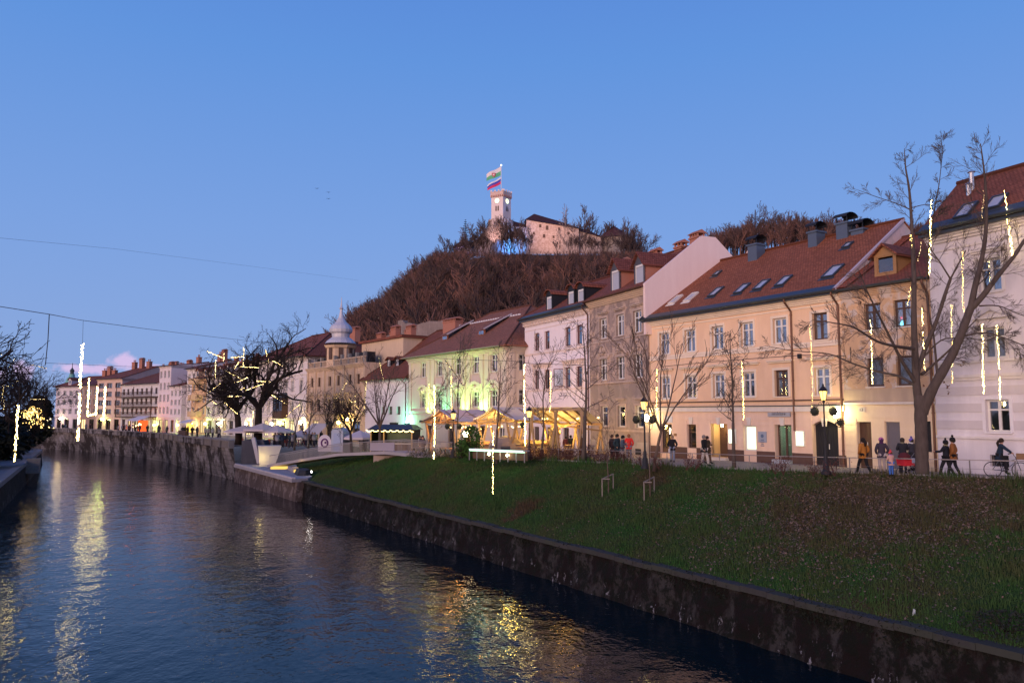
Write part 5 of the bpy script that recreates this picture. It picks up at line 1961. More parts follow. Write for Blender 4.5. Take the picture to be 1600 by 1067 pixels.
def quay():
 P = QUAY[:11]
 m = MB()
 s = 0
 for a, b in zip(P[:-1], P[1:]):
  L = math.hypot(b[0] - a[0], b[1] - a[1])
  nx, ny = (b[1] - a[1]) / L, -(b[0] - a[0]) / L
  nx, ny = -nx, -ny
  # battered face: foot out in the water
  def P3(p, off, z): return (p[0] - nx * off * -1 if False else p[0] + (-nx) * off * -1, p[1] + (-ny) * off * -1, z)
  segs = max(1, int(L / 3))
  for k in range(segs):
   pa = (lerp(a[0], b[0], k / segs), lerp(a[1], b[1], k / segs)); pb = (lerp(a[0], b[0], (k + 1) / segs), lerp(a[1], b[1], (k + 1) / segs))
   la, lb = s + L * k / segs, s + L * (k + 1) / segs
   for (z0, o0, z1, o1) in ((-5.9, -.25, -3.2, .15), (-3.2, .15, -1.1, .45)):
    m.face([(pb[0] - nx * o0 * -1, pb[1] - ny * o0 * -1, z0), (pa[0] - nx * o0 * -1, pa[1] - ny * o0 * -1, z0), (pa[0] - nx * o1 * -1, pa[1] - ny * o1 * -1, z1), (pb[0] - nx * o1 * -1, pb[1] - ny * o1 * -1, z1)][::-1],
      [(lb, z0), (la, z0), (la, z1), (lb, z1)][::-1])
  s += L
 m.build('wall_face', M_QUAY, qt)
 # parapet: piers, solid stretches, and a balustrade next to the corner
 cop = plaster((.30, .27, .27), .5, (.1, .09, .09), key='parapet')
 for i, (a, b) in enumerate(zip(P[:-1], P[1:])):
  L = math.hypot(b[0] - a[0], b[1] - a[1])
  n = max(1, int(L / 4))
  nx, ny = (b[1] - a[1]) / L, -(b[0] - a[0]) / L
  for k in range(n):
   pa = Vector((lerp(a[0], b[0], k / n) - nx * -.0 + (-nx) * -.0, lerp(a[1], b[1], k / n), 0))
   pb = Vector((lerp(a[0], b[0], (k + 1) / n), lerp(a[1], b[1], (k + 1) / n), 0))
   o = Vector((-nx, -ny, 0)) * .65
   pa, pb = pa + o * 1, pb + o * 1
   MB().beam(pa + Vector((0, 0, -.62)), pa + (pb - pa).normalized() * .5 + Vector((0, 0, -.62)), .6, 1.0).build('parapet_pier', cop, qt)
   e = (pb - pa).normalized() * .5
   if i < 1 or (i == 2):
    j = 0
    q = pa + e
    nb = int((pb - q).length / .4)
    bm = MB()
    for j in range(nb):
     c = q.lerp(pb, (j + .5) / nb)
     bm.beam(c + Vector((0, 0, -1.1)), c + Vector((0, 0, -.30)), .18)
    bm.build('balusters', cop, qt, kind='stuff')
    MB().beam(q + Vector((0, 0, -.22)), pb + Vector((0, 0, -.22)), .45, .16).build('rail', cop, qt)
   else:
    MB().beam(pa + e + Vector((0, 0, -.72)), pb + Vector((0, 0, -.72)), .4, .80).build('parapet_block', M_QUAY, qt)
    MB().beam(pa + e + Vector((0, 0, -.27)), pb + Vector((0, 0, -.27)), .5, .10).build('parapet_cap', cop, qt)
quay()
# corner return wall with white edge
p0 = Vector((-33.1, 94.8, 0))
ret = thing('corner_wall', 'slanting stone end wall of the tall quay with a white concrete edge', 'wall', (0, 0, 0))
a0, a1 = Vector((-32.6, 94.9, 0)), Vector((-29.2, 94.2, 0))
m = MB()
m.idx([(a0.x, a0.y, -5.5), (a1.x + .6, a1.y, -3.1), (a1.x - .6, a1.y, -.15), (a0.x, a0.y, -.15), (a0.x, a0.y + 2, -5.5), (a1.x + .6, a1.y + 2, -3.1), (a1.x - .6, a1.y + 2, -.15), (a0.x, a0.y + 2, -.15)],
  [(0, 1, 2, 3), (4, 7, 6, 5), (3, 2, 6, 7), (1, 5, 6, 2), (0, 3, 7, 4)])
m.build('wall', plaster((.12, .12, .15), .5, (.04, .04, .05), key='slate_wall'), ret)
MB().beam(at(396, 684, 93.8), at(405, 724, 93.2), .42, .4, up=(0, 1, 0)).build('edge', plaster((.50, .48, .52), .2, key='white_edge'), ret)
# deck, tub shaped concrete pier, ramp
M_CONC = plaster((.42, .38, .40), .3, (.22, .20, .20), key='concrete')
dk = thing('river_deck', 'pale concrete deck jutting over the river wall beside the ramp', 'deck', (0, 0, 0))
poly = [(-33.0, 93.6), (-20.3, 72.8), (-19.1, 74.0), (-19.4, 76.6), (-22.0, 81.5), (-26.2, 95.6)]
m = MB()
top = [(p[0], p[1], -2.95) for p in poly]
bot = [(p[0], p[1], -3.25) for p in poly]
m.face(top); m.face(bot[::-1])
for i in range(len(poly)):
 j = (i + 1) % len(poly)
 m.face([bot[i], bot[j], top[j], top[i]])
m.build('slab', M_CONC, dk)
MB().beam((-32.7, 93.5, -2.88), (-20.2, 73.1, -2.88), .35, .14).build('edge_strip', plaster((.55, .50, .52), .2, key='edge_strip'), dk)
wt = MB()
L0, L1 = Vector((-32.9, 94.5, 0)), Vector((-19.55, 73.1, 0))
wt.face([(L0.x - .3, L0.y - .4, -5.6), (L1.x - .45, L1.y - .3, -5.6), (L1.x - .25, L1.y - .2, -3.24), (L0.x - .1, L0.y - .2, -3.24)], [(0, 0), (28, 0), (28, 2.4), (0, 2.4)])
wt.face([(L1.x - .45, L1.y - .3, -5.6), (L1.x + 1.6, L1.y + .9, -5.6), (L1.x + 1.6, L1.y + .9, -3.24), (L1.x - .25, L1.y - .2, -3.24)], [(0, 0), (2, 0), (2, 2.4), (0, 2.4)])
wt.build('apron_wall', plaster((.16, .12, .11), .6, (.05, .035, .03), key='apron_wall', patch=.5, patchcol=(.26, .21, .20)), dk)
# sunk light strips and black skiff-shaped recess on the deck
MB().box(-26.2, -24.6, 85.6, 86.8, -2.94, -2.70).build('deck_light', emit((1, .62, .15), 1.0), dk)
MB().box(-22.4, -21.6, 81.0, 82.2, -2.94, -2.7).build('deck_light', emit((1, .65, .15), 1.0), dk)
point_light('deck_glow', (-22.5, 82.6, -2.2), 12, (1, .65, .2), .2, dk)
bn = thing('deck_bench', 'long grey concrete bench with lit end on the river deck', 'bench', (-23.4, 84.0, -2.95), R(114))
MB().box(-2.2, 1.2, -.3, .3, 0, .42).build('seat', M_CONC, bn)
bo = thing('black_dinghy', 'small black boat-shaped tarpaulin lying at the deck tip', 'boat', (-20.7, 78.2, -2.95), R(112))
MB().idx([(-1.9, 0, .1), (-1.2, -.7, 0), (1.3, -.7, 0), (1.8, 0, .1), (1.3, .7, 0), (-1.2, .7, 0), (-1.7, 0, .5), (-1.0, -.5, .55), (1.2, -.5, .55), (1.5, 0, .55), (1.2, .5, .55), (-1.0, .5, .55)],
   [(0, 1, 7, 6), (1, 2, 8, 7), (2, 3, 9, 8), (3, 4, 10, 9), (4, 5, 11, 10), (5, 0, 6, 11), (6, 7, 8, 9, 10, 11)]).build('hull', M_DARK, bo)
point_light('tip_light', (-19.3, 76.0, -2.2), 5, (1, .9, .8), .05)
MB().ball((0, 0, 0), .09).build('deck_spotlight', emit((1, .95, .9), 14), None, loc=(-19.3, 76.0, -2.5), label='tiny white spotlight at the tip of the river deck', category='lamp')
# tub
tp = at(417, 722, 93.0)
tub = thing('concrete_tub', 'white trapezoid concrete pier glowing yellow beside the ramp foot', 'concrete pier', (tp.x, tp.y, -3.0), R(20))
tm = MB()
wt_, wb, hh = 1.75, .85, 2.3
tm.idx([(-wb, -1.0, 0), (wb, -1.0, 0), (wb, 1, 0), (-wb, 1, 0), (-wt_ + .7, -1.2, hh), (wt_ - .2, -1.2, hh), (wt_ - .2, 1.2, hh), (-wt_ + .7, 1.2, hh)], [(0, 1, 5, 4), (1, 2, 6, 5), (2, 3, 7, 6), (3, 0, 4, 7), (4, 5, 6, 7)])
tm.build('pier', plaster((.62, .58, .55), .1, key='tub'), tub)
point_light('pier_glow', (-.7, -1.9, .9), 34, (1, .78, .28), .2, tub)
# ramp bridge
M_RAIL = flat((.33, .30, .30), .5, .5, key='rail_steel')
rp = thing('ramp_bridge', 'slender concrete footbridge ramp with thin vertical bar railing', 'footbridge', (0, 0, 0))
RP = [at(432, 727, 88), at(480, 719, 84.5), at(545, 709.5, 78), at(620, 706.5, 71.5), at(700, 714, 63.5)]
for i in range(4):
 MB().beam(RP[i], RP[i + 1], 2.4, .28).build('deck_span', M_CONC, rp)
def rail_run(P, h, step, parent, mat, w=.018, off=None, toprail=.06):
 for a, b in zip(P[:-1], P[1:]):
  L = (b - a).length
  n = max(1, int(L / step))
  m = MB()
  for k in range(n):
   c = a.lerp(b, k / n)
   m.beam(c, c + Vector((0, 0, h)), w)
  m.build('railing_bars', mat, parent, kind='stuff')
  MB().beam(a + Vector((0, 0, h)), b + Vector((0, 0, h)), toprail).build('top_rail', mat, parent)
for sgn in (-1, 1):
 off = Vector((.45, .89, 0)) * (1.12 * sgn)
 rail_run([p + off + Vector((0, 0, .12)) for p in RP], 1.0, .22, rp, M_RAIL)
pr = at(612, 712, 73)
MB().idx([(pr.x - 1.6, pr.y - .5, -3.6), (pr.x + .1, pr.y - 1.0, -3.6), (pr.x + 2.2, pr.y - 1.2, -.75), (pr.x - 1.6, pr.y - .5, -.75), (pr.x - 1.6, pr.y + 1, -3.6), (pr.x + .1, pr.y + 1, -3.6), (pr.x + 2.2, pr.y + 1, -.75), (pr.x - 1.6, pr.y + 1, -.75)],
   [(0, 1, 2, 3), (1, 5, 6, 2), (3, 2, 6, 7), (0, 3, 7, 4)]).build('pier', plaster((.40, .30, .27), .4, key='ramp_pier'), rp)
# left bank
LWL = [(-2, -25), (-12.4, 10), (-39.4, 60), (-70.5, 117.6), (-74, 124), (-84, 134), (-110, 150), (-160, 166), (-500, 190)]
lw = thing('left_river_wall', 'low pale-capped river wall and walkway on the left bank', 'river wall', (0, 0, 0))
def leftbank():
 face, path, ret_, land = MB(), MB(), MB(), MB()
 for a, b in zip(LWL[:-1], LWL[1:]):
  L = math.hypot(b[0] - a[0], b[1] - a[1])
  nx, ny = -(b[1] - a[1]) / L, (b[0] - a[0]) / L
  def q(p, o, z): return (p[0] + nx * o, p[1] + ny * o, z)
  face.face([q(a, -.3, -5.8), q(b, -.3, -5.8), q(b, .1, -3.0), q(a, .1, -3.0)])
  path.face([q(a, .5, -2.7), q(b, .5, -2.7), q(b, 3.4, -2.7), q(a, 3.4, -2.7)])
  ret_.face([q(a, 3.4, -2.7), q(b, 3.4, -2.7), q(b, 3.7, -1.6), q(a, 3.7, -1.6)])
  ret_.face([q(a, 3.7, -1.6), q(b, 3.7, -1.6), q(b, 4.2, -1.6), q(a, 4.2, -1.6)])
  n = max(1, min(40, int(L / 1.8)))
  if L < 80:
   for k in range(n):
    pa = (lerp(a[0], b[0], k / n), lerp(a[1], b[1], k / n)); pb = (lerp(a[0], b[0], (k + .985) / n), lerp(a[1], b[1], (k + .985) / n))
    MB().beam(q(pa, .3, -2.78), q(pb, .3, -2.78), .7, .42).build('coping_slab', M_LCAP, lw)
 face.build('wall_face', M_MOSS, lw)
 path.build('walkway', M_LCAP, lw)
 ret_.build('retaining_wall', M_STONE, lw)
 rows = []
 n = len(LWL)
 for i, p in enumerate(LWL):
  ang = lerp(R(190), R(100), i / (n - 1))
  if i > 4: ang = R(150)
  i2 = min(max(i, 1), n - 2)
  dx, dy = LWL[i2 + 1][0] - LWL[i2 - 1][0], LWL[i2 + 1][1] - LWL[i2 - 1][1]
  L = math.hypot(dx, dy)
  p = (p[0] - dy / L * 4.0, p[1] + dx / L * 4.0)
  rows.append([(p[0] + d * math.cos(ang), p[1] + d * math.sin(ang), -1.6 + .5 * min(1, d / 6)) for d in (0, 3, 8, 20, 60, 300, 5000)])
 vs = [q for r in rows for q in r]
 k = 7
 land.idx(vs, [(i * k + j, (i + 1) * k + j, (i + 1) * k + j + 1, i * k + j + 1) for i in range(n - 1) for j in range(k - 1)])
 land.build('left_bank_ground', M_GRASS, kind='structure')
M_LCAP = plaster((.30, .27, .27), .4, (.12, .11, .11), key='leftcap')
leftbank()
# stone steps block on the left bank
sb = thing('stone_steps', 'grey stone stair block on the left bank beside the walkway', 'steps', tuple(at(50, 726, 92)), R(28))
for k in range(5):
 MB().box(-.7, .7, k * .6, 3.4, -1 + k * .32, -.68 + k * .32).build('step', M_STONE, sb)
# small far bridge at the bend, lit yellow below
br = thing('small_bridge', 'small stone bridge at the far bend, its arch glowing yellow underneath', 'bridge', (0, 0, 0))
b0, b1 = at(66, 700, 182), at(122, 700, 179)
m = MB()
dx = (b1 - b0).normalized()
def bp(t, z, back=0.0):
 p = b0.lerp(b1, t)
 return (p.x, p.y + back, z)
n = 12
t0, t1 = .42, .84
for (ta, tb) in ((0, t0), (t1, 1)):
 m.face([bp(ta, -6), bp(tb, -6), bp(tb, -1.2), bp(ta, -1.2)])
for k in range(n):
 ta, tb = lerp(t0, t1, k / n), lerp(t0, t1, (k + 1) / n)
 za = -3.2 + 1.0 * math.sin(math.pi * k / n) ** .6 if k else -3.2
 zb = -3.2 + 1.0 * math.sin(math.pi * (k + 1) / n) ** .6 if k < n - 1 else -3.2
 m.face([bp(ta, za), bp(tb, zb), bp(tb, -1.2), bp(ta, -1.2)])
 m.face([bp(ta, za), bp(ta, za, 9), bp(tb, zb, 9), bp(tb, zb)])
m.face([bp(t0, -6), bp(t0, -6, 9), bp(t0, -3.2, 9), bp(t0, -3.2)]); m.face([bp(t1, -6), bp(t1, -3.2), bp(t1, -3.2, 9), bp(t1, -6, 9)])
m.face([bp(0, -1.2), bp(1, -1.2), bp(1, -1.2, 9), bp(0, -1.2, 9)])
m.build('arch', M_STONE, br)
MB().beam(Vector(bp(0, -.75)), Vector(bp(1, -.75)), .4, .9).build('parapet', plaster((.38, .34, .33), .3, key='bridge_parapet'), br)
MB().face([bp(t0, -6, 8.8), bp(t1, -6, 8.8), bp(t1, -2, 8.8), bp(t0, -2, 8.8)])
bk = MB(); bk.face([bp(t0, -6, 8.9), bp(t1, -6, 8.9), bp(t1, -2, 8.9), bp(t0, -2, 8.9)])
bk.build('vault_end', M_STONE, br)
cc = Vector(bp(.66, -3.9, 4))
point_light('vault_light', cc, 700, (1, .75, .1), .4, br)
# ================================================================== castle hill
def ridge_z(u):
 v = interp(u, [300, 420, 480, 530, 560, 590, 620, 660, 700, 740, 800, 900, 960, 1000, 1030, 1060, 1100, 1150, 1200, 1300, 1380, 1460, 1700, 2200],
    [640, 636, 604, 556, 524, 502, 476, 446, 424, 406, 400, 400, 404, 424, 440, 436, 420, 404, 396, 396, 402, 404, 430, 560])
 return (645.5 - v) / FPX * 350 + EYE
def hill_z(x, y):
 u = 800 + FPX * x / max(y, 60) * .993
 zr_ = ridge_z(u)
 if y <= 350:
  y0 = 120 if u > 560 else 175
  t = max(0, min(1, (y - y0) / (350 - y0)))
  k = t * t * (3 - 2 * t) * .75 + t * .25
  z = -1.5 + (zr_ + 1.5) * k
 else:
  z = zr_ * max(0, 1 - (y - 350) / 350.0) ** .8 + 0
  if y > 380: z *= .98
 return z
def hill():
 us = np.linspace(300, 2200, 150)
 ys = list(np.linspace(118, 350, 52)) + [365, 385, 410, 450, 520, 620, 705]
 vs, fs = [], []
 from mathutils import noise as mn
 for y in ys:
  for u in us:
   x = (u - 800) / FPX * y
   vs.append((x, y, hill_z(x, y) + (mn.noise(Vector((x * .05, y * .05, 3))) * 1.5 if 130 < y < 345 else 0)))
 n = len(us)
 for i in range(len(ys) - 1):
  for j in range(n - 1):
   a = i * n + j
   fs.append((a, a + 1, a + n + 1, a + n))
 m = MB(); m.idx(vs, fs)
 s = NT('hillside_leaf_litter')
 v = s.world()
 c = s.mix(s.ramp(s.noise(v, .03, 6, .65), [(.4, 0), (.62, 1)]), (.095, .052, .040), (.07, .050, .040))
 c = s.mix(s.math('MULTIPLY', s.ramp(s.noise(v, .5, 5, .7), [(.45, 0), (.65, 1)]), .6), c, (.17, .075, .055))
 c = s.mix(s.math('MULTIPLY', s.ramp(s.noise(v, .02, 4, .6), [(.56, 0), (.66, 1)]), .6), c, (.035, .045, .03))
 m.build('castle_hill', s.bsdf(c, .95, bump=s.noise(v, .6, 5, .7), bstr=1, bdist=1.0, spec=.05), kind='structure', smooth=True)
hill()
def castle():
 Y0 = 350
 S = Y0 / FPX
 o = at(783, 400, Y0)
 t = thing('castle', 'hilltop castle with pale square clock tower and dark red roofs', 'castle', (o.x, o.y, o.z))
 def X(u): return (u - 783) * S
 def Z(v): return (400 - v) * S
 pale = plaster((.74, .60, .56), .12, (.5, .4, .38), key='tower')
 rub = plaster((.55, .40, .34), .5, (.30, .2, .17), key='rubble', patch=.5, patchcol=(.68, .52, .46))
 roofm = rooftile((.105, .042, .042), key='castle_tiles', dark=.3)
 # tower, corner towards us at u=786
 c, l, r = (X(786), 0), (X(767), 2.7), (X(798.5), 4.6)
 bk = (l[0] + r[0] - c[0], l[1] + r[1] - c[1])
 def prism(pts, z0, z1, mat, name, parent=t):
  m = MB()
  n = len(pts)
  for i in range(n):
   a, b = pts[i], pts[(i + 1) % n]
   m.face([(a[0], a[1], z0), (b[0], b[1], z0), (b[0], b[1], z1), (a[0], a[1], z1)])
  m.face([(p[0], p[1], z1) for p in pts])
  return m.build(name, mat, parent)
 tw = [l, c, r, bk]
 prism(tw, Z(350), Z(303), pale, 'clock_tower')
 cx, cy = (l[0] + r[0]) / 2, (l[1] + r[1]) / 2
 tw2 = [((p[0] - cx) * 1.10 + cx, (p[1] - cy) * 1.10 + cy) for p in tw]
 prism(tw2, Z(303), Z(294.5), plaster((.66, .46, .40), .3, key='crown'), 'tower_crown')
 # merlons and corbels
 cr = MB(); dk_ = MB()
 for (a, b) in ((tw2[0], tw2[1]), (tw2[1], tw2[2]), (tw2[2], tw2[3]), (tw2[3], tw2[0])):
  for k in range(7):
   p = (lerp(a[0], b[0], (k + .5) / 7), lerp(a[1], b[1], (k + .5) / 7))
   if k % 2 == 0:
    cr.box(p[0] - .35, p[0] + .35, p[1] - .35, p[1] + .35, Z(294.5), Z(291.8))
   dk_.box(p[0] - .22, p[0] + .22, p[1] - .15, p[1] + .15, Z(303.0) - .05, Z(300))
 cr.build('merlons', pale, t, kind='stuff'); dk_.build('corbel_openings', M_BRICKRED, t, kind='stuff')
 # clocks and windows on the two faces towards us
 for (a, b, uc) in ((l, c, .5), (c, r, .5)):
  d = Vector((b[0] - a[0], b[1] - a[1], 0)); w = d.length; d.normalize()
  nrm = Vector((d.y, -d.x, 0))
  ct = Vector((a[0], a[1], 0)) + d * w * uc
  m = MB()
  M = Matrix((( d.x, 0, nrm.x, ct.x), (d.y, 0, nrm.y, ct.y), (0, 1, 0, Z(309.5)), (0, 0, 0, 1)))
  n = 18
  ring = [M @ Vector((1.15 * math.cos(2 * math.pi * k / n), 1.15 * math.sin(2 * math.pi * k / n), .12)) for k in range(n)]
  m.face(ring)
  f_ = m.build('clock_face', emit((.80, 1, .62), 1.6), t)
  h = MB()
  for ang, ln in ((R(95), .85), (R(10), .55)):
   h.beam(M @ Vector((0, 0, .2)), M @ Vector((ln * math.cos(ang), ln * math.sin(ang), .2)), .14)
  link('clock_hand', h.mesh('clock_hand', M_DARK), f_)
  rg = MB()
  rg.tube([M @ Vector((1.25 * math.cos(2 * math.pi * k / n), 1.25 * math.sin(2 * math.pi * k / n), .08)) for k in range(n + 1)], .12, 5, False)
  link('clock_rim', rg.mesh('clock_rim', pale), f_)
  wv = MB()
  for sx_ in (-.55, .55):
   pts = [(-.34, 0), (.34, 0), (.34, 1.9), (.2, 2.35), (0, 2.5), (-.2, 2.35), (-.34, 1.9)]
   wv.face([M @ Vector((sx_ + p[0], p[1] - (Z(309.5) - Z(326)), .06)) for p in pts])
  wv.build('tower_window', M_DFRAME, t)
 MB().lathe([(7.0, Z(402)), (6.2, Z(365)), (5.8, Z(341)), (5.9, Z(340)), (5.2, Z(339))], 14, (X(782), 4.5, 0)).build('tower_base', rub, t)
 # wings: (u0,u1, v_eaveL, v_eaveR, v_ridgeL, v_ridgeR, inset ridge, depth, y)
 def wing(u0, u1, ve0, ve1, vb, ur0, vr0, ur1, vr1, y, dep, mat, name, windows=()):
  a, b = X(u0), X(u1)
  w = MB()
  w.face([(a, y, Z(vb)), (b, y, Z(vb)), (b, y, Z(ve1)), (a, y, Z(ve0))])
  w.face([(b, y, Z(vb)), (b, y + dep, Z(vb)), (b, y + dep, Z(ve1)), (b, y, Z(ve1))])
  w.face([(a, y + dep, Z(vb)), (a, y, Z(vb)), (a, y, Z(ve0)), (a, y + dep, Z(ve0))])
  w.build(name, mat, t)
  r_ = MB()
  A, B2, C, D = (a - .6, y - .8, Z(ve0)), (b + .6, y - .8, Z(ve1)), (b + .6, y + dep + .8, Z(ve1)), (a - .6, y + dep + .8, Z(ve0))
  P, Q = (X(ur0), y + dep / 2, Z(vr0)), (X(ur1), y + dep / 2, Z(vr1))
  for f_ in ([A, B2, Q, P], [B2, C, Q], [C, D, P, Q], [D, A, P]):
   r_.face(f_, [(p[0], p[2] * 1.3 + p[1]) for p in f_])
  ro = r_.build('roof', roofm, t)
  for (u, v, ww, hh) in windows:
   m = MB().box(X(u) - ww / 2, X(u) + ww / 2, y - .05, y + .25, Z(v) - hh, Z(v))
   m.build('castle_window', M_DFRAME, t)
 wing(823, 906, 342.5, 357, 398, 836, 327, 886, 342, -1, 13, plaster((.56, .39, .33), .5, (.3, .2, .17), key='castlew', patch=.45, patchcol=(.70, .54, .48)), 'palace_wing',
   [(845, 350, 1.0, 1.5), (856, 352, 1.2, 2.0), (875, 355, 1.0, 1.5), (851, 366, 1.1, 1.6), (835, 362, .8, 1.2), (890, 362, .9, 1.3), (866, 368, .9, 1.2)])
 wing(796, 832, 349, 352, 396, 800, 336, 826, 344, 3, 10, rub, 'middle_wing')
 wing(900, 944, 357, 370, 396, 905, 350, 920, 351, 1, 12, rub, 'east_wing', [(905, 364, .8, 1.2), (918, 366, .8, 1.2)])
 wing(735, 764, 379, 366, 399, 740, 375, 762, 356, 2, 9, rub, 'west_wing', [(745, 385, .8, 1.2), (755, 383, .8, 1.2)])
 wing(708, 737, 386, 382, 400, 722, 369, 726, 369, 0, 10, rub, 'gate_house', [(720, 389, .8, 1.2)])
 # round bastion
 MB().lathe([(6.6, Z(402)), (6.2, Z(367))], 14, (X(966), 6, 0)).build('round_tower', plaster((.46, .36, .30), .5, key='bastion'), t)
 MB().lathe([(7.6, Z(368.5)), (4.2, Z(357)), (.05, Z(346))], 14, (X(965), 6, 0)).build('round_tower_roof', roofm, t)
 # mast
 MB().tube([(cx, cy, Z(296)), (cx, cy, Z(249))], .14, 6).build('flag_mast', M_WFRAME, t)
 MB().ball((cx, cy, Z(248.6)), .38).build('mast_light', emit((.9, .97, 1), 3.5), t)
 # blue floodlight at the foot of the wall, warm ones for tower and palace
 def spot(u, v, y, tu, tv, ty, e, col, size, rad=1.0):
  d = bpy.data.lights.new('floodlight_beam', 'SPOT')
  d.energy = e; d.color = col; d.spot_size = R(size); d.spot_blend = .8; d.shadow_soft_size = rad
  q = bpy.data.objects.new('floodlight_beam', d)
  COL.objects.link(q); q.parent = t
  p = Vector((X(u), y, Z(v))); q.location = p
  q.rotation_euler = (p - Vector((X(tu), ty, Z(tv)))).to_track_quat('Z', 'Y').to_euler()
 spot(795, 399, -10, 796, 376, 2, 11000, (.05, .28, 1), 90)
 spot(800, 392, -6, 806, 372, 2, 5000, (.05, .35, 1), 110)
 spot(705, 402, -8, 712, 392, 0, 2500, (.15, .15, 1), 110)
 spot(845, 398, -20, 852, 358, 0, 11000, (1, .62, .50), 75)
 spot(772, 400, -26, 780, 318, 2, 34000, (1, .72, .68), 50)
 # flags
 def flag(name, label, x, z, L, H, stripes, droop, emblem=None, ux=-1):
  fo = thing(name, label, 'flag', (o.x + cx, o.y + cy, o.z + z))
  n, k = 14, 9
  for s0, s1, col in stripes:
   m = MB()
   vs, fs = [], []
   for i in range(n + 1):
    for j in range(k + 1):
     s, q = i / n, lerp(s0, s1, j / k)
     w_ = math.sin(s * 7 + q * 2) * .5 * s
     vs.append((-.2 - s * L, w_, -q * H * (1 - .25 * s) - droop * s - .35 * math.sin(s * 6) * s - x * s))
   for i in range(n):
    for j in range(k):
     a = i * (k + 1) + j
     fs.append((a, a + 1, a + k + 2, a + k + 1))
   m.idx(vs, fs)
   m.build('stripe', flat(col, .8, key='flag_cloth'), fo, True)
  if emblem:
   ex, ez = emblem
   m = MB()
   def P(dx, dz):
    return (-.2 - ex * L + dx, -.45, -ez * H - droop * ex - x * ex - .3 + dz)
   for dx, dz, w_, h_, c in (() if False else ()):
    pass
   m.idx([P(-.9, .9), P(.9, .9), P(.8, -.3), P(0, -1.1), P(-.8, -.3)], [(0, 1, 2, 3, 4)])
   m.build('shield', flat((.55, .12, .14), .7, key='shield_red'), fo)
   m2 = MB()
   def P2(dx, dz):
    q = P(dx, dz); return (q[0], q[1] - .05, q[2])
   m2.idx([P2(-.35, -.2), P2(.35, -.2), P2(.35, .6), P2(.12, .35), P2(-.12, .35), P2(-.35, .6)], [(0, 1, 2, 3, 4, 5)])
   m2.build('shield_tower', M_WFRAME, fo)
 flag('city_flag', 'white over green city flag with small red shield, uppermost on the castle mast', 1.2, Z(250.5), 6.6, 4.4, ((0, .5, (.74, .66, .66)), (.5, 1, (.12, .42, .22))), 2.6, (.5, .45))
 flag('national_flag', 'white, blue and red flag flying below the city flag', 1.2, Z(268), 6.2, 3.4, ((0, .24, (.74, .72, .76)), (.24, .6, (.06, .07, .42)), (.6, 1, (.62, .04, .12))), 2.8)
castle()
# path lamps on the hill
for (u, v, lab) in ((730, 430, 'left of the pair of path lamps below the castle'), (744.5, 429, 'right of the pair of path lamps below the castle'), (669, 412, 'hill path lamp high among the western trees'), (690, 447, 'hill path lamp below the western trees'),
     (611, 484, 'hill path lamp on the lower slope, upper of two'), (591, 497, 'hill path lamp on the lower slope, lowest of all'), (675, 423, 'faint hill path lamp on the western shoulder')):
 Yl = 300 if v < 450 else 240
 p = at(u, v, Yl)
 pt = thing('path_lamp', 'small white glowing ' + lab, 'lamp', (p.x, p.y, p.z - 4), 0, 'path lamps on the castle hill')
 MB().tube([(0, 0, -6), (0, 0, 4)], .06, 5).build('post', M_DARK, pt)
 MB().ball((0, 0, 4.1), .26).build('bulb', emit((1, .93, .80), 9), pt)
# ================================================================== trees
def mat_bark(col, key):
 s = NT(key)
 v = s.coord(scale=(1, 1, .3))
 n = s.noise(v, 9, 6, .65)
 c = s.mix(n, [x * .45 for x in col], [x * 1.5 for x in col])
 return s.bsdf(c, .9, bump=n, bstr=.9, bdist=.03, spec=.15)
BARK = mat_bark((.085, .066, .058), 'bark')
BARK_W = mat_bark((.12, .085, .07), 'bark_pale')
BARK_D = mat_bark((.030, .022, .020), 'bark_dark')
def twig_mat(cols, key):
 s = NT(key)
 oi = s.n('ShaderNodeObjectInfo')
 c = s.ramp(oi.outputs['Random'], [(i / (len(cols) - 1), c) for i, c in enumerate(cols)])
 g = s.noise(s.world(), .12, 4, .6)
 c = s.mix(s.ramp(g, [(.35, 0), (.65, .8)]), c, cols[0])
 return s.bsdf(c, .95, spec=.05)
M_TWIG = twig_mat([(.085, .062, .060), (.13, .085, .078), (.11, .08, .078), (.15, .09, .075)], 'bare_twigs')
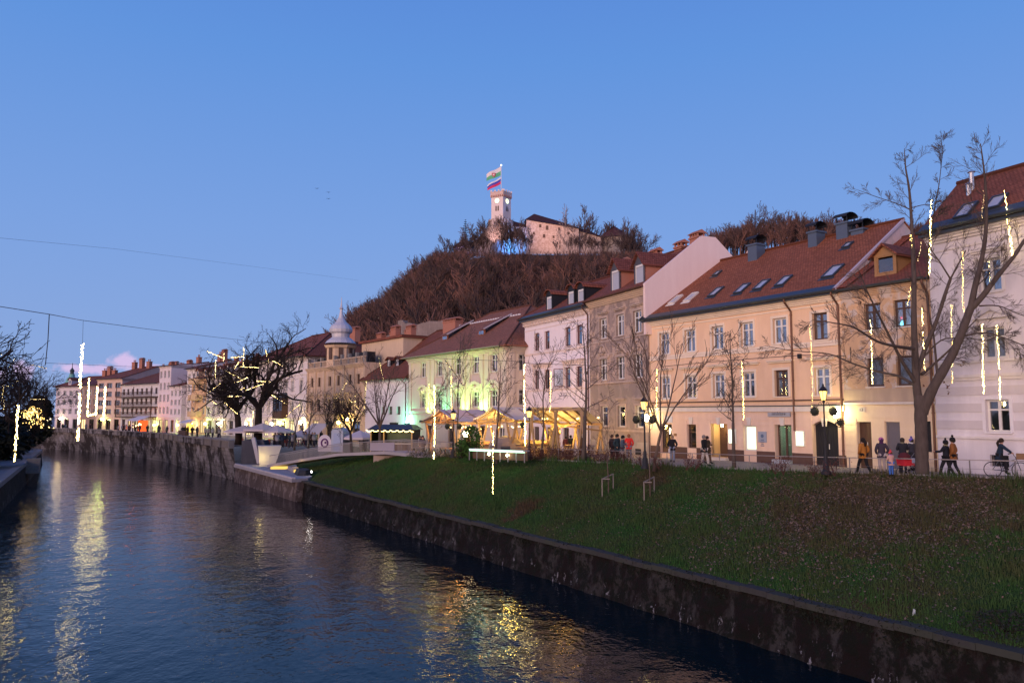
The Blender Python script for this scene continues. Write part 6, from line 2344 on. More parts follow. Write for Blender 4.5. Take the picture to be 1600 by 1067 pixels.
def grow(mb, rng, p, d, L, r, lvl, P):
 """P: dict(levels, kids, spread, up, wob, ratio, minr, ribbon)"""
 n = P['seg'][min(lvl, len(P['seg']) - 1)]
 pts, rad = [p.copy()], [r]
 q, dd = p.copy(), d.copy()
 r1 = max(P['minr'], r * P['taper'])
 for i in range(n):
  dd = (dd + Vector((rng.gauss(0, 1), rng.gauss(0, 1), rng.gauss(0, 1))) * P['wob'] + Vector((0, 0, P['up']))).normalized()
  q = q + dd * (L / n)
  pts.append(q.copy())
  rad.append(lerp(r, r1, (i + 1) / n))
 sides = 7 if lvl == 0 else (5 if lvl == 1 else 3)
 if P.get('cheap') and lvl >= 1: sides = 3
 mb.tube(pts, rad, sides, cap=False)
 if lvl >= P['levels']:
  return
 kids = P['kids'][min(lvl, len(P['kids']) - 1)]
 t0 = P['start'][min(lvl, len(P['start']) - 1)]
 for k in range(kids):
  t = t0 + (1 - t0) * (k + rng.random() * .7) / kids
  t = min(t, .99)
  f = t * n
  i = min(int(f), n - 1)
  bp = pts[i].lerp(pts[i + 1], f - i)
  ax = (pts[i + 1] - pts[i]).normalized()
  a = rng.random() * 2 * math.pi
  sd_ = ax.cross(Vector((math.cos(a), math.sin(a), .3)))
  if sd_.length < .1: continue
  sd_.normalize()
  sp = P['spread'] * rng.uniform(.7, 1.3)
  nd = (ax * math.cos(sp) + sd_ * math.sin(sp)).normalized()
  grow(mb, rng, bp, nd, L * P['ratio'] * rng.uniform(.7, 1.15) * (1.1 - .35 * t), max(P['minr'], lerp(r, r1, t) * P['rr']), lvl + 1, P)
def single_tree(name, label, base, H, r, P, bark, seed, lean=(0, 0, 1), group=None, cat='tree', rz=0):
 t = thing(name, label, cat, base, rz, group)
 rng = random.Random(seed)
 tr = MB()
 Pt = dict(P); 
 # trunk on its own, crown as second part
 n = 6
 pts, rad = [Vector((0, 0, -.2))], [r * 1.25]
 d = Vector(lean).normalized()
 th = P['trunk'] * H
 q = Vector((0, 0, 0))
 for i in range(n):
  d = (d + Vector((rng.gauss(0, 1), rng.gauss(0, 1), 0)) * .03).normalized()
  q = q + d * th / n
  pts.append(q.copy()); rad.append(lerp(r, r * .72, (i + 1) / n))
 tr.tube(pts, rad, 8)
 tr.build('trunk', bark, t, True)
 cr = MB()
 P0 = dict(P)
 if P.get('fork'):
  for k in range(P['fork']):
   a = 2 * math.pi * (k + rng.random() * .5) / P['fork']
   s = P['forkspread'] * rng.uniform(.6, 1.2)
   dd = Vector((math.cos(a) * math.sin(s), math.sin(a) * math.sin(s), math.cos(s)))
   grow(cr, rng, q.copy(), dd, H * (1 - P['trunk']) * rng.uniform(.7, 1.0), r * .55, 0, P0)
 else:
  P0['start'] = [0.0] + P['start'][1:]
  grow(cr, rng, q.copy(), d, H * (1 - P['trunk']), r * .62, 0, P0)
 cr.build('crown', bark, t)
 return t
P_YOUNG = dict(levels=3, kids=[11, 5, 4], start=[.0, .15, .1], spread=.62, up=.05, wob=.07, ratio=.48, rr=.5, taper=.25, minr=.011, seg=[7, 5, 3, 2], trunk=.30)
P_RING = dict(levels=3, kids=[15, 6, 4], start=[.0, .1, .1], spread=1.05, up=.03, wob=.06, ratio=.42, rr=.42, taper=.25, minr=.011, seg=[8, 5, 3, 2], trunk=.33)
P_FAN = dict(levels=3, kids=[4, 4, 4], start=[.25, .2, .1], spread=.42, up=.05, wob=.07, ratio=.55, rr=.5, taper=.3, minr=.012, seg=[6, 4, 3, 2], trunk=.28, fork=5, forkspread=.5)
P_OLD = dict(levels=4, kids=[6, 4, 4, 4], start=[.2, .15, .15, .1], spread=.80, up=.03, wob=.26, ratio=.62, rr=.62, taper=.45, minr=.016, seg=[6, 5, 4, 3, 2], trunk=.33, fork=5, forkspread=.75)
P_HILL = dict(levels=3, kids=[9, 5, 3], start=[.18, .2, .2], spread=.55, up=.07, wob=.09, ratio=.50, rr=.5, taper=.25, minr=.045, seg=[5, 3, 2, 2], trunk=.18, cheap=True)
P_HILLF = dict(levels=3, kids=[6, 6, 4], start=[.25, .2, .1], spread=.5, up=.08, wob=.1, ratio=.52, rr=.55, taper=.3, minr=.045, seg=[4, 3, 2, 2], trunk=.15, fork=4, forkspread=.38, cheap=True)
# the big forked tree on the right: limbs follow its real outline
def big_tree():
 Yb = 36.2
 base = at(1441, 742, Yb)
 t = thing('lime_tree', 'big bare tree with thick trunk forking low, strung with lights before the ochre house', 'tree', tuple(base))
 def P(u, v, dy=0.0):
  return at(u, v, Yb + dy) - base
 rng = random.Random(11)
 tr = MB()
 def limb(mb, pts, r0, r1, n=8):
  # resample smoothly
  pts = [P(*p) for p in pts]
  out, k = [], 4
  for i in range(len(pts) - 1):
   p0 = pts[max(i - 1, 0)]; p1 = pts[i]; p2 = pts[i + 1]; p3 = pts[min(i + 2, len(pts) - 1)]
   for j in range(k):
    s = j / k
    out.append(.5 * ((2 * p1) + (p2 - p0) * s + (2 * p0 - 5 * p1 + 4 * p2 - p3) * s * s + (3 * p1 - p0 - 3 * p2 + p3) * s ** 3))
  out.append(pts[-1])
  rad = [lerp(r0, r1, (i / (len(out) - 1)) ** .8) * rng.uniform(.94, 1.06) for i in range(len(out))]
  mb.tube(out, rad, n, cap=False)
  return out, rad
 limb(tr, [(1441, 748), (1441, 735), (1440, 700), (1439, 665), (1438, 632), (1438, 618)], .32, .25, 10)
 tr.build('trunk', BARK, t, True)
 cr = MB()
 L = []
 L.append(limb(cr, [(1437, 640), (1432, 600, .1), (1430, 560, .1), (1428, 500, 0), (1428, 430, 0), (1425, 360, .2), (1421, 300, .3), (1415, 262, .3), (1413, 232, .3)], .22, .012))
 L.append(limb(cr, [(1441, 645), (1455, 612, -.3), (1470, 585, -.5), (1490, 550, -.6), (1506, 510, -.6), (1517, 480, -.7)], .26, .17))
 L.append(limb(cr, [(1517, 482, -.7), (1523, 450, -.8), (1533, 410, -.7), (1540, 365, -.8), (1541, 310, -.9), (1537, 262, -1.0), (1532, 225, -1)], .17, .02))
 L.append(limb(cr, [(1517, 482, -.7), (1535, 463, -1), (1560, 430, -1.4), (1583, 402, -1.6), (1605, 370, -1.8), (1640, 330, -2)], .16, .05))
 L.append(limb(cr, [(1433, 585, .1), (1445, 545, .4), (1462, 505, .8), (1476, 462, 1.2), (1485, 436, 1.4)], .12, .07))
 L.append(limb(cr, [(1485, 436, 1.4), (1500, 408, 1.6), (1512, 385, 1.8), (1520, 360, 2)], .05, .015, 5))
 L.append(limb(cr, [(1485, 436, 1.4), (1470, 412, 1.2), (1458, 395, 1.0), (1445, 375, .9)], .05, .015, 5))
 L.append(limb(cr, [(1432, 600, .1), (1410, 565, -.4), (1392, 530, -.9), (1372, 490, -1.4), (1355, 455, -1.8), (1345, 430, -2)], .10, .015, 6))
 L.append(limb(cr, [(1428, 545, 0), (1400, 541, -.8), (1370, 533, -1.6), (1335, 512, -2.4), (1305, 505, -3.0), (1270, 500, -3.2)], .09, .014, 6))
 L.append(limb(cr, [(1432, 604, .1), (1405, 588, .8), (1370, 580, 1.6), (1330, 567, 2.2), (1295, 553, 2.6), (1240, 548, 3.0), (1195, 540, 3.2)], .08, .012, 6))
 L.append(limb(cr, [(1465, 592, -.4), (1462, 560, .4), (1458, 520, 1.0), (1450, 480, 1.6), (1448, 440, 2)], .08, .02, 5))
 L.append(limb(cr, [(1440, 585, 0), (1460, 568, .4), (1485, 545, .6), (1515, 510, 1.0), (1545, 480, 1.4)], .08, .015, 5))
 L.append(limb(cr, [(1505, 525, -.6), (1540, 520, -1.2), (1575, 530, -1.6), (1600, 540, -1.8), (1620, 546, -2)], .05, .012, 5))
 L.append(limb(cr, [(1427, 330, .2), (1400, 318, .6), (1370, 308, .9), (1340, 297, 1.2)], .03, .01, 4))
 L.append(limb(cr, [(1424, 325, .2), (1445, 320, .2), (1460, 322, .2)], .025, .01, 4))
 L.append(limb(cr, [(1461, 320, .6), (1467, 290, .6), (1471, 255, .6), (1473, 235, .6), (1470, 218, .6)], .03, .008, 4))
 L.append(limb(cr, [(1448, 440, 2), (1452, 380, 1.6), (1460, 330, 1.0), (1461, 318, .7)], .04, .03, 4))
 L.append(limb(cr, [(1523, 450, -.8), (1550, 425, -.4), (1580, 395, 0), (1610, 370, .4)], .03, .01, 4))
 L.append(limb(cr, [(1530, 478, -.8), (1560, 478, -1), (1590, 490, -1.2), (1620, 500, -1.4)], .04, .012, 4))
 L.append(limb(cr, [(1441, 560, .3), (1470, 532, 0), (1500, 528, 0), (1545, 532, -.5), (1580, 528, -.9)], .04, .01, 4))
 cr.build('limbs', BARK, t, True)
 tw = MB()
 Pt = dict(levels=2, kids=[6, 5], start=[.15, .15], spread=.55, up=.02, wob=.055, ratio=.5, rr=.55, taper=.4, minr=.006, seg=[6, 4, 3])
 for pts, rad in L:
  for i in range(4, len(pts)):
   if rad[i] > .2: continue
   for rep in range(2 if rad[i] < .07 else 1):
    if rng.random() < .62:
     ax = (pts[i] - pts[i - 1]).normalized()
     a = rng.random() * 6.28
     sd_ = ax.cross(Vector((math.cos(a), math.sin(a), .2))).normalized()
     sp = rng.uniform(.5, 1.1)
     nd = (ax * math.cos(sp) + sd_ * math.sin(sp)).normalized()
     grow(tw, rng, pts[i].copy(), nd, rng.uniform(.6, 1.4) * min(1.4, .38 + rad[i] * 16), min(.014, rad[i] * .4), 0, Pt)
 tw.build('twigs', BARK, t)
 # a few withered leaves
 lv = MB()
 for (u, v) in [(1502, 570), (1506, 566), (1480, 607), (1483, 612), (1478, 600), (1389, 595), (1465, 300), (1470, 310), (1444, 600), (1345, 470)]:
  for k in range(5):
   c = P(u + rng.uniform(-4, 4), v + rng.uniform(-5, 5), rng.uniform(-.5, .5))
   a = Vector((rng.gauss(0, 1), rng.gauss(0, 1), rng.gauss(0, 1))).normalized() * .07
   b_ = a.cross(Vector((0, 0, 1))).normalized() * .05
   lv.face([c - a, c - b_, c + a, c + b_])
 lv.build('dry_leaves', flat((.14, .06, .03), .8, key='dry_leaf'), t, kind='stuff')
big_tree()
def ground_at(u, v, z0=0.0):
 p = onz(u, v, z0)
 for _ in range(6):
  p = onz(u, v, gz(p.y))
 return p
def tree_at(u, vbase, vtop, Y, r, P, bark, seed, label, name='young_tree', lean=(0, 0, 1), z=None, group=None):
 z = gz(Y) if z is None else z
 x = at(u, vbase, Y).x
 H = at(u, vtop, Y).z - z
 return single_tree(name, label, (x, Y, z), H, r, P, bark, seed, lean, group)
tree_at(1147, 733, 515, 42.5, .11, P_RING, BARK, 21, 'young bare tree with wide whorls of branches before the peach house')
tree_at(1022, 735, 528, 44, .10, P_FAN, BARK_W, 22, 'slender bare tree with fanning upright branches beside the lit street lamp', lean=(.10, 0, 1))
tree_at(911, 718, 505, 50, .14, P_RING, BARK, 23, 'bare tree with strong side boughs before the boundary of white and grey-brown houses')
tree_at(847, 712, 560, 54, .10, P_YOUNG, BARK, 24, 'bare young tree in front of the right market canopy')
tree_at(776, 714, 560, 52.5, .09, P_YOUNG, BARK, 25, 'bare young tree before the palace, behind the long hanging light string')
tree_at(713, 712, 540, 62, .09, P_YOUNG, BARK, 26, 'thin bare tree left of the market canopies beside the second street lamp')
tree_at(671, 706, 600, 66, .07, P_YOUNG, BARK, 27, 'small bare tree before the left end of the palace')
tree_at(593, 700, 560, 77, .17, P_FAN, BARK, 28, 'bare multi-stemmed tree rising behind the fairy-lit kiosk', name='bare_tree')
tree_at(549, 702, 612, 79, .16, dict(P_OLD, levels=3, minr=.014, wob=.16), BARK_D, 29, 'low bare tree with twisted boughs right of the grey cabin', name='bare_tree')
tree_at(460, 700, 615, 92, .11, P_YOUNG, BARK, 30, 'thin bare tree on the square before the timber oriel', name='bare_tree')
tree_at(482, 700, 625, 94, .11, P_YOUNG, BARK, 31, 'thin bare tree on the square left of the round banner', name='bare_tree')
tree_at(513, 698, 622, 92, .10, dict(P_OLD, levels=3, minr=.014, wob=.16), BARK_D, 32, 'low dark bare tree just behind the round banner', name='bare_tree')
tree_at(373, 700, 540, 103, .52, P_OLD, BARK_D, 33, 'left one of the two old gnarled trees hung with light tubes by the quay corner', name='old_tree', z=-1.0)
tree_at(403, 700, 522, 101, .58, P_OLD, BARK_D, 34, 'right one of the two old gnarled trees hung with light tubes by the quay corner', name='old_tree', z=-1.0)
# saplings with stake guards on the bank
def sapling(u, vb, vt, Y, label, seed):
 z = at(u, vb, Y).z
 t = single_tree('sapling', label, (at(u, vb, Y).x, Y, z - .1), at(u, vt, Y).z - z, .035, dict(P_YOUNG, trunk=.45, kids=[8, 4, 2], levels=2), BARK_W, seed, group='staked saplings on the bank')
 g = thing('tree_guard', 'thin wooden stake frame around ' + label, 'tree guard', (at(u, vb, Y).x, Y, z))
 wd_ = flat((.26, .22, .19), .8, key='grey_stake')
 s = Y / FPX
 for sx_, sy in ((-11, -.3), (9, .5)):
  MB().box(sx_ * s - .025, sx_ * s + .025, sy - .025, sy + .025, -.3, 24 * s + (.2 if sy > 0 else 0)).build('stake', wd_, g)
 MB().beam((-11 * s, -.3, 23 * s), (9 * s, .5, 23 * s + .2), .05).build('crossbar', wd_, g)
 MB().beam((-11 * s, -.3, 23 * s), (1 * s, -.3, 23 * s), .05).build('crossbar', wd_, g)
def bank_point(u, v):
 # intersect the view ray with the grass slope by marching
 d = ray(u, v)
 best = None
 bvh = BVH
 hit = bvh.ray_cast(Vector((0, 0, EYE)), d)
 return hit[0]
from mathutils.bvhtree import BVHTree
BVH = BVHTree.FromPolygons([Vector(q) for q in gv], gf)
for u, vb, vt, lab, sd_ in ((951, 771, 640, 'the left sapling on the grass bank', 41), (1016, 776, 560, 'the right sapling on the grass bank', 42)):
 h = bank_point(u, vb)
 if h is not None:
  sapling(u, vb, vt, h.y, lab, sd_)
# left bank trees
for i, (u, vb, vt, Y, r, P, lab) in enumerate((
  (-14, 700, 528, 74, .30, P_OLD, 'leftmost tangled bare tree on the left bank, cut by the picture edge'),
  (-70, 700, 500, 60, .30, P_OLD, 'bare tree outside the left edge whose twigs reach into view'),
  (12, 700, 575, 96, .22, P_OLD, 'middle bare tree on the left bank behind the tall light string'),
  (58, 700, 585, 130, .18, P_OLD, 'bare tree with drooping twigs near the far bend on the left bank'),
  (40, 700, 600, 112, .18, P_FAN, 'upright bare tree on the left bank behind the fairy-lit shrub'))):
 single_tree('bank_tree', lab, (at(u, 645, Y).x, Y, -1.1), at(u, vt, Y).z + 1.1, r, dict(P, minr=.02, levels=3, kids=[7, 5, 4]), BARK_D, 50 + i)
def leafy(name, label, loc, w, h, col, n, seed, leaf=.18, cat='shrub', conical=False, kids=9, droop=0.0, trunk_r=.08):
 t = thing(name, label, cat, loc)
 rng = random.Random(seed)
 br_ = MB()
 tips = []
 for k in range(kids):
  a = rng.random() * 6.28
  e = rng.uniform(.2, 1.0)
  tip = Vector((math.cos(a) * w * e * .6, math.sin(a) * w * e * .6, h * rng.uniform(.35, .95)))
  br_.tube([(0, 0, -.1), tuple(tip * .5 + Vector((0, 0, h * .1))), tuple(tip)], [trunk_r, trunk_r * .6, trunk_r * .25], 4, False)
  tips.append(tip)
 br_.build('stem', BARK_D, t)
 m = MB()
 for k in range(n):
  z = rng.random() ** (1.4 if conical else .9)
  rad = w * ((1 - z) * .95 + .05 if conical else math.sqrt(max(.02, 1 - (2 * z - .9) ** 2 * .8)))
  a = rng.random() * 6.28
  rr_ = rad * rng.uniform(.45, 1.05) * (1 + .25 * math.sin(a * 3 + z * 7))
  c = Vector((math.cos(a) * rr_, math.sin(a) * rr_, z * h - droop * rr_))
  u_ = Vector((rng.gauss(0, 1), rng.gauss(0, 1), rng.gauss(0, .6))).normalized() * leaf * rng.uniform(.6, 1.4)
  v__ = u_.cross(Vector((rng.gauss(0, 1), rng.gauss(0, 1), 1))).normalized() * leaf * .5
  m.face([c - u_, c - v__, c + u_, c + v__])
 s_key = flat(col, .9, key='leaves' + name, var=.4)
 m.build('foliage', s_key, t, kind='stuff')
 return t
leafy('evergreen_shrub', 'dark dense evergreen at the far end of the left bank', (at(60, 645, 128).x, 128, -1.2), 2.0, 7.0, (.018, .022, .014), 2600, 61, .42)
leafy('evergreen_shrub', 'dark rounded evergreen low behind the left walkway', (at(30, 645, 112).x, 112, -1.6), 3.2, 4.6, (.014, .018, .012), 2600, 62, .42)
leafy('evergreen_shrub', 'dark hanging shrubbery above the left walkway near the picture edge', (at(-12, 645, 84).x, 84, -1.8), 3.2, 4.2, (.012, .016, .010), 2200, 63, .4)
leafy('evergreen_shrub', 'black bush mass left of the stone steps', (at(8, 645, 98).x, 98, -1.8), 3.2, 4.4, (.012, .014, .011), 2000, 64, .42)
# dark shrub at the lower right of the bank
h = bank_point(1572, 985)
if h is not None:
 leafy('low_shrub', 'low blackish shrub at the lower right corner of the grass bank', (h.x, h.y, h.z - .1), 1.1, .6, (.030, .034, .024), 800, 65, .05, trunk_r=.02, kids=26)
sp_ = bank_point(1530, 905)
h = bank_point(1428, 962)
if h is None: h = Vector((12, 24, -3))
MB().idx([(-.05, 0, 0), (.05, .02, 0), (.07, .03, .16), (-.01, 0, .2)], [(0, 1, 2, 3)]).build('paper_scrap', flat((.6, .65, .65), .8, key='paper'), None, loc=(h.x, h.y, h.z + .02), label='small white scrap lying at the bottom edge of the grass bank', category='litter')
# ---- hill forest
def hill_variants(n, P, H0, seed):
 out = []
 for k in range(n):
  rng = random.Random(seed + k)
  mb = MB()
  H = H0
  th = P['trunk'] * H
  mb.tube([(0, 0, -1), (0, 0, th)], [.26, .2], 5, False)
  if P.get('fork'):
   for j in range(P['fork']):
    a = 2 * math.pi * (j + rng.random() * .5) / P['fork']
    s = P['forkspread'] * rng.uniform(.5, 1.2)
    grow(mb, rng, Vector((0, 0, th)), Vector((math.cos(a) * math.sin(s), math.sin(a) * math.sin(s), math.cos(s))), H * .8 * rng.uniform(.7, 1), .14, 0, P)
  else:
   P0 = dict(P); grow(mb, rng, Vector((0, 0, th)), Vector((rng.gauss(0, .04), 0, 1)).normalized(), H * .8, .2, 0, P0)
  out.append(mb)
 return out
VAR = hill_variants(4, P_HILL, 14, 100) + hill_variants(4, P_HILLF, 14, 200)
VM = [m.mesh('crown', M_TWIG) for m in VAR]
rng = random.Random(77)
def sil(u):
 return interp(u, [480, 530, 560, 600, 620, 650, 680, 700, 735, 1000, 1040, 1080, 1100, 1150, 1200, 1300, 1380, 1500], [536, 488, 466, 448, 428, 398, 378, 380, 382, 372, 398, 374, 354, 336, 320, 326, 330, 334])
def fit(u, y, f=1.0):
 x = (u - 800) / FPX * y
 top = (645.5 - sil(u)) / FPX * y + EYE
 return max(.35, (top - hill_z(x, y)) / 16.5 * f)
def hill_tree(u, y, s, k, label, name='hill_tree', group=None):
 x = (u - 800) / FPX * y * 1.0
 z = hill_z(x, y)
 o = link(name, VM[k % len(VM)], None, (x, y, z - .3), rng.random() * 6.28, label=label, category='tree', group=group)
 o.scale = (s * rng.uniform(.85, 1.2), s * rng.uniform(.85, 1.2), s)
 return o
LAB1 = 'bare brown tree on the skyline of the castle hill'
cnt = 0
u = 488
while u < 735:
 y = rng.uniform(325, 352)
 hill_tree(u, y, fit(u, y, rng.uniform(.72, 1.08)), rng.randint(0, 7), 'bare brown tree on the skyline west of the castle', group='skyline trees west of the castle'); cnt += 1
 u += rng.uniform(4, 8)
for (u, s) in ((905, 1.75), (918, 1.5), (940, 1.35), (952, 1.5), (975, 1.45), (985, 1.55), (998, 1.5), (1006, 1.2), (1012, .9)):
 hill_tree(u, rng.uniform(352, 362), s, rng.randint(4, 7), 'tall bare tree standing behind the castle roofs on the east side', group='tall trees behind the castle')
u = 1018
while u < 1500:
 yy = rng.uniform(335, 352)
 hill_tree(u, yy, fit(u, yy, rng.uniform(.74, 1.06)), rng.randint(0, 7), 'bare tree on the eastern hill above the peach house roof', group='trees on the eastern hill ridge'); cnt += 1
 u += rng.uniform(7, 12) if u < 1075 else rng.uniform(5, 8)
for (u, s, y) in ((757, .8, 338), (770, 1.0, 335), (783, 1.15, 333), (792, .9, 336), (803, 1.0, 337), (812, .85, 334), (822, .7, 333), (745, .8, 336), (728, .9, 337), (716, .9, 338), (892, .6, 334), (906, .6, 332), (925, .65, 336), (942, .7, 337), (978, 1.05, 337), (990, 1.2, 336), (1001, 1.1, 338), (764, 1.15, 334), (776, 1.0, 332), (788, 1.2, 331), (798, 1.1, 333), (816, 1.0, 332), (828, .75, 334), (915, .65, 334), (933, .7, 335), (950, .7, 334), (978, .9, 335), (988, 1.1, 334), (700, 1.1, 336), (738, 1.1, 335), (752, 1.15, 334), (898, .7, 333), (872, .5, 333)):
 hill_tree(u, y, s, rng.randint(4, 7), 'bare tree standing close before the castle walls', group='trees before the castle walls')
# spruce by the castle
def spruce(u, vt, Y, label, seed):
 p = at(u, 400, Y)
 t = thing('spruce', label, 'tree', (p.x, p.y, hill_z(p.x, p.y)))
 H = at(u, vt, Y).z - hill_z(p.x, p.y)
 MB().tube([(0, 0, -1), (0, 0, H)], [.3, .05], 6).build('trunk', BARK_D, t)
 m = MB()
 rr_ = random.Random(seed)
 z = H * .25
 while z < H:
  R_ = (1 - z / H) ** .8 * H * .24 + .3
  for k in range(9):
   a = rr_.random() * 6.28
   R2 = R_ * rr_.uniform(.7, 1.1)
   d = Vector((math.cos(a), math.sin(a), 0)); sdv = Vector((-d.y, d.x, 0))
   c = Vector((0, 0, z))
   for j in range(5):
    s = (j + 1) / 5
    q = c + d * R2 * s + Vector((0, 0, .25 * R2 * s * s - .35 * R2 * s))
    for w_ in (-1, 1):
     m.face([q, q + sdv * w_ * .9 * (1.1 - s) - d * .2 + Vector((0, 0, -.25)), q - d * R2 * .22])
  z += .95
 m.build('foliage', flat((.012, .022, .018), .9, key='spruce_needles'), t, kind='stuff')
spruce(727, 343, 345, 'dark spruce with tiered branches on the skyline left of the castle', 3)
spruce(741, 398, 322, 'dark spruce low below the castle gate house', 4)
spruce(590, 492, 262, 'dark green spruce on the lower western slope, left of two', 5)
spruce(603, 500, 255, 'dark green spruce on the lower western slope, right of two', 6)
spruce(575, 520, 240, 'small dark spruce just above the ornate house roof', 7)
# pale birch on the slope
p = at(880, 445, 290)
single_tree('birch_tree', 'pale bare birch standing out on the brown slope below the palace wing', (p.x, p.y, hill_z(p.x, p.y)), 17, .14, dict(P_HILL, minr=.05), mat_bark((.30, .22, .19), 'birch_bark'), 88)
# hillside wood: one mass
def forest():
 vs_all, fs_all = [], []
 arr = []
 cheap = hill_variants(5, dict(P_HILL, levels=2, kids=[13, 6], minr=.06, seg=[5, 3, 2]), 11, 300)
 for mb in cheap:
  v = np.array(mb.v, dtype=np.float32)
  q = [f for f in mb.f if len(f) == 4]
  arr.append((v, np.array(q, dtype=np.int32)))
 rs = np.random.RandomState(5)
 V, F, tone = [], [], []
 off = 0
 n = 0
 while n < 1500:
  y = 150 + 200 * rs.rand() ** .75
  u = rs.uniform(440, 1500)
  if u > 1060 and y < 300: continue
  if 690 < u < 1000 and y > 342: continue
  x = (u - 800) / FPX * y
  z = hill_z(x, y)
  if z < 3: continue
  # hidden behind the houses
  if (z + 12 - EYE) / y * FPX < 645.5 - 560: continue
  v, f = arr[rs.randint(5)]
  a = rs.rand() * 6.28
  s = rs.uniform(.6, 1.45)
  lim = ((386 if u < 820 else 388 if u < 895 else 386) if 705 < u < 1000 else sil(u) + 8)
  top = (645.5 - lim) / FPX * y + EYE
  if z + 15 * s > top:
   s = (top - z) / 15
   if s < .45: continue
  c, q = math.cos(a), math.sin(a)
  w = np.empty_like(v)
  w[:, 0] = (v[:, 0] * c - v[:, 1] * q) * s * 1.1 + x
  w[:, 1] = (v[:, 0] * q + v[:, 1] * c) * s * 1.1 + y
  w[:, 2] = v[:, 2] * s + z
  V.append(w); F.append(f + off)
  tone.append(np.full(len(v), rs.rand(), dtype=np.float32))
  off += len(v)
  n += 1
 V = np.concatenate(V); F = np.concatenate(F)
 me = bpy.data.meshes.new('hillside_wood')
 me.vertices.add(len(V)); me.vertices.foreach_set('co', V.ravel())
 me.loops.add(F.size); me.loops.foreach_set('vertex_index', F.ravel())
 me.polygons.add(len(F)); me.polygons.foreach_set('loop_start', np.arange(0, F.size, 4, dtype=np.int32)); me.polygons.foreach_set('loop_total', np.full(len(F), 4, dtype=np.int32))
 me.update()
 at_ = me.attributes.new('tone', 'FLOAT', 'POINT')
 at_.data.foreach_set('value', np.concatenate(tone))
 s = NT('wood_twigs')
 an = s.n('ShaderNodeAttribute', attribute_name='tone')
 g = s.noise(s.world(), .035, 5, .65)
 g2 = s.noise(s.world(), .3, 4, .7)
 c = s.mix(s.ramp(g, [(.38, 0), (.62, 1)]), (.165, .085, .066), (.115, .075, .066))
 c = s.mix(s.math('MULTIPLY', g2, .5), c, (.09, .055, .05))
 c = s.mix(s.ramp(an.outputs['Fac'], [(0, .75), (.5, 0), (1, 0)]), c, (.055, .045, .042))
 c = s.mix(s.ramp(an.outputs['Fac'], [(0, 0), (.6, 0), (1, .8)]), c, (.26, .13, .10))
 me.materials.append(s.bsdf(c, .95, spec=.05))
 print('forest faces', len(F))
 link('hillside_wood', me, kind='stuff')
forest()
# grass blades and fallen leaves on the bank
def scatter_tris(name, n, fn, mat, seed):
 rs = np.random.RandomState(seed)
 co, k = fn(rs, n)
 nv = co.shape[1]
 V = co.reshape(-1, 3).astype(np.float32)
 nf = co.shape[0]
 me = bpy.data.meshes.new(name)
 me.vertices.add(len(V)); me.vertices.foreach_set('co', V.ravel())
 me.loops.add(len(V)); me.loops.foreach_set('vertex_index', np.arange(len(V), dtype=np.int32))
 me.polygons.add(nf); me.polygons.foreach_set('loop_start', np.arange(0, nf * nv, nv, dtype=np.int32)); me.polygons.foreach_set('loop_total', np.full(nf, nv, dtype=np.int32))
 me.update()
 me.materials.append(mat)
 return link(name, me, kind='stuff')
NT_, NS_ = 120, 26
GV = np.array(gv).reshape(NT_ + 1, NS_ + 1, 3)
def on_slope(tt_, ss_):
 a = np.clip(tt_ * NT_, 0, NT_ - 1e-4); b = np.clip(ss_ * NS_, 0, NS_ - 1e-4)
 i, j = a.astype(int), b.astype(int)
 fa, fb = (a - i)[:, None], (b - j)[:, None]
 return GV[i, j] * (1 - fa) * (1 - fb) + GV[i + 1, j] * fa * (1 - fb) + GV[i, j + 1] * (1 - fa) * fb + GV[i + 1, j + 1] * fa * fb
def blades(rs, n):
 tt_ = rs.beta(1.1, 2.2, n) * .9 + .06
 ss_ = rs.rand(n)
 p = on_slope(tt_, ss_)
 a = rs.rand(n) * 6.28
 h = rs.uniform(.05, .16, n) * (1 + 0.8 * (np.sin(p[:, 0] * 1.7) * np.sin(p[:, 1] * 1.3) > .3)) * np.where(ss_ > .965, 1.9, 1)
 w = .012 + .01 * rs.rand(n)
 dx, dy = np.cos(a) * w, np.sin(a) * w
 co = np.empty((n, 3, 3))
 co[:, 0] = p + np.stack([dx, dy, np.full(n, -.01)], 1)
 co[:, 1] = p + np.stack([-dx, -dy, np.full(n, -.01)], 1)
 co[:, 2] = p + np.stack([rs.randn(n) * .04, rs.randn(n) * .04, h], 1)
 return co, 3
s_ = NT('grass_blades')
c_ = s_.mix(s_.ramp(s_.noise(s_.world(), .5, 5, .6), [(.35, 0), (.65, 1)]), (.036, .098, .026), (.066, .080, .032))
c_ = bare_patches(s_, c_)
M_BLADE = s_.bsdf(c_, .9, spec=.05)
scatter_tris('grass_blades', 230000, blades, M_BLADE, 3)
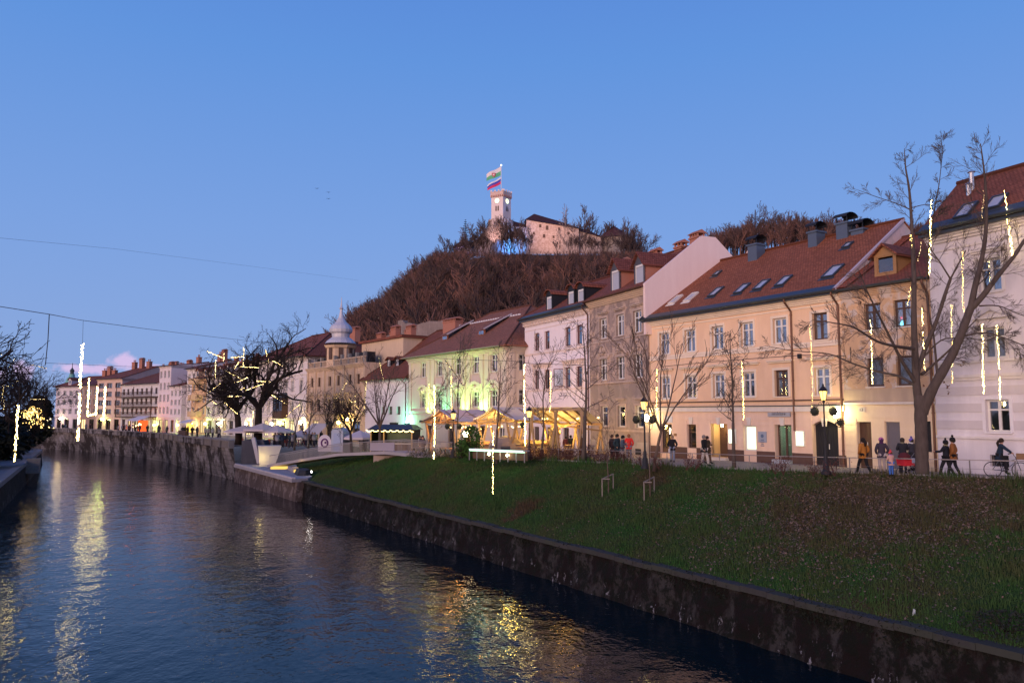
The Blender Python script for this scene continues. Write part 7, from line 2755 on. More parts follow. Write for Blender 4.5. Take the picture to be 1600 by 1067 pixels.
def leaves(rs, n):
 k = n * 16
 tt_ = rs.rand(k) * .75 + .08
 ss_ = rs.rand(k)
 p = on_slope(tt_, ss_)
 # dense under the big tree, thin elsewhere
 d = np.exp(-(((p[:, 0] - 15.5) / 5.5) ** 2 + ((p[:, 1] - 34) / 6.0) ** 2)) + .035 * np.exp(-((p[:, 0] - 8) / 9) ** 2)
 cl = .5 + .5 * np.sin(p[:, 0] * 1.1 + p[:, 1] * .9) * np.sin(p[:, 0] * .6 - p[:, 1] * 1.4)
 keep = rs.rand(k) < d * (.35 + .65 * cl)
 p = p[keep][:n]
 m = len(p)
 u_ = rs.randn(m, 3) * np.array([1, 1, .35]); u_ /= np.linalg.norm(u_, axis=1)[:, None]
 v__ = np.cross(u_, rs.randn(m, 3) * .3 + np.array([0, 0, 1.0])); v__ /= np.linalg.norm(v__, axis=1)[:, None]
 s = rs.uniform(.026, .058, m)[:, None]
 c = p + np.array([0, 0, .05])
 co = np.stack([c - u_ * s, c - v__ * s * .7, c + u_ * s, c + v__ * s * .7], 1)
 return co, 4
s_ = NT('fallen_leaves')
c_ = s_.mix(s_.ramp(s_.noise(s_.world(), 5, 3, .6), [(.4, 0), (.6, 1)]), (.25, .175, .14), (.115, .07, .05))
scatter_tris('fallen_leaves', 30000, leaves, s_.bsdf(c_, .85, spec=.2), 4)
# moss and weeds hanging over the coping of the river wall
def moss(rs, n):
 t = rs.rand(n)
 a = np.array([11.9, 23.0]); b = np.array([-18.2, 71.4])
 c0 = np.array([23.5, 4.2])
 t2 = t[:, None]
 p = np.where(t2 > .28, a + (b - a) * (t2 - .28) / .72, c0 + (a - c0) * t2 / .28)
 cl = (np.sin(p[:, 0] * 3.1 + p[:, 1]) + np.sin(p[:, 1] * 1.7) + rs.randn(n) * .5) > -.2
 off = np.where(rs.rand(n) < .55, rs.uniform(.0, .28, n), rs.uniform(.55, .95, n))
 z = np.where(off < .3, rs.uniform(-3.75, -3.1, n), -3.13)
 q = np.stack([p[:, 0] + .85 * off, p[:, 1] + .52 * off, z], 1)[cl]
 m = len(q)
 u_ = rs.randn(m, 3) * .045 + np.array([0, 0, -.05]); w = rs.randn(m, 3) * .04
 return np.stack([q, q + u_, q + w], 1), 3
scatter_tris('wall_moss', 60000, moss, flat((.014, .018, .010), .95, key='moss', var=.4), 8)
# ================================================================== promenade furniture
def street_lamp(u, vb, vt, label, globes=2, lit=True, e=60, Y=None):
 if Y is None:
  g = ground_at(u, vb); Y = g.y
 base = at(u, vb, Y); base.z = gz(Y)
 H = at(u, vt, Y).z - base.z
 t = thing('street_lamp', label, 'street lamp', tuple(base), 0, 'old style lamp posts along the promenade')
 m = MB().lathe([(.24, 0), (.24, .12), (.17, .18), (.15, .55), (.10, .62), (.09, .9), (.055, 1.0), (.045, H * .55), (.055, H * .56), (.035, H * .6), (.03, H - .95), (.06, H - .92), (.07, H - .86), (.03, H - .8)], 10)
 m.build('post', M_DARK, t, True)
 z = H - .80
 s = MB()
 s.lathe([(.12, 0), (.20, .42)], 6, (0, 0, z))
 s.build('lantern_glass', emit((1, .62, .17), 2.6), t)
 c = MB()
 for k in range(6):
  a = 2 * math.pi * k / 6
  c.beam((.12 * math.cos(a), .12 * math.sin(a), z), (.20 * math.cos(a), .20 * math.sin(a), z + .42), .022)
 c.lathe([(.23, z + .42), (.21, z + .48), (.10, z + .62), (.05, z + .66), (.05, z + .72), (.01, z + .80)], 6)
 c.build('lantern_cap', M_DARK, t)
 if lit:
  point_light('lantern_light', (0, -.0, z - .12), e, (1, .74, .30), .15, t)
 zc = H - 1.30
 arm = MB()
 arm.beam((-.62, 0, zc + .28), (.62, 0, zc + .28), .03)
 for sg in (-1, 1):
  pts = [(sg * (.1 + .3 * q), 0, zc + .28 + .13 * math.sin(q * 6)) for q in [k / 8 for k in range(9)]]
  arm.tube(pts, .012, 4, False)
 arm.build('crossbar', M_DARK, t)
 for k in range(globes):
  sx_ = (-.45, .45, .75)[k]
  bk_ = MB().ball((sx_, 0, zc - .05 - (.55 if k == 2 else 0)), .2 if k < 2 else .15, 10, 7)
  bk_.tube([(sx_, 0, zc + .12), (sx_, 0, zc + .28)], .01, 4)
  rr_ = random.Random(k)
  for q in range(60):
   a, b_ = rr_.random() * 6.28, rr_.random() * 6.28
   c0 = Vector((sx_ + .2 * math.cos(a) * math.sin(b_), .2 * math.sin(a) * math.sin(b_), zc - .05 - (.55 if k == 2 else 0) + .2 * math.cos(b_)))
   bk_.octa(c0, .035)
  bk_.build('hanging_basket', flat((.035, .04, .03), .9, key='basket_plants'), t)
 return t
street_lamp(1291, 741, 599, 'street lamp with lit amber lantern and three dark hanging baskets before the arched gate', 3, e=60)
street_lamp(1008, 732, 617, 'street lamp with lit lantern before the grey-brown house corner', 2, e=50)
street_lamp(827, 714, 634, 'street lamp between the middle and right market canopies', 1, e=45, Y=55)
street_lamp(708, 712, 638, 'street lamp standing in front of the left market canopy', 2, e=30, Y=59.5)
# bright globe lamp under the canopy
g = at(728, 700, 62); g.z = gz(62)
gl = thing('globe_lamp', 'very bright round orange globe lamp under the left market canopy', 'lamp', tuple(g))
MB().tube([(0, 0, 0), (0, 0, at(728, 683, 62).z - g.z)], .04, 6).build('post', M_DARK, gl)
hz = at(728, 678, 62).z - g.z
MB().ball((0, 0, hz), .24, 12, 8).build('globe', emit((1, .78, .45), 60), gl)
point_light('globe_light', (0, -.5, hz), 60, (1, .6, .22), .25, gl)
# low railing along the promenade: posts and rail, one thing
M_FENCE = flat((.30, .27, .27), .45, .6, key='fence_steel')
def fence():
 t = thing('railing', 'low thin steel railing along the promenade edge above the grass', 'railing', (0, 0, 0))
 pts = []
 s = 0.0
 tt_ = .02
 total = E_len
 step = 1.72 / total
 while tt_ < .70:
  x, y = polyat(E_, tt_)
  pts.append(Vector((x + .35, y + .3, gz(y))))
  tt_ += step
 hgt = .78
 for p in pts:
  MB().box(p.x - .02, p.x + .02, p.y - .02, p.y + .02, p.z - .1, p.z + hgt).build('post', M_FENCE, t)
 for a, b in zip(pts[:-1], pts[1:]):
  MB().tube([a + Vector((0, 0, hgt)), b + Vector((0, 0, hgt))], .022, 5).build('rail', M_FENCE, t)
  MB().tube([a + Vector((0, 0, hgt * .5)), b + Vector((0, 0, hgt * .5))], .006, 4).build('wire', M_FENCE, t)
fence()
# dry reddish hedge and small leafless shrubs
def hedge(u0, v0, u1, v1, h, label, seed, n=2200, col=(.10, .042, .034)):
 a, b = ground_at(u0, v0), ground_at(u1, v1)
 t = thing('hedge', label, 'hedge', tuple(a))
 rng_ = random.Random(seed)
 d = b - a
 m = MB()
 for k in range(n):
  s = rng_.random()
  c = d * s + Vector((rng_.gauss(0, .22), rng_.gauss(0, .22), rng_.random() ** 1.2 * h * (1 + .25 * math.sin(s * 23)) + .0))
  c.z += gz(a.y + c.y) - a.z - 0 if False else 0
  u_ = Vector((rng_.gauss(0, .5), rng_.gauss(0, .5), 1)).normalized() * rng_.uniform(.08, .22)
  w_ = u_.cross(Vector((rng_.gauss(0, 1), rng_.gauss(0, 1), 0))).normalized() * .016
  m.face([c - w_, c + w_, c + u_ + w_ * .4])
  if k % 2:
   m.face([c, c + u_.cross(Vector((1, 0, 0))).normalized() * .05, c + u_ * .3 + Vector((.03, .03, 0))])
 m.build('twigs', flat(col, .9, key='hedge_twigs' + str(seed % 3), var=.4), t, kind='stuff')
hedge(826, 719, 930, 722, .85, 'dry reddish hedge before the right market canopy', 1, 4200)
hedge(932, 723, 985, 726, .7, 'dry reddish hedge left of the waiting group in front of the grey-brown house', 2, 1500)
hedge(640, 713, 730, 715, .5, 'low dark hedge at the end of the ramp', 3, 1500, (.05, .045, .03))
for i, (u, v, lab) in enumerate(((1030, 733, 'left of the slender fan tree'), (1086, 736, 'between the two young trees at the fence'), (1072, 735, 'beside the smoking couple'), (1211, 741, 'under the lit shop door at the fence'), (1224, 742, 'right of the shop door at the fence'), (1270, 744, 'left of the street lamp foot'), (1305, 744, 'right of the street lamp foot'), (1003, 731, 'at the grey-brown house lamp post'))):
 g = ground_at(u, v)
 t = thing('bare_shrub', 'small leafless reddish rose bush ' + lab, 'shrub', tuple(g))
 rng_ = random.Random(i)
 mb = MB()
 for k in range(5):
  a = rng_.random() * 6.28
  grow(mb, rng_, Vector((0, 0, 0)), Vector((math.cos(a) * .5, math.sin(a) * .5, 1)).normalized(), rng_.uniform(.5, .95), .014, 0, dict(levels=2, kids=[5, 4], start=[.3, .2], spread=.7, up=0.0, wob=.15, ratio=.45, rr=.7, taper=.5, minr=.006, seg=[4, 3, 2]))
 mb.build('stems', flat((.085, .035, .03), .9, key='rose_stems'), t)
 mb = MB()
 for k in range(26):
  c = Vector((rng_.gauss(0, .22), rng_.gauss(0, .22), rng_.uniform(.25, .8)))
  mb.octa(c, .025)
 mb.build('hips', flat((.18, .045, .035), .7, key='rose_hips'), t, kind='stuff')
# ================================================================== market canopies
M_FABRIC = flat((.60, .56, .60), .8, key='canopy_fabric', var=.1)
s_ = NT('canopy_under')
tr_ = s_.n('ShaderNodeBsdfTranslucent'); tr_.inputs[0].default_value = (.62, .52, .48, 1)
df_ = s_.n('ShaderNodeBsdfDiffuse'); df_.inputs[0].default_value = (.50, .46, .48, 1)
mx_ = s_.n('ShaderNodeMixShader'); mx_.inputs[0].default_value = .06
s_.l(df_.outputs[0], mx_.inputs[1]); s_.l(tr_.outputs[0], mx_.inputs[2]); s_.l(mx_.outputs[0], s_.out.inputs[0])
M_CANOPY = s_.m
M_POST = flat((.34, .22, .13), .6, key='larch_timber', var=.3)
def canopy(u, v, Y, w, dep, h, label, warm, e, open_right=False):
 g = at(u, v, Y); g.z = gz(Y)
 t = thing('market_canopy', label, 'market canopy', tuple(g), math.atan2(-.78, .62), 'timber market canopies on the promenade')
 eave = h * .75
 for sg in (-1, 1):
  m = MB()
  n = 6
  for i in range(n):
   def pt(k, y):
    s = k / n
    return (sg * w / 2 * s * 1.06, y, lerp(h, eave, s) - .12 * math.sin(math.pi * s))
   a_, b_, c_, d_ = pt(i, -.4), pt(i + 1, -.4), pt(i + 1, dep), pt(i, dep)
   m.face([a_, b_, c_, d_] if sg > 0 else [d_, c_, b_, a_])
  m.build('fabric_roof', M_CANOPY, t, True)
 for y in (0, dep * .5, dep - .3):
  m = MB()
  for sg in (-1, 1):
   m.beam((0, y, h - .08), (sg * w / 2, y, eave - .1), .10, .18, up=(0, 1, 0))
   m.beam((sg * w * .02, y, eave - .2), (sg * w * .46, y, eave - .2), .09, .14, up=(0, 1, 0))
   m.beam((sg * w * .10, y, eave - .25), (sg * w * .02, y, h - .15), .07, .1, up=(0, 1, 0))
  m.build('roof_truss', M_POST, t)
  if y != dep * .5:
   for sg in (-1, 1):
    MB().beam((sg * w * .30, y, 0), (sg * w * .47, y, eave - .1), .13, .15, up=(0, 1, 0)).build('slanted_post', M_POST, t)
    MB().beam((sg * w * .40, y, 0), (sg * w * .22, y, eave + .1), .11, .13, up=(0, 1, 0)).build('slanted_post', M_POST, t)
 for sg in (-1, 1):
  MB().beam((sg * w / 2, -.35, eave - .1), (sg * w / 2, dep, eave - .1), .1, .12).build('eaves_beam', M_POST, t)
 bl = MB()
 rr_ = random.Random(int(u))
 for k in range(12):
  bl.ball((rr_.uniform(-w * .4, w * .4), rr_.uniform(.3, dep - .3), eave - .35 - rr_.random() * .3), .05, 6, 4)
 bl.build('bulbs', emit((1, .70, .22), 9), t, kind='stuff')
 point_light('canopy_light', (0, dep * .35, eave - .7), e, warm, .25, t)
 point_light('canopy_light', (w * .25, dep * .75, eave - .9), e * .6, warm, .25, t)
 # back drop counter wall and stall boards
 m = MB()
 for k in range(6):
  m.box(-w * .35 + k * w * .12, -w * .35 + k * w * .12 + w * .11, dep - .5, dep - .4, 0, 1.25)
 m.build('board_wall', M_POST, t)
 MB().box(-w * .36, w * .38, dep - 1.0, dep - .38, 1.0, 1.08).build('counter', M_POST, t)
 return t
canopy(692, 712, 65, 5.6, 4.2, 3.9, 'left timber market canopy with white fabric roof lit orange inside', (1, .42, .09), 330)
canopy(776, 716, 60.5, 5.2, 4.0, 3.85, 'middle timber market canopy with gable and yellow light inside', (1, .66, .12), 360)
def shed_canopy():
 Y = 55.5
 p = at(868, 716, Y); p.z = gz(Y)
 t = thing('market_canopy', 'right timber market canopy with broad amber fabric underside sloping back', 'market canopy', tuple(p), math.atan2(-.55, .84), 'timber market canopies on the promenade')
 w, dep, h0, h1 = 4.6, 4.6, 3.62, 2.55
 n = 5
 for i in range(n):
  xa, xb = lerp(-w / 2, w / 2, i / n), lerp(-w / 2, w / 2, (i + 1) / n)
  m = MB()
  for j in range(4):
   def q(x, s): return (x - (.9 * s), dep * s, lerp(h0, h1, s) - .10 * math.sin(math.pi * s))
   m.face([q(xa, j / 4), q(xb, j / 4), q(xb, (j + 1) / 4), q(xa, (j + 1) / 4)])
  m.build('fabric_roof', M_CANOPY, t, True)
  MB().beam((xa, 0, h0 - .12), (xa - .9, dep, h1 - .15), .07, .14).build('rafter', M_POST, t)
 for y, z in ((0, h0), (dep, h1)):
  sh = -.9 * y / dep
  MB().beam((-w / 2 + sh, y, z - .16), (w / 2 + sh, y, z - .16), .1, .16).build('beam', M_POST, t)
  for x in (-w / 2 + .3, 0, w / 2 - .2):
   MB().beam((x + sh - .35, y, 0), (x + sh + .12, y, z - .2), .13, .15).build('slanted_post', M_POST, t)
   MB().beam((x + sh + .35, y, 0), (x + sh - .05, y, z - .3), .11, .13).build('slanted_post', M_POST, t)
 MB().beam((-w / 2 - .9, dep, 1.9), (w / 2 - .6, 0, 2.5), .08, .12).build('brace', M_POST, t)
 MB().beam((w / 2 - .9, dep, 1.9), (-w / 2 + .3, 0, 2.6), .08, .12).build('brace', M_POST, t)
 m = MB()
 rr_ = random.Random(4)
 for k in range(9):
  m.ball((rr_.uniform(-2, 2), rr_.uniform(.3, 4), 2.75 + rr_.random() * .15), .05, 6, 4)
 m.build('bulbs', emit((1, .70, .22), 9), t, kind='stuff')
 point_light('canopy_light', (-.4, 1.2, 1.9), 300, (1, .55, .10), .25, t)
 point_light('canopy_light', (-.8, 3.4, 1.5), 150, (1, .60, .12), .25, t)
shed_canopy()
# glowing bar counter
g0, g1 = at(737, 712, 53.5), at(823, 714, 50.5)
zc = at(780, 704, 52).z
bc = thing('bar_counter', 'long white bar counter glowing pale green below the middle canopy', 'bar counter', (g0.x, g0.y, gz(52.5)), math.atan2(g1.y - g0.y, g1.x - g0.x))
Lc = (g1 - g0).length
zc -= gz(52.5)
MB().box(0, Lc, -.3, .3, zc, zc + .09).build('counter_top', M_CONC, bc)
MB().box(.05, Lc - .05, -.26, -.12, zc - .07, zc - .01).box(.05, Lc - .05, -.32, -.305, zc + .0, zc + .07).build('light_strip', emit((.60, 1, .72), 1.6), bc)
nl = 7
for k in range(nl + 1):
 MB().box(Lc * k / nl - .03, Lc * k / nl + .03, -.25, -.2, 0, zc - .07).build('leg', M_FENCE, bc)
MB().box(0, Lc, .1, .14, .1, zc - .1).build('back_panel', M_DWOOD, bc)
for k in (1.8, 4.4):
 point_light('counter_light', (k * Lc / 6, -.7, zc - .15), 9, (.6, 1, .7), .2, bc)
for i, (u, v) in enumerate(((764, 709), (793, 711))):
 p = at(u, v, 51.5)
 MB().ball((0, 0, 0), .10, 8, 5).build('ground_lamp', emit((1, .82, .5), 22), None, loc=tuple(p), label=('left' if i == 0 else 'right') + ' small round lamp glowing below the bar counter', category='lamp')
# green plant by the counter
leafy('potted_tree', 'bushy green plant lit by the globe lamp left of the bar counter', tuple(at(737, 712, 56)), .75, 2.1, (.05, .13, .02), 900, 90, .12)
leafy('potted_tree', 'smaller green shrub beside the globe lamp', tuple(at(722, 713, 57)), .5, 1.2, (.045, .10, .02), 500, 91, .1)
# barrels, tables and stacked crates
def barrel(u, v, Y, label, s=1.0):
 p = at(u, v, Y); p.z = gz(Y)
 t = thing('wooden_barrel', label, 'barrel', tuple(p), 0, 'barrels and tables under the canopies')
 MB().lathe([(.01, 0), (.26 * s, 0), (.34 * s, .3), (.36 * s, .5), (.34 * s, .7), (.27 * s, .98), (.01, .98)], 12).build('staves', M_WOOD, t, True)
 h_ = MB()
 for z, r_ in ((.12, .31), (.35, .36), (.68, .36), (.88, .30)):
  h_.lathe([(r_ * s, z), (r_ * s + .01, z), (r_ * s + .01, z + .05), (r_ * s, z + .05)], 12)
 h_.build('hoops', M_DARK, t)
def table(u, v, Y, label):
 p = at(u, v, Y); p.z = gz(Y)
 t = thing('table', label, 'table', tuple(p), R(-40), 'barrels and tables under the canopies')
 MB().box(-.7, .7, -.35, .35, .70, .75).build('table_top', M_POST, t)
 for sx_ in (-.6, .6):
  for sy in (-.28, .28):
   MB().box(sx_ - .03, sx_ + .03, sy - .03, sy + .03, 0, .70).build('leg', M_POST, t)
barrel(865, 716, 57, 'wooden barrel under the right canopy, left one'); barrel(888, 716, 56, 'wooden barrel under the right canopy, right one'); barrel(812, 713, 58, 'wooden barrel at the right post of the middle canopy')
table(850, 716, 58, 'timber table under the right canopy, left'); table(897, 717, 54.5, 'timber table at the right canopy edge'); table(777, 712, 61, 'timber table under the middle canopy'); table(700, 709, 65, 'timber table under the left canopy')
# big wooden sculpture-like shaving heap / lit stump
sc = thing('straw_figure', 'rough pale straw figure lit amber under the right canopy', 'figure', (at(867, 715, 56.5).x, 56.5, gz(56.5)))
rr_ = random.Random(8)
m = MB()
for k in range(700):
 z = rr_.random()
 a = rr_.random() * 6.28
 rad = .42 * (1 - .55 * z) + (.12 if z > .8 else 0)
 c = Vector((math.cos(a) * rad, math.sin(a) * rad, z * 2.0))
 m.beam(c, c + Vector((rr_.gauss(0, .08), rr_.gauss(0, .08), rr_.uniform(.1, .3))), .03)
m.lathe([(.42, 0), (.38, .6), (.25, 1.3), (.16, 1.5), (.2, 1.8), (.05, 2.05)], 10)
m.build('straw', flat((.62, .45, .20), .9, key='straw'), sc)
# round grey-brown tent dome under the middle canopy
dm = thing('stone_oven', 'rounded brown dome oven under the middle canopy', 'oven', (at(790, 712, 60).x, 60, gz(60)))
MB().lathe([(1.35, 0), (1.38, .6), (1.2, 1.15), (.8, 1.5), (.02, 1.65)], 14).build('dome', plaster((.30, .22, .18), .4, key='clay'), dm)
MB().box(-.35, .35, -1.45, -1.2, .3, .9).build('oven_mouth', M_DARK, dm)
# street sign boards and bench on the promenade
bs = thing('stone_bench', 'low pale bench with papers beside the hedge', 'bench', tuple(ground_at(930, 721)), R(-40))
MB().box(-.9, .9, -.25, .25, .35, .45).build('seat', M_CONC, bs)
MB().box(-.8, -.5, -.2, .2, 0, .35).build('leg', M_CONC, bs); MB().box(.5, .8, -.2, .2, 0, .35).build('leg', M_CONC, bs)
# ---- kiosk with fairy lights
def kiosk():
 Y = 78
 p = at(611, 704, Y); p.z = gz(Y)
 t = thing('kiosk', 'dark open-fronted kiosk with timber posts and fairy lights along its roof edge', 'kiosk', tuple(p), R(-12))
 w, d, h = 4.3, 2.6, 2.35
 MB().idx([(-w / 2 - .3, -.4, h), (w / 2 + .3, -.4, h), (w / 2 + .3, d, h), (-w / 2 - .3, d, h), (-w / 2 + .3, .5, h + .5), (w / 2 - .3, .5, h + .5), (w / 2 - .3, d - .6, h + .5), (-w / 2 + .3, d - .6, h + .5)],
    [(0, 1, 5, 4), (1, 2, 6, 5), (2, 3, 7, 6), (3, 0, 4, 7), (4, 5, 6, 7), (3, 2, 1, 0)]).build('roof', M_METAL, t)
 MB().box(-.5, .2, .8, 1.4, h + .5, h + .7).build('roof_box', M_DARK, t)
 for x in (-w / 2, -w * .18, w / 2, -w / 2 + .9):
  MB().box(x - .06, x + .06, -.06, .06, 0, h).build('post', flat((.42, .28, .12), .6, key='yellow_timber'), t)
 MB().box(-w / 2, w / 2, d - .1, d, 0, h).build('back_wall', M_DARK, t)
 MB().box(-w / 2 + .0, -w / 2 + .05, 0, d, 0, h).build('side_wall', M_DARK, t); MB().box(w / 2 - .05, w / 2, 0, d, 0, h).build('side_wall', M_DARK, t)
 MB().box(-w * .16, w / 2 - .1, -.2, .4, .95, 1.02).build('counter', M_TRIM, t)
 m = MB()
 for k in range(10):
  m.box(-w * .16 + k * .27, -w * .16 + k * .27 + .24, -.05, 0, .05, .93)
 m.build('counter_boards', M_DWOOD, t)
 MB().box(-w * .14, w / 2 - .2, .5, .56, 1.15, 2.2).build('menu_board', flat((.05, .07, .05), .7, key='chalkboard'), t)
 bl = MB()
 rr_ = random.Random(6)
 n = 64
 for k in range(n):
  x = -w / 2 - .3 + (w + .6) * k / (n - 1)
  bl.octa((x, -.45, h - .05 - .13 * abs(math.sin(k * .38)) + rr_.uniform(-.03, .03)), .05)
 bl.build('fairy_lights', emit((1, .72, .22), 7), t, kind='stuff')
 point_light('kiosk_light', (.3, -.7, h - .2), 22, (1, .8, .3), .2, t)
kiosk()
# planters, boards
pb = thing('panel_barrier', 'pale grey barrier panel on the ramp railing before the kiosk', 'barrier', tuple(at(597, 704, 73.2)), R(-12))
MB().box(-1.2, 1.2, -.03, .03, .0, .75).build('panel', flat((.30, .28, .36), .7, key='barrier_panel'), pb)
# grey cabin
cb = thing('cabin', 'blue-grey plastic toilet cabin with rounded roof on the square', 'cabin', (at(532, 700, 84).x, 84, gz(84)), R(-20))
hc = at(532, 668, 84).z - gz(84)
cm = MB()
cm.box(-.72, .72, -.7, .7, 0, hc * .80)
n = 8
for i in range(n):
 a, b_ = math.pi * i / n, math.pi * (i + 1) / n
 cm.face([(.74 * math.cos(a), -.72, hc * .8 + hc * .2 * math.sin(a)), (.74 * math.cos(a), .72, hc * .8 + hc * .2 * math.sin(a)), (.74 * math.cos(b_), .72, hc * .8 + hc * .2 * math.sin(b_)), (.74 * math.cos(b_), -.72, hc * .8 + hc * .2 * math.sin(b_))])
 cm.face([(0, -.72, hc * .8), (.74 * math.cos(a), -.72, hc * .8 + hc * .2 * math.sin(a)), (.74 * math.cos(b_), -.72, hc * .8 + hc * .2 * math.sin(b_))])
cm.build('shell', flat((.36, .40, .50), .5, key='cabin_plastic'), cb)
MB().box(-.42, .42, -.74, -.71, .1, hc * .78).build('door', flat((.30, .36, .52), .5, key='cabin_door'), cb)
# round banner with purple ring
bn_ = thing('banner', 'round-topped white banner with a purple ring emblem left of the cabin', 'banner', (at(507, 700, 85).x, 85, gz(85)), R(-10))
pts = [(-.75, 0, 0), (.75, 0, 0)] + [(.75 * math.cos(R(a)) , 0, .95 + .85 * math.sin(R(a))) for a in range(0, 181, 15)]
MB().face(pts).build('cloth', flat((.62, .56, .60), .8, key='banner_cloth'), bn_)
rg = MB(); rg.tube([(.36 * math.cos(R(a)), -.03, .9 + .42 * math.sin(R(a))) for a in range(0, 361, 20)], .09, 5, False)
rg.ball((.1, -.04, .95), .12)
rg.build('ring_emblem', flat((.12, .03, .14), .7, key='purple_print'), bn_)
# ---- parasols, cafe tables
def parasol(u, vb, vt, Y, w, label):
 p = at(u, vb, Y); p.z = gz(Y)
 t = thing('parasol', label, 'parasol', tuple(p), R(20), 'white cafe parasols by the quay')
 h_ = at(u, vt, Y).z - p.z
 MB().tube([(0, 0, 0), (0, 0, h_)], .04, 6).build('pole', M_DARK, t)
 m = MB()
 for k in range(8):
  a, b_ = 2 * math.pi * k / 8, 2 * math.pi * (k + 1) / 8
  A, B2 = (w * math.cos(a), w * math.sin(a), h_ - .75), (w * math.cos(b_), w * math.sin(b_), h_ - .75)
  m.face([A, B2, (0, 0, h_)])
  m.face([(A[0], A[1], A[2] - .22), (B2[0], B2[1], B2[2] - .22), B2, A])
 m.build('canopy', flat((.60, .52, .54), .8, key='parasol_cloth'), t)
parasol(383, 700, 664, 101, 2.7, 'left white cafe parasol under the old trees')
parasol(409, 702, 661, 99, 2.3, 'middle white cafe parasol nearest the concrete tub')
parasol(432, 700, 664, 99, 2.2, 'right small white cafe parasol beside the green-lit doorway')
parasol(470, 700, 672, 104, 2.0, 'white cafe parasol on the square lit warm from below')
parasol(562, 700, 672, 84, 1.8, 'pinkish parasol right of the twisted low tree')
aw = thing('awning', 'striped white sloping awning at the ornate house ground floor', 'awning', tuple(at(500, 672, 104)), R(-40))
MB().idx([(-1.8, -1.6, -.5), (1.8, -1.6, -.5), (1.8, 0, .9), (-1.8, 0, .9)], [(0, 1, 2, 3)]).build('cloth', flat((.55, .50, .50), .8, key='awning_cloth'), aw)
MB().beam((-1.8, -1.6, -.5), (1.8, -1.6, -.5), .06).build('bar', M_DARK, aw)
rng = random.Random(31)
for k, (u, Y) in enumerate(((410, 98), (420, 97), (428, 99), (447, 98), (454, 97), (463, 99), (390, 102), (437, 101))):
 p = at(u, 700, Y); p.z = gz(Y)
 t = thing('cafe_table', 'small red-brown cafe table with two chairs on the square', 'table', tuple(p), rng.random() * 3, 'cafe tables on the square')
 MB().lathe([(.01, .70), (.38, .70), (.38, .74), (.01, .74)], 10).tube([(0, 0, 0), (0, 0, .7)], .03, 5).build('table_top', M_DWOOD, t)
 for sg in (-1, 1):
  m = MB()
  m.box(sg * .75 - .2, sg * .75 + .2, -.2, .2, .42, .46); m.box(sg * .93 - .02, sg * .93 + .02, -.2, .2, .46, .9)
  for a_ in (-.17, .17):
   for b_ in (-.17, .17):
    m.box(sg * .75 + a_ - .015, sg * .75 + a_ + .015, b_ - .015, b_ + .015, 0, .42)
  m.build('chair_seat', flat((.30, .07, .06), .7, key='red_chair'), t)
# red lit stall by the galleries
rs_ = thing('red_stall', 'stall with red-orange lit interior under a white awning before the timber galleries', 'market stall', tuple(at(222, 681, 168) * 1) if False else (at(222, 681, 166).x, 166, -1.0), R(-52))
MB().box(-4.2, 4.2, 0, .1, 0, 2.6).build('back_cloth', emit((1, .13, .03), 1.1), rs_)
MB().idx([(-5, -2.2, 2.5), (5, -2.2, 2.5), (5, .3, 3.5), (-5, .3, 3.5)], [(0, 1, 2, 3)]).build('awning', M_FABRIC, rs_)
for k in range(5):
 MB().box(-4.2 + k * 2.1, -4.05 + k * 2.1, -2.0, -1.85, 0, 2.5).build('post', M_DARK, rs_)
m = MB()
rr_ = random.Random(9)
for k in range(10):
 m.ball((rr_.uniform(-4, 4), rr_.uniform(-1.6, -.3), rr_.uniform(1.0, 2.2)), .13, 6, 4)
m.build('bulbs', emit((1, .62, .25), 12), rs_, kind='stuff')
point_light('stall_light', (0, -1.5, 1.8), 420, (1, .16, .04), .5, rs_)
ys = thing('yellow_stall', 'small stall glowing yellow before the orange bay house', 'market stall', (at(296, 684, 146).x, 146, -1.0), R(-52))
MB().box(-2.2, 2.2, 0, .1, .6, 2.2).build('back_cloth', emit((1, .62, .12), 1.5), ys)
MB().idx([(-2.6, -1.6, 2.3), (2.6, -1.6, 2.3), (2.6, .3, 2.9), (-2.6, .3, 2.9)], [(0, 1, 2, 3)]).build('awning', M_FABRIC, ys)
MB().box(-2.2, 2.2, -1.4, -1.0, .0, .9).build('counter', M_DWOOD, ys)
# ================================================================== cables and hanging light strings
M_WIRE = flat((.03, .03, .04), .6, key='wire')
def cable(P, label, r=.02):
 m = MB(); m.tube(P, r, 4, False)
 m.build('cable', M_WIRE, None, label=label, category='cable')
cable([at(-60, 472, 56), at(0, 479, 56), at(77, 491, 56), at(125, 500, 56), at(230, 514, 70), at(330, 526, 88), at(428, 537, 118)], 'long dark cable slung over the river carrying the thick light string', .025)
cable([at(-40, 366, 50), at(0, 372, 52), at(180, 389, 66), at(360, 412, 90), at(560, 438, 130)], 'thin upper cable crossing the sky above the river', .008)
cable([at(70, 567, 90), at(160, 571, 110), at(215, 573, 125)], 'faint low cable near the far bend', .02)
cable([at(663, 559, 85), at(760, 563, 76), at(800, 564, 73), at(830, 568, 70), at(925, 571, 66)], 'cable running across the palace and the white house fronts', .02)
cable([at(1032, 573, 57), at(1103, 566, 52), at(1180, 560, 48), at(1253, 555, 45), at(1322, 556, 43)], 'thin dark cable along the middle storey of the peach house', .02)
SC_ = emit((1.0, .66, .18), 26, 'fairy_light')
SC_B = emit((1.0, .74, .25), 52, 'fairy_light_bright')
SC_T = emit((1.0, .72, .28), 11, 'light_tube')
SC_F = emit((1.0, .66, .28), 14, 'fairy_light_faint')
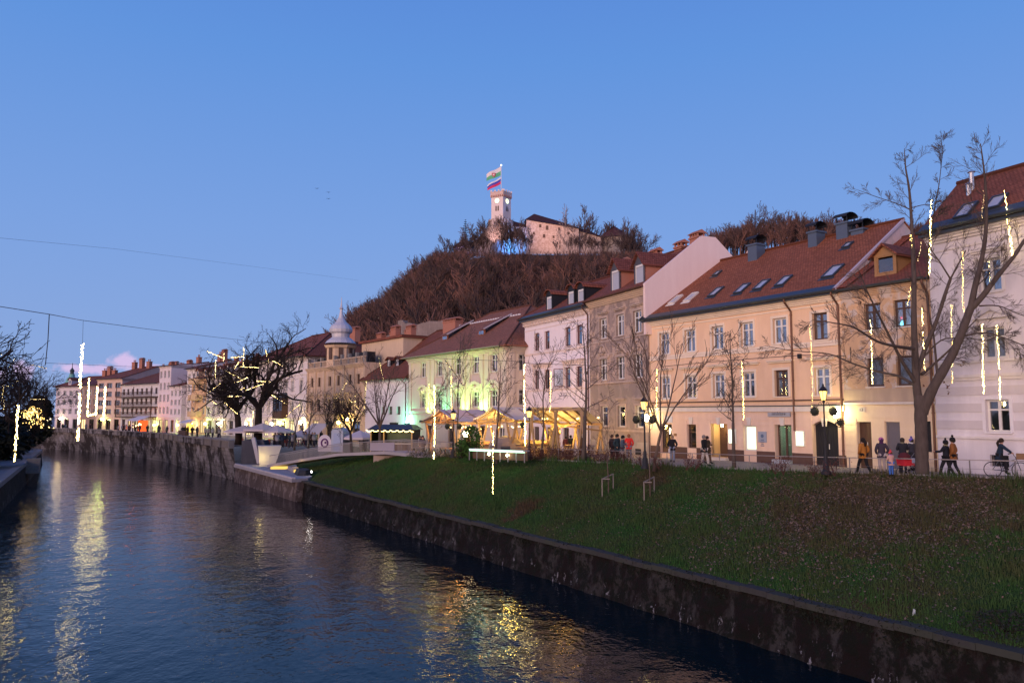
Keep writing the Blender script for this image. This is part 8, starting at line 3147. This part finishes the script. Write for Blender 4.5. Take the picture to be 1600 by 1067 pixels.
def string(u0, v0, u1, v1, Y, rad, dens, label, mat=SC_, size=.03, Y1=None, wire=True, group='strings of fairy lights', hang=None, tube=False):
 Y1 = Y if Y1 is None else Y1
 a, b = at(u0, v0, Y), at(u1, v1, Y1)
 t = thing('light_string' if not tube else 'light_tube', label, 'light string', tuple(a), 0, group)
 d = b - a
 L = d.length
 rng_ = random.Random(u0 * 7 + v0)
 m = MB()
 n = max(6, int(L * dens * (.55 if not tube else .6)))
 size *= .46 if Y < 90 else .6
 if Y > 110: n *= 2
 ax = d.normalized()
 s1 = ax.cross(Vector((0, 1, .01))).normalized(); s2 = ax.cross(s1)
 for k in range(n):
  s = (k + rng_.random()) / n
  aa = rng_.random() * 6.28
  rr_ = rad * .7 * math.sqrt(rng_.random()) * (1 + .2 * math.sin(s * L * 3))
  if not tube and math.sin(s * L * 2.3 + u0) + math.sin(s * L * 5.1) < -1.9 + .5 * rng_.random(): continue
  c = d * s + s1 * (math.cos(aa) * rr_ + (0 if tube else .025 * math.sin(s * L * .9 + v0))) + s2 * math.sin(aa) * rr_
  m.octa(c, size * rng_.uniform(.7, 1.25))
 m.build('bulbs', SC_T if tube else mat, t, kind='stuff')
 w = MB()
 w.tube([Vector((0, 0, 0)), d], .008 if not tube else .03, 4, False)
 if hang:
  w.tube([at(hang[0], hang[1], Y) - a, Vector((0, 0, 0))], .012, 4, False)
 w.build('wire', M_WIRE, t)
 return t
string(129, 537, 121, 689, 56, .13, 62, 'thick tall string of bright bulbs hung from the cable over the river', SC_B, .040, hang=(130, 500))
string(29, 633, 22, 721, 56, .13, 62, 'bright string hanging above the left walkway', SC_B, .036, hang=(31, 560))
cable([at(77, 491, 56), at(75, 530, 57), at(71, 570, 58)], 'hanging wire ladder between the cable and the left bank trees', .03)
string(139, 591, 137, 650, 118, .16, 16, 'left upright of the bracket-shaped string over the far quay', SC_B, .06)
string(137, 650, 151, 646, 118, .16, 16, 'short bottom bar of the bracket-shaped string over the far quay', SC_B, .06)
string(152, 604, 150, 649, 118, .16, 16, 'right upright of the bracket-shaped string over the far quay', SC_B, .06)
string(164, 604, 162, 657, 118, .18, 18, 'separate upright string just right of the bracket shape', SC_B, .06)
string(679, 602, 678, 717, 57, .07, 46, 'tall string ending on the grass below the palace left end', SC_B, .032)
string(671, 600, 671, 640, 60, .05, 30, 'short string before the leftmost palace windows')
string(705.5, 588, 706, 640, 60, .05, 34, 'string above the second street lamp')
string(694.5, 562, 725, 603, 62, .04, 30, 'slanting tube of lights crossing the palace front', SC_, tube=True)
string(819.5, 569, 820, 696, 52.5, .07, 46, 'tall string at the corner of palace and white house', SC_B, .032)
string(770, 674, 771, 771, 41, .05, 44, 'string hanging low over the grass bank in front of the bar counter', SC_B, .022)
string(860, 580, 860, 645, 52, .05, 36, 'string above the amber underside of the right canopy')
string(1027, 577, 1025, 641, 46, .05, 44, 'string beside the fan-shaped tree', SC_, .028)
string(1159.5, 565, 1161, 656, 43, .05, 46, 'string beside the whorled young tree', SC_, .028)
string(1266.5, 508, 1269, 649, 41, .05, 30, 'long faint string left of the amber street lamp', SC_, .022)
string(1359, 497, 1363.5, 601, 37, .05, 46, 'string before the left windows of the ochre house', SC_B, .022)
string(1441.7, 482, 1444, 580, 36.5, .04, 44, 'string hanging just right of the big trunk', SC_B, .020)
string(1487.5, 476, 1487, 599, 36.5, .05, 36, 'string between the two great limbs, crossing the right one', SC_, .022)
string(1534, 505, 1538, 615, 35.5, .06, 50, 'string left of the middle window of the white house', SC_B, .022)
string(1558, 508, 1562, 625, 35.5, .05, 50, 'string right of the middle window of the white house', SC_B, .022)
string(1456, 312, 1451.5, 430, 37.5, .07, 60, 'thick high string at the roof edge between ochre and white houses', SC_B, .024)
string(1422.6, 366, 1427, 433, 36.3, .06, 34, 'string wound along the upright left limb', SC_, .022)
string(1427, 433, 1417, 477, 36.3, .04, 40, 'short string continuing below the left limb fork', SC_, .022)
string(1440, 377, 1433, 410, 37, .03, 22, 'short slanting string before the ochre house dormer', SC_F, .02, tube=False)
string(1570, 298, 1576, 352, 35.5, .05, 44, 'upper piece of the string over the right roof edge', SC_B, .022)
string(1576, 352, 1582, 404, 35.5, .07, 60, 'lower thick piece of the string over the right roof edge', SC_B, .024)
string(1503.5, 392, 1506, 488, 36, .06, 34, 'string in front of the upper wall of the white house', SC_, .022)
string(1538, 290, 1533, 345, 35.5, .05, 22, 'faint string on the tallest limb against the right roof', SC_F, .02)
CX, CY, CS = 220, 500, .24367
tubes = [(425, 200, 530, 245, 'reaching into the sky at the far left of the crown'), (535, 215, 530, 262, 'short upright one at the upper left of the crown'), (480, 255, 477, 370, 'upright one left of the crown'), (570, 242, 655, 235, 'level one near the top of the crown'),
   (660, 175, 657, 300, 'tall upright one at the top of the crown'), (632, 265, 600, 315, 'small slanting one under the level top one'), (625, 298, 755, 305, 'dotted level one across the upper crown'), (545, 325, 640, 375, 'slanting down to the right in the left crown'),
   (590, 410, 685, 368, 'slanting up to the right in the middle of the crown'), (740, 393, 830, 395, 'level one in the right crown'), (672, 450, 785, 410, 'long one slanting up in the right crown'), (545, 495, 665, 435, 'long bright one slanting up in the centre'),
   (560, 492, 655, 485, 'faint nearly level one under the long bright one'), (425, 475, 512, 405, 'slanting up at the left edge of the crown'), (440, 512, 490, 542, 'short one low at the left edge'), (530, 522, 620, 603, 'slanting down towards the left trunk'),
   (420, 637, 498, 637, 'low level one left of the trunks'), (720, 580, 718, 640, 'upright one between the two trunks'), (800, 190, 820, 272, 'steep one at the upper right of the crown'), (845, 262, 920, 300, 'one slanting down at the right edge'),
   (838, 480, 930, 535, 'one slanting down before the timber oriel'), (1022, 540, 935, 612, 'one slanting up over the green-lit doorway')]
for (a, b, c, d, lab) in tubes:
 string(CX + a * CS, CY + b * CS, CX + c * CS, CY + d * CS, 99, .05, 26, 'glowing tube ' + lab, SC_B, .055, tube=True, group='light tubes hung in the old trees')
CX, CY, CS = 400, 440, .2624
for (a, b, c, d, lab) in [(545, 593, 467, 715, 'long tube slanting before the ornate house'), (590, 670, 592, 780, 'faint upright string before the ornate house'), (555, 700, 645, 792, 'long tube slanting down left of the multi-stemmed tree'),
       (657, 592, 645, 762, 'tall bright string at the left corner of the low white house'), (733, 457, 760, 590, 'steep tube in front of the dark red roof')]:
 string(CX + a * CS, CY + b * CS, CX + c * CS, CY + d * CS, 80, .045, 26, lab, SC_B, .045, tube=True, group='light tubes before the ornate house')
for (a, b, c, d, lab) in [(50, 390, 90, 328, 'tube slanting up among the left bank twigs'), (168, 363, 265, 388, 'tube slanting down beside the hanging ladder'), (80, 465, 140, 457, 'short level tube in the left trees'), (-30, 492, 75, 487, 'level tube at the left edge'),
       (10, 580, 22, 490, 'upper steep orange tube at the left edge'), (22, 560, 22, 640, 'lower orange upright tube at the left edge'), (178, 567, 257, 565, 'level tube in front of the dark evergreen'), (152, 750, 197, 718, 'short orange tube above the stone steps'), (-12, 285, 12, 312, 'tiny tube at the very left edge')]:
 string(a * .2717, 470 + b * .2717, c * .2717, 470 + d * .2717, 70, .04, 30, lab, SC_, .035, tube=True, group='light tubes in the left bank trees')
# shrub wrapped in lights
p = at(50, 650, 100)
sh = thing('lit_shrub', 'shrub wrapped in hundreds of warm bulbs on the left bank', 'shrub', tuple(p), 0)
m = MB()
rr_ = random.Random(12)
for k in range(230):
 a, e_, q = rr_.random() * 6.28, rr_.uniform(-.3, 1.5), rr_.uniform(.5, 1)
 m.octa((1.5 * math.cos(a) * math.cos(e_) * q + .0, 1.2 * math.sin(a) * math.cos(e_) * q, -.6 + 1.9 * math.sin(e_) * q), .055)
for k in range(16):
 m.octa((rr_.uniform(-2.6, 2.9), 0, -1.3 + rr_.uniform(-.2, .2)), .06)
m.build('bulbs', emit((1, .62, .18), 7), sh, kind='stuff')
mb = MB()
for k in range(6):
 a = rr_.random() * 6.28
 grow(mb, rr_, Vector((0, 0, -3.5)), Vector((math.cos(a) * .35, math.sin(a) * .35, 1)).normalized(), 4.5, .06, 0, dict(levels=2, kids=[6, 4], start=[.3, .2], spread=.6, up=0, wob=.12, ratio=.4, rr=.6, taper=.4, minr=.02, seg=[5, 3, 2]))
mb.build('stems', BARK_D, sh)
# small lights along the left quay
for k, (u, v, lab) in enumerate(((62, 656, 'left'), (74, 657, 'middle'), (17, 655, 'nearest the picture edge'), (79, 655, 'right'))):
 MB().ball((0, 0, 0), .13, 6, 4).build('bank_lamp', emit((1, .8, .45), 8), None, loc=tuple(at(u, v, 118)), label='tiny warm lamp low among the left bank bushes, ' + lab, category='lamp')
# birds
for k, (u, v) in enumerate(((495, 295), (513, 301), (513, 311))):
 c = at(u, v, 220)
 m = MB()
 m.idx([(0, 0, 0), (.35, 0, .18), (.75, 0, .05), (.35, .22, .16), (-.35, 0, .18), (-.75, 0, .05), (-.35, .22, .16), (0, .3, 0), (0, -.3, 0)], [(0, 1, 2, 3), (0, 6, 5, 4), (8, 1, 7, 4)])
 m.build('bird', M_DARK, None, loc=tuple(c), label=('dark bird flying alone at the upper left', 'upper bird of the close pair in the sky', 'lower bird of the close pair in the sky')[k], category='bird')
# ================================================================== people
SKIN = flat((.42, .24, .17), .6, key='skin')
def skinned(name, pts, edges, radii, mat, parent, sub=1, root=0):
 me = bpy.data.meshes.new(name)
 me.from_pydata([tuple(p) for p in pts], edges, [])
 o = bpy.data.objects.new(name + '_tmp', me)
 COL.objects.link(o)
 md = o.modifiers.new('s', 'SKIN')
 for i, r in enumerate(radii):
  sv = me.skin_vertices[0].data[i]
  sv.radius = (r, r) if isinstance(r, (int, float)) else r
  sv.use_root = (i == root)
 sb = o.modifiers.new('u', 'SUBSURF'); sb.levels = sub; sb.render_levels = sub
 dg = bpy.context.evaluated_depsgraph_get()
 ev = bpy.data.meshes.new_from_object(o.evaluated_get(dg))
 ev.name = name
 bpy.data.objects.remove(o)
 bpy.data.meshes.remove(me)
 ev.materials.clear()
 ev.materials.append(mat)
 ev.polygons.foreach_set('use_smooth', np.ones(len(ev.polygons), dtype=bool))
 return link(name, ev, parent)
def cloth(col): return flat(col, .9, key='cloth', var=.25)
def person(label, loc, face, h=1.7, coat=(.02, .02, .03), legs=(.02, .02, .03), hair=(.03, .02, .015), stride=.0, arms='down', hat=None, long_coat=False, bag=None, lean=0.0, shoes=(.02, .02, .02), scarf=None, hood=None, group=None, skirt=False, sub=1, pony=False):
 """stands with feet on loc, facing direction `face` (angle of the way it looks, 0 = +X)"""
 t = thing('person', label, 'person', tuple(loc), face - math.pi / 2, group)
 k = h / 1.7
 def V(x, y, z): return Vector((x * k, (y + lean * max(0, z - .8)) * k, z * k))
 # local: +y forward, x right
 s = stride
 hipL, hipR = V(-.09, 0, .90), V(.09, 0, .90)
 kneeL, kneeR = V(-.10, s * .5 + .03, .50), V(.10, -s * .35 + .03, .50)
 ankL, ankR = V(-.10, s * .95, .09), V(.10, -s * 1.0, .12 if s else .09)
 toeL, toeR = V(-.12, s * .95 + .17, .04), V(.12, -s * 1.0 + .15, .04)
 pel, wai, che, nek, hed, top = V(0, 0, .94), V(0, 0, 1.12), V(0, .0, 1.34), V(0, 0, 1.48), V(0, .02, 1.58), V(0, .01, 1.67)
 shL, shR = V(-.17, 0, 1.41), V(.17, 0, 1.41)
 if arms == 'down':
  elL, elR = V(-.24, -.02 - s * .35, 1.14), V(.24, -.02 + s * .35, 1.14)
  wrL, wrR = V(-.24, .06 - s * .5, .90), V(.24, .06 + s * .5, .90)
 elif arms == 'pocket':
  elL, elR = V(-.29, -.08, 1.14), V(.29, -.08, 1.14)
  wrL, wrR = V(-.20, .08, .97), V(.20, .08, .97)
 elif arms == 'front':
  elL, elR = V(-.24, .05, 1.15), V(.24, .05, 1.15)
  wrL, wrR = V(-.12, .28, 1.20), V(.12, .28, 1.20)
 elif arms == 'point':
  elL, elR = V(-.26, .12, 1.20), V(.24, -.02, 1.14)
  wrL, wrR = V(-.34, .38, 1.20), V(.22, .08, .93)
 elif arms == 'bars':
  elL, elR = V(-.22, .25, 1.22), V(.22, .25, 1.22)
  wrL, wrR = V(-.20, .46, 1.08), V(.20, .46, 1.08)
 def hand(w, e): return w + (w - e).normalized() * .09 * k
 hdL, hdR = hand(wrL, elL), hand(wrR, elR)
 seated = arms == 'bars'
 if seated:
  hipL, hipR = V(-.09, 0, .92), V(.09, 0, .92)
  kneeL, kneeR = V(-.12, .36, .74), V(.12, .28, .58)
  ankL, ankR = V(-.12, .22, .38), V(.12, .26, .20)
  toeL, toeR = ankL + V(0, .15, -.05), ankR + V(0, .15, -.05)
 pts = [pel, wai, che, nek, hed, top, hipL, kneeL, ankL, toeL, hipR, kneeR, ankR, toeR, shL, elL, wrL, hdL, shR, elR, wrR, hdR]
 E = [(0, 1), (1, 2), (2, 3), (3, 4), (4, 5), (0, 6), (6, 7), (7, 8), (8, 9), (0, 10), (10, 11), (11, 12), (12, 13), (2, 14), (14, 15), (15, 16), (16, 17), (2, 18), (18, 19), (19, 20), (20, 21)]
 Rr = [.12, .11, .13, .05, .095, .07, .085, .055, .038, .035, .085, .055, .038, .035, .055, .04, .028, .036, .055, .04, .028, .036]
 skinned('body', pts, E, [r * k for r in Rr], SKIN, t, sub)
 # trousers
 skinned('trousers', [pel, hipL, kneeL, ankL, hipR, kneeR, ankR], [(0, 1), (1, 2), (2, 3), (0, 4), (4, 5), (5, 6)], [r * k for r in (.145, .105, .078, .060, .105, .078, .060)], cloth(legs), t, sub)
 sh_ = MB()
 for a_, b_ in ((ankL, toeL), (ankR, toeR)):
  sh_.tube([a_ + Vector((0, -.04 * k, .03)), a_.lerp(b_, .4) + Vector((0, 0, -.02)), b_], [.055 * k, .055 * k, .035 * k], 6)
 sh_.build('shoes', cloth(shoes), t, True)
 low = V(0, -.0, .62 if long_coat else .86)
 cp_ = [low, pel, wai, che, V(0, 0, 1.45), shL, elL, wrL, shR, elR, wrR]
 skinned('coat', cp_, [(0, 1), (1, 2), (2, 3), (3, 4), (3, 5), (5, 6), (6, 7), (3, 8), (8, 9), (9, 10)],
   [(.20 * k, .16 * k), (.19 * k, .155 * k), (.175 * k, .14 * k), (.19 * k, .145 * k), .075 * k, .088 * k, .070 * k, .052 * k, .088 * k, .070 * k, .052 * k], cloth(coat), t, sub, root=1)
 if skirt:
  MB().lathe([(.17 * k, .95 * k), (.22 * k, .6 * k), (.20 * k, .58 * k)], 10).build('skirt', cloth(skirt), t, True)
 hm = MB()
 hc_ = V(0, -.015, 1.615)
 if hood:
  hm.ball(tuple(hc_ + Vector((0, -.01, -.01))), .135 * k, 10, 7, 1.15)
  hm.build('hood', cloth(hood), t, True)
 else:
  n = 10
  for i in range(n):
   for j in range(6):
    p0, p1 = math.pi * j / 6 * .62, math.pi * (j + 1) / 6 * .62
    a0, a1 = 2 * math.pi * i / n, 2 * math.pi * (i + 1) / n
    def sp(p, a):
     back = .5 - .5 * math.sin(a)
     q = p * (1 + .45 * back)
     return (hc_.x + .112 * k * math.sin(q) * math.cos(a), hc_.y + .118 * k * math.sin(q) * math.sin(a), hc_.z + .125 * k * math.cos(q))
    hm.face([sp(p0, a0), sp(p1, a0), sp(p1, a1), sp(p0, a1)])
  if pony:
   hm.tube([hc_ + Vector((0, -.09, 0)), hc_ + Vector((0, -.15, -.12)), hc_ + Vector((0, -.13, -.3))], [.06 * k, .07 * k, .03 * k], 6)
  hm.build('hair', cloth(hair), t, True)
 # nose and eyes
 fc = MB()
 c0 = V(0, .11, 1.585)
 fc.idx([(c0.x - .015, c0.y, c0.z + .03), (c0.x + .015, c0.y, c0.z + .03), (c0.x + .02, c0.y + .0, c0.z - .015), (c0.x - .02, c0.y, c0.z - .015), (c0.x, c0.y + .03, c0.z - .01)], [(0, 3, 4), (3, 2, 4), (2, 1, 4), (1, 0, 4)])
 fc.build('nose', SKIN, t)
 if hat:
  col, pom = hat
  hh = MB().lathe([(.118 * k, -.02), (.122 * k, .03 * k), (.105 * k, .085 * k), (.06 * k, .125 * k), (.005, .14 * k)], 10, tuple(V(0, 0, 1.62)))
  if pom: hh.ball(tuple(V(0, 0, 1.80)), .055 * k, 8, 5)
  hh.build('hat', cloth(col), t, True)
 if scarf:
  MB().lathe([(.075 * k, 0), (.11 * k, .03 * k), (.10 * k, .09 * k), (.07 * k, .10 * k)], 10, tuple(V(0, .01, 1.43))).build('scarf', cloth(scarf), t, True)
 if bag:
  col, side, zz, sz_ = bag
  bm = MB()
  if side == 'back':
   c = V(0, -.20, zz)
   bm.box(c.x - .16 * k, c.x + .16 * k, c.y - .10 * k, c.y + .06 * k, c.z - .24 * k, c.z + .22 * k)
  else:
   c = hdL if side == 'L' else hdR
   bm.box(c.x - sz_ * .35, c.x + sz_ * .35, c.y - sz_, c.y + sz_, c.z - sz_ * 2, c.z - .04)
   bm.tube([(c.x, c.y - sz_ * .6, c.z - .04), (c.x, c.y, c.z + .06), (c.x, c.y + sz_ * .6, c.z - .04)], .008, 4, False)
  bm.build('bag', cloth(col), t)
 return t
def foot(u, v, dv=0):
 g = ground_at(u, v)
 return g
WLK = math.atan2(-.78, .62)     # along the promenade towards the right
# near right group
person('person in a mustard jacket and black trousers striding past the ochre house door', foot(1350, 741), WLK + math.pi * .9, 1.72, coat=(.40, .16, .03), legs=(.012, .012, .016), hair=(.02, .014, .012), stride=.34, arms='pocket', pony=True)
person('person in dark jacket, pink hat and pale trousers, back turned, left of the children', foot(1379, 741), R(80), 1.72, coat=(.05, .04, .06), legs=(.42, .36, .36), hair=(.06, .02, .08), arms='pocket', hat=((.42, .12, .32), False), hood=None, scarf=(.07, .02, .09))
person('small child in pale pink coat, red hat and blue trousers standing before the big tree', foot(1393, 744), R(100), 1.12, coat=(.62, .36, .30), legs=(.06, .16, .50), hair=(.1, .05, .03), arms='front', hat=((.70, .06, .08), True), scarf=(.48, .20, .45))
person('child in orange jacket crouching beside the red pram', foot(1408, 742), R(20), .98, coat=(.70, .22, .06), legs=(.02, .02, .03), hair=(.2, .10, .04), arms='front', lean=.35)
person('person in black jacket over olive hood, back turned, behind the pram', foot(1412, 740), R(75), 1.72, coat=(.02, .022, .032), legs=(.05, .05, .07), hair=(.04, .03, .025), arms='front', scarf=(.18, .17, .12))
person('person in violet hat and dark jacket half hidden by the big trunk', foot(1426, 736), R(110), 1.66, coat=(.05, .05, .07), legs=(.04, .04, .05), hair=(.03, .02, .02), arms='front', hat=((.16, .12, .50), True), scarf=(.65, .65, .68))
person('person in black bobble hat and short black jacket pointing left, dark trousers', foot(1480, 745), WLK + math.pi, 1.62, coat=(.012, .014, .022), legs=(.015, .015, .02), hair=(.02, .015, .01), stride=.30, arms='point', hat=((.012, .012, .016), True), scarf=(.25, .22, .12))
person('person in rust-brown coat and black bobble hat walking at the side of the pointing one', foot(1491, 745), WLK + math.pi * 1.05, 1.74, coat=(.26, .10, .03), legs=(.012, .012, .02), hair=(.02, .015, .01), stride=.22, arms='pocket', hat=((.012, .012, .014), True))
# pram
pr_ = thing('pram', 'red pram with pale blue blanket between the children and the big trunk', 'pram', tuple(foot(1421, 742)), R(15))
MB().idx([(-.45, -.25, .45), (.35, -.25, .45), (.45, -.25, .75), (-.5, -.25, .75), (-.45, .25, .45), (.35, .25, .45), (.45, .25, .75), (-.5, .25, .75)], [(0, 1, 2, 3), (7, 6, 5, 4), (0, 4, 5, 1), (1, 5, 6, 2), (3, 7, 4, 0), (3, 2, 6, 7)]).build('body', cloth((.62, .03, .05)), pr_)
MB().lathe([(.30, 0), (.27, .18), (.15, .30), (.01, .33)], 10, (-.25, 0, .74)).build('hood', cloth((.10, .02, .03)), pr_)
MB().box(-.05, .42, -.27, .27, .58, .79).build('blanket', cloth((.35, .42, .60)), pr_)
for sx_ in (-.35, .35):
 for sy in (-.27, .27):
  w = MB(); w.tube([(sx_ + .15 * math.cos(R(a)), sy, .15 + .15 * math.sin(R(a))) for a in range(0, 361, 30)], .018, 5, False)
  w.build('wheel', M_DARK, pr_)
MB().tube([(-.4, -.25, .2), (.1, -.25, .55), (.55, -.25, 1.0), (.55, .25, 1.0), (.1, .25, .55), (-.4, .25, .2)], .014, 5, False).tube([(.35, -.25, .2), (-.1, -.25, .5)], .014, 5, False).tube([(.35, .25, .2), (-.1, .25, .5)], .014, 5, False).build('handle', M_FENCE, pr_)
# cyclist
cy = foot(1573, 746)
bk = thing('bicycle', 'city bicycle with a brown front basket ridden along the white house', 'bicycle', tuple(cy), WLK + .35)
def wheel(x, r=.34):
 w = MB(); w.tube([(x + r * math.cos(R(a)), 0, r + r * math.sin(R(a))) for a in range(0, 361, 18)], .02, 6, False)
 o = w.build('wheel', M_DARK, bk)
 s = MB()
 for a in range(0, 360, 30):
  s.beam((x, 0, r), (x + r * math.cos(R(a)), 0, r + r * math.sin(R(a))), .005)
 link('spokes', s.mesh('spokes', M_FENCE), o)
wheel(-.52); wheel(.55)
fm = MB()
for a, b in (((-.52, 0, .34), (-.10, 0, .30)), ((-.52, 0, .34), (-.22, 0, .80)), ((-.10, 0, .30), (-.25, 0, .90)), ((-.10, 0, .30), (.40, 0, .72)), ((.36, 0, .95), (.55, 0, .34)), ((-.20, 0, .62), (.38, 0, .82)), ((.34, 0, .95), (.28, 0, 1.08))):
 fm.tube([a, b], .018, 6)
fm.build('frame', flat((.10, .11, .14), .4, .3, key='bike_paint'), bk)
MB().tube([(.10, -.28, 1.05), (.28, -.12, 1.10), (.28, .12, 1.10), (.10, .28, 1.05)], .014, 5).build('handlebar', M_DARK, bk)
MB().idx([(-.40, -.09, .92), (-.12, -.03, .93), (-.12, .03, .93), (-.40, .09, .92), (-.38, -.07, .98), (-.12, -.02, .97), (-.12, .02, .97), (-.38, .07, .98)], [(0, 1, 5, 4), (1, 2, 6, 5), (2, 3, 7, 6), (3, 0, 4, 7), (4, 5, 6, 7)]).build('saddle', M_DARK, bk)
MB().box(.40, .72, -.17, .17, .82, 1.08).build('basket', flat((.22, .13, .07), .9, key='wicker'), bk)
MB().tube([(-.15, .08, .26), (-.08, .08, .34)], .02, 5).tube([(-.12, -.1, .30), (-.02, -.1, .26)], .02, 5).build('pedals', M_DARK, bk)
rl = cy + Vector((math.cos(WLK + .35) * -.26, math.sin(WLK + .35) * -.26, .04))
person('cyclist in dark blue jacket with long dark hair riding the bicycle to the right', rl, WLK + .35, 1.68, coat=(.015, .03, .055), legs=(.014, .014, .018), hair=(.03, .018, .012), arms='bars', lean=.18, pony=True)
# along the peach house
person('couple partner in black coat and light trousers walking left before the peach house', foot(1101, 728), WLK + .1, 1.76, coat=(.01, .012, .016), legs=(.55, .50, .46), hair=(.20, .18, .17), stride=.2, arms='down', long_coat=False)
person('person in olive-brown jacket beside the one in light trousers, before the peach house', foot(1106, 724), WLK + .1, 1.66, coat=(.06, .045, .03), legs=(.10, .06, .04), hair=(.03, .02, .02), stride=.15, arms='front')
person('person with long fair hair in black jacket and jeans before the left shop door', foot(1051, 722), R(250), 1.68, coat=(.012, .012, .016), legs=(.22, .26, .36), hair=(.30, .20, .12), stride=.1, arms='pocket', bag=((.6, .58, .6), 'R', 1.0, .14))
# group before grey-brown house
person('person in dark coat with backpack, leftmost of the group before the grey-brown house', foot(957, 722), WLK, 1.72, coat=(.03, .018, .02), legs=(.02, .018, .022), hair=(.05, .025, .02), arms='down', long_coat=True)
person('person in dark teal coat beside the one with the grey jacket', foot(965, 724), WLK + .2, 1.78, coat=(.02, .04, .05), legs=(.02, .02, .025), hair=(.02, .015, .012), arms='pocket')
person('person in grey-blue jacket with pale skirt, bending her head, left of the red jacket', foot(972, 724), WLK + .5, 1.70, coat=(.07, .10, .14), legs=(.07, .03, .04), hair=(.012, .01, .01), stride=.15, arms='front', skirt=(.50, .42, .40), lean=.1)
person('person in bright red jacket and grey jeans before the grey-brown house', foot(983, 720), R(80), 1.74, coat=(.72, .035, .03), legs=(.20, .21, .26), hair=(.28, .12, .06), arms='pocket')
person('person in red jacket sitting-height behind the hedge at the white house corner', foot(927, 711), R(90), 1.66, coat=(.62, .04, .03), legs=(.03, .03, .04), hair=(.02, .015, .012), arms='down')
person('person in black coat left of the second red jacket at the white house corner', foot(919, 711), R(60), 1.76, coat=(.012, .014, .018), legs=(.02, .02, .025), hair=(.02, .015, .012), arms='down')
person('person in blue-grey work jacket right of the second red jacket', foot(934, 711), R(120), 1.70, coat=(.12, .16, .24), legs=(.04, .04, .06), hair=(.04, .03, .02), arms='down')
person('person in maroon jacket under the right canopy near its right post', foot(884, 712), R(100), 1.70, coat=(.12, .03, .03), legs=(.02, .02, .03), hair=(.02, .015, .012), arms='down')
person('person in black puffer under the right canopy beside the maroon jacket', foot(892, 713), R(60), 1.72, coat=(.014, .014, .02), legs=(.02, .02, .03), hair=(.02, .015, .012), arms='front')
person('person in dark jacket seen under the left edge of the right canopy', foot(848, 711), R(60), 1.70, coat=(.03, .03, .02), legs=(.02, .02, .03), hair=(.02, .015, .012), arms='front')
person('person in pinkish top at the right canopy corner', foot(898, 712), R(200), 1.6, coat=(.45, .25, .22), legs=(.03, .03, .05), hair=(.05, .03, .02), arms='down')
# the far crowd: four builds, copied
random.seed(99)
protos = []
for i, (c, l, hcol) in enumerate((((.014, .014, .018), (.02, .02, .03), (.02, .015, .01)), ((.05, .03, .03), (.015, .015, .02), (.05, .03, .02)), ((.02, .03, .05), (.03, .03, .04), (.02, .02, .02)), ((.30, .28, .28), (.03, .03, .05), (.06, .04, .03)))):
 protos.append(person('small dark-clothed figure in the far crowd', (0, 0, 0), 0, 1.72, coat=c, legs=l, hair=hcol, stride=.12 * (i % 2), arms='down' if i % 2 else 'pocket', sub=0, group='far crowd on the quay and square'))
spots = []
for k in range(26):       # behind the parapet round the bend
 s = random.random()
 u = lerp(95, 345, s)
 Y = interp(u, [95, 150, 203, 280, 345], [181, 174, 163, 146, 128]) + random.uniform(0, 4)
 spots.append((u, Y, 'small dark figure behind the far quay parapet', 'far crowd on the quay'))
for k in range(24):       # on the square
 u = random.uniform(425, 512)
 Y = random.uniform(93, 106)
 spots.append((u, Y, 'small dark-clothed figure on the square before the cafe fronts', 'crowd on the square'))
for k in range(9):
 u = random.uniform(556, 590)
 spots.append((u, random.uniform(83, 90), 'dark figure in the shade left of the kiosk', 'people left of the kiosk'))
for k in range(5):
 spots.append((random.uniform(645, 662), random.uniform(70, 82), 'small figure before the left end of the palace', 'people before the palace'))
first = {}
for i, (u, Y, lab, grp) in enumerate(spots):
 p = at(u, 690, Y); p.z = gz(Y)
 src = protos[i % 4 if i % 9 else 3]
 if id(src) not in first:
  first[id(src)] = 1
  src.location = p; src.rotation_euler = (0, 0, random.random() * 6.28); src['label'] = lab; src['group'] = grp
 else:
  dup(src, tuple(p), random.random() * 6.28, lab, grp)
for pr0 in protos:
 if id(pr0) not in first:
  pr0.location = (at(470, 690, 99).x, 99, -1)
  pr0['label'] = 'small dark-clothed figure on the square before the cafe fronts'; pr0['group'] = 'crowd on the square'
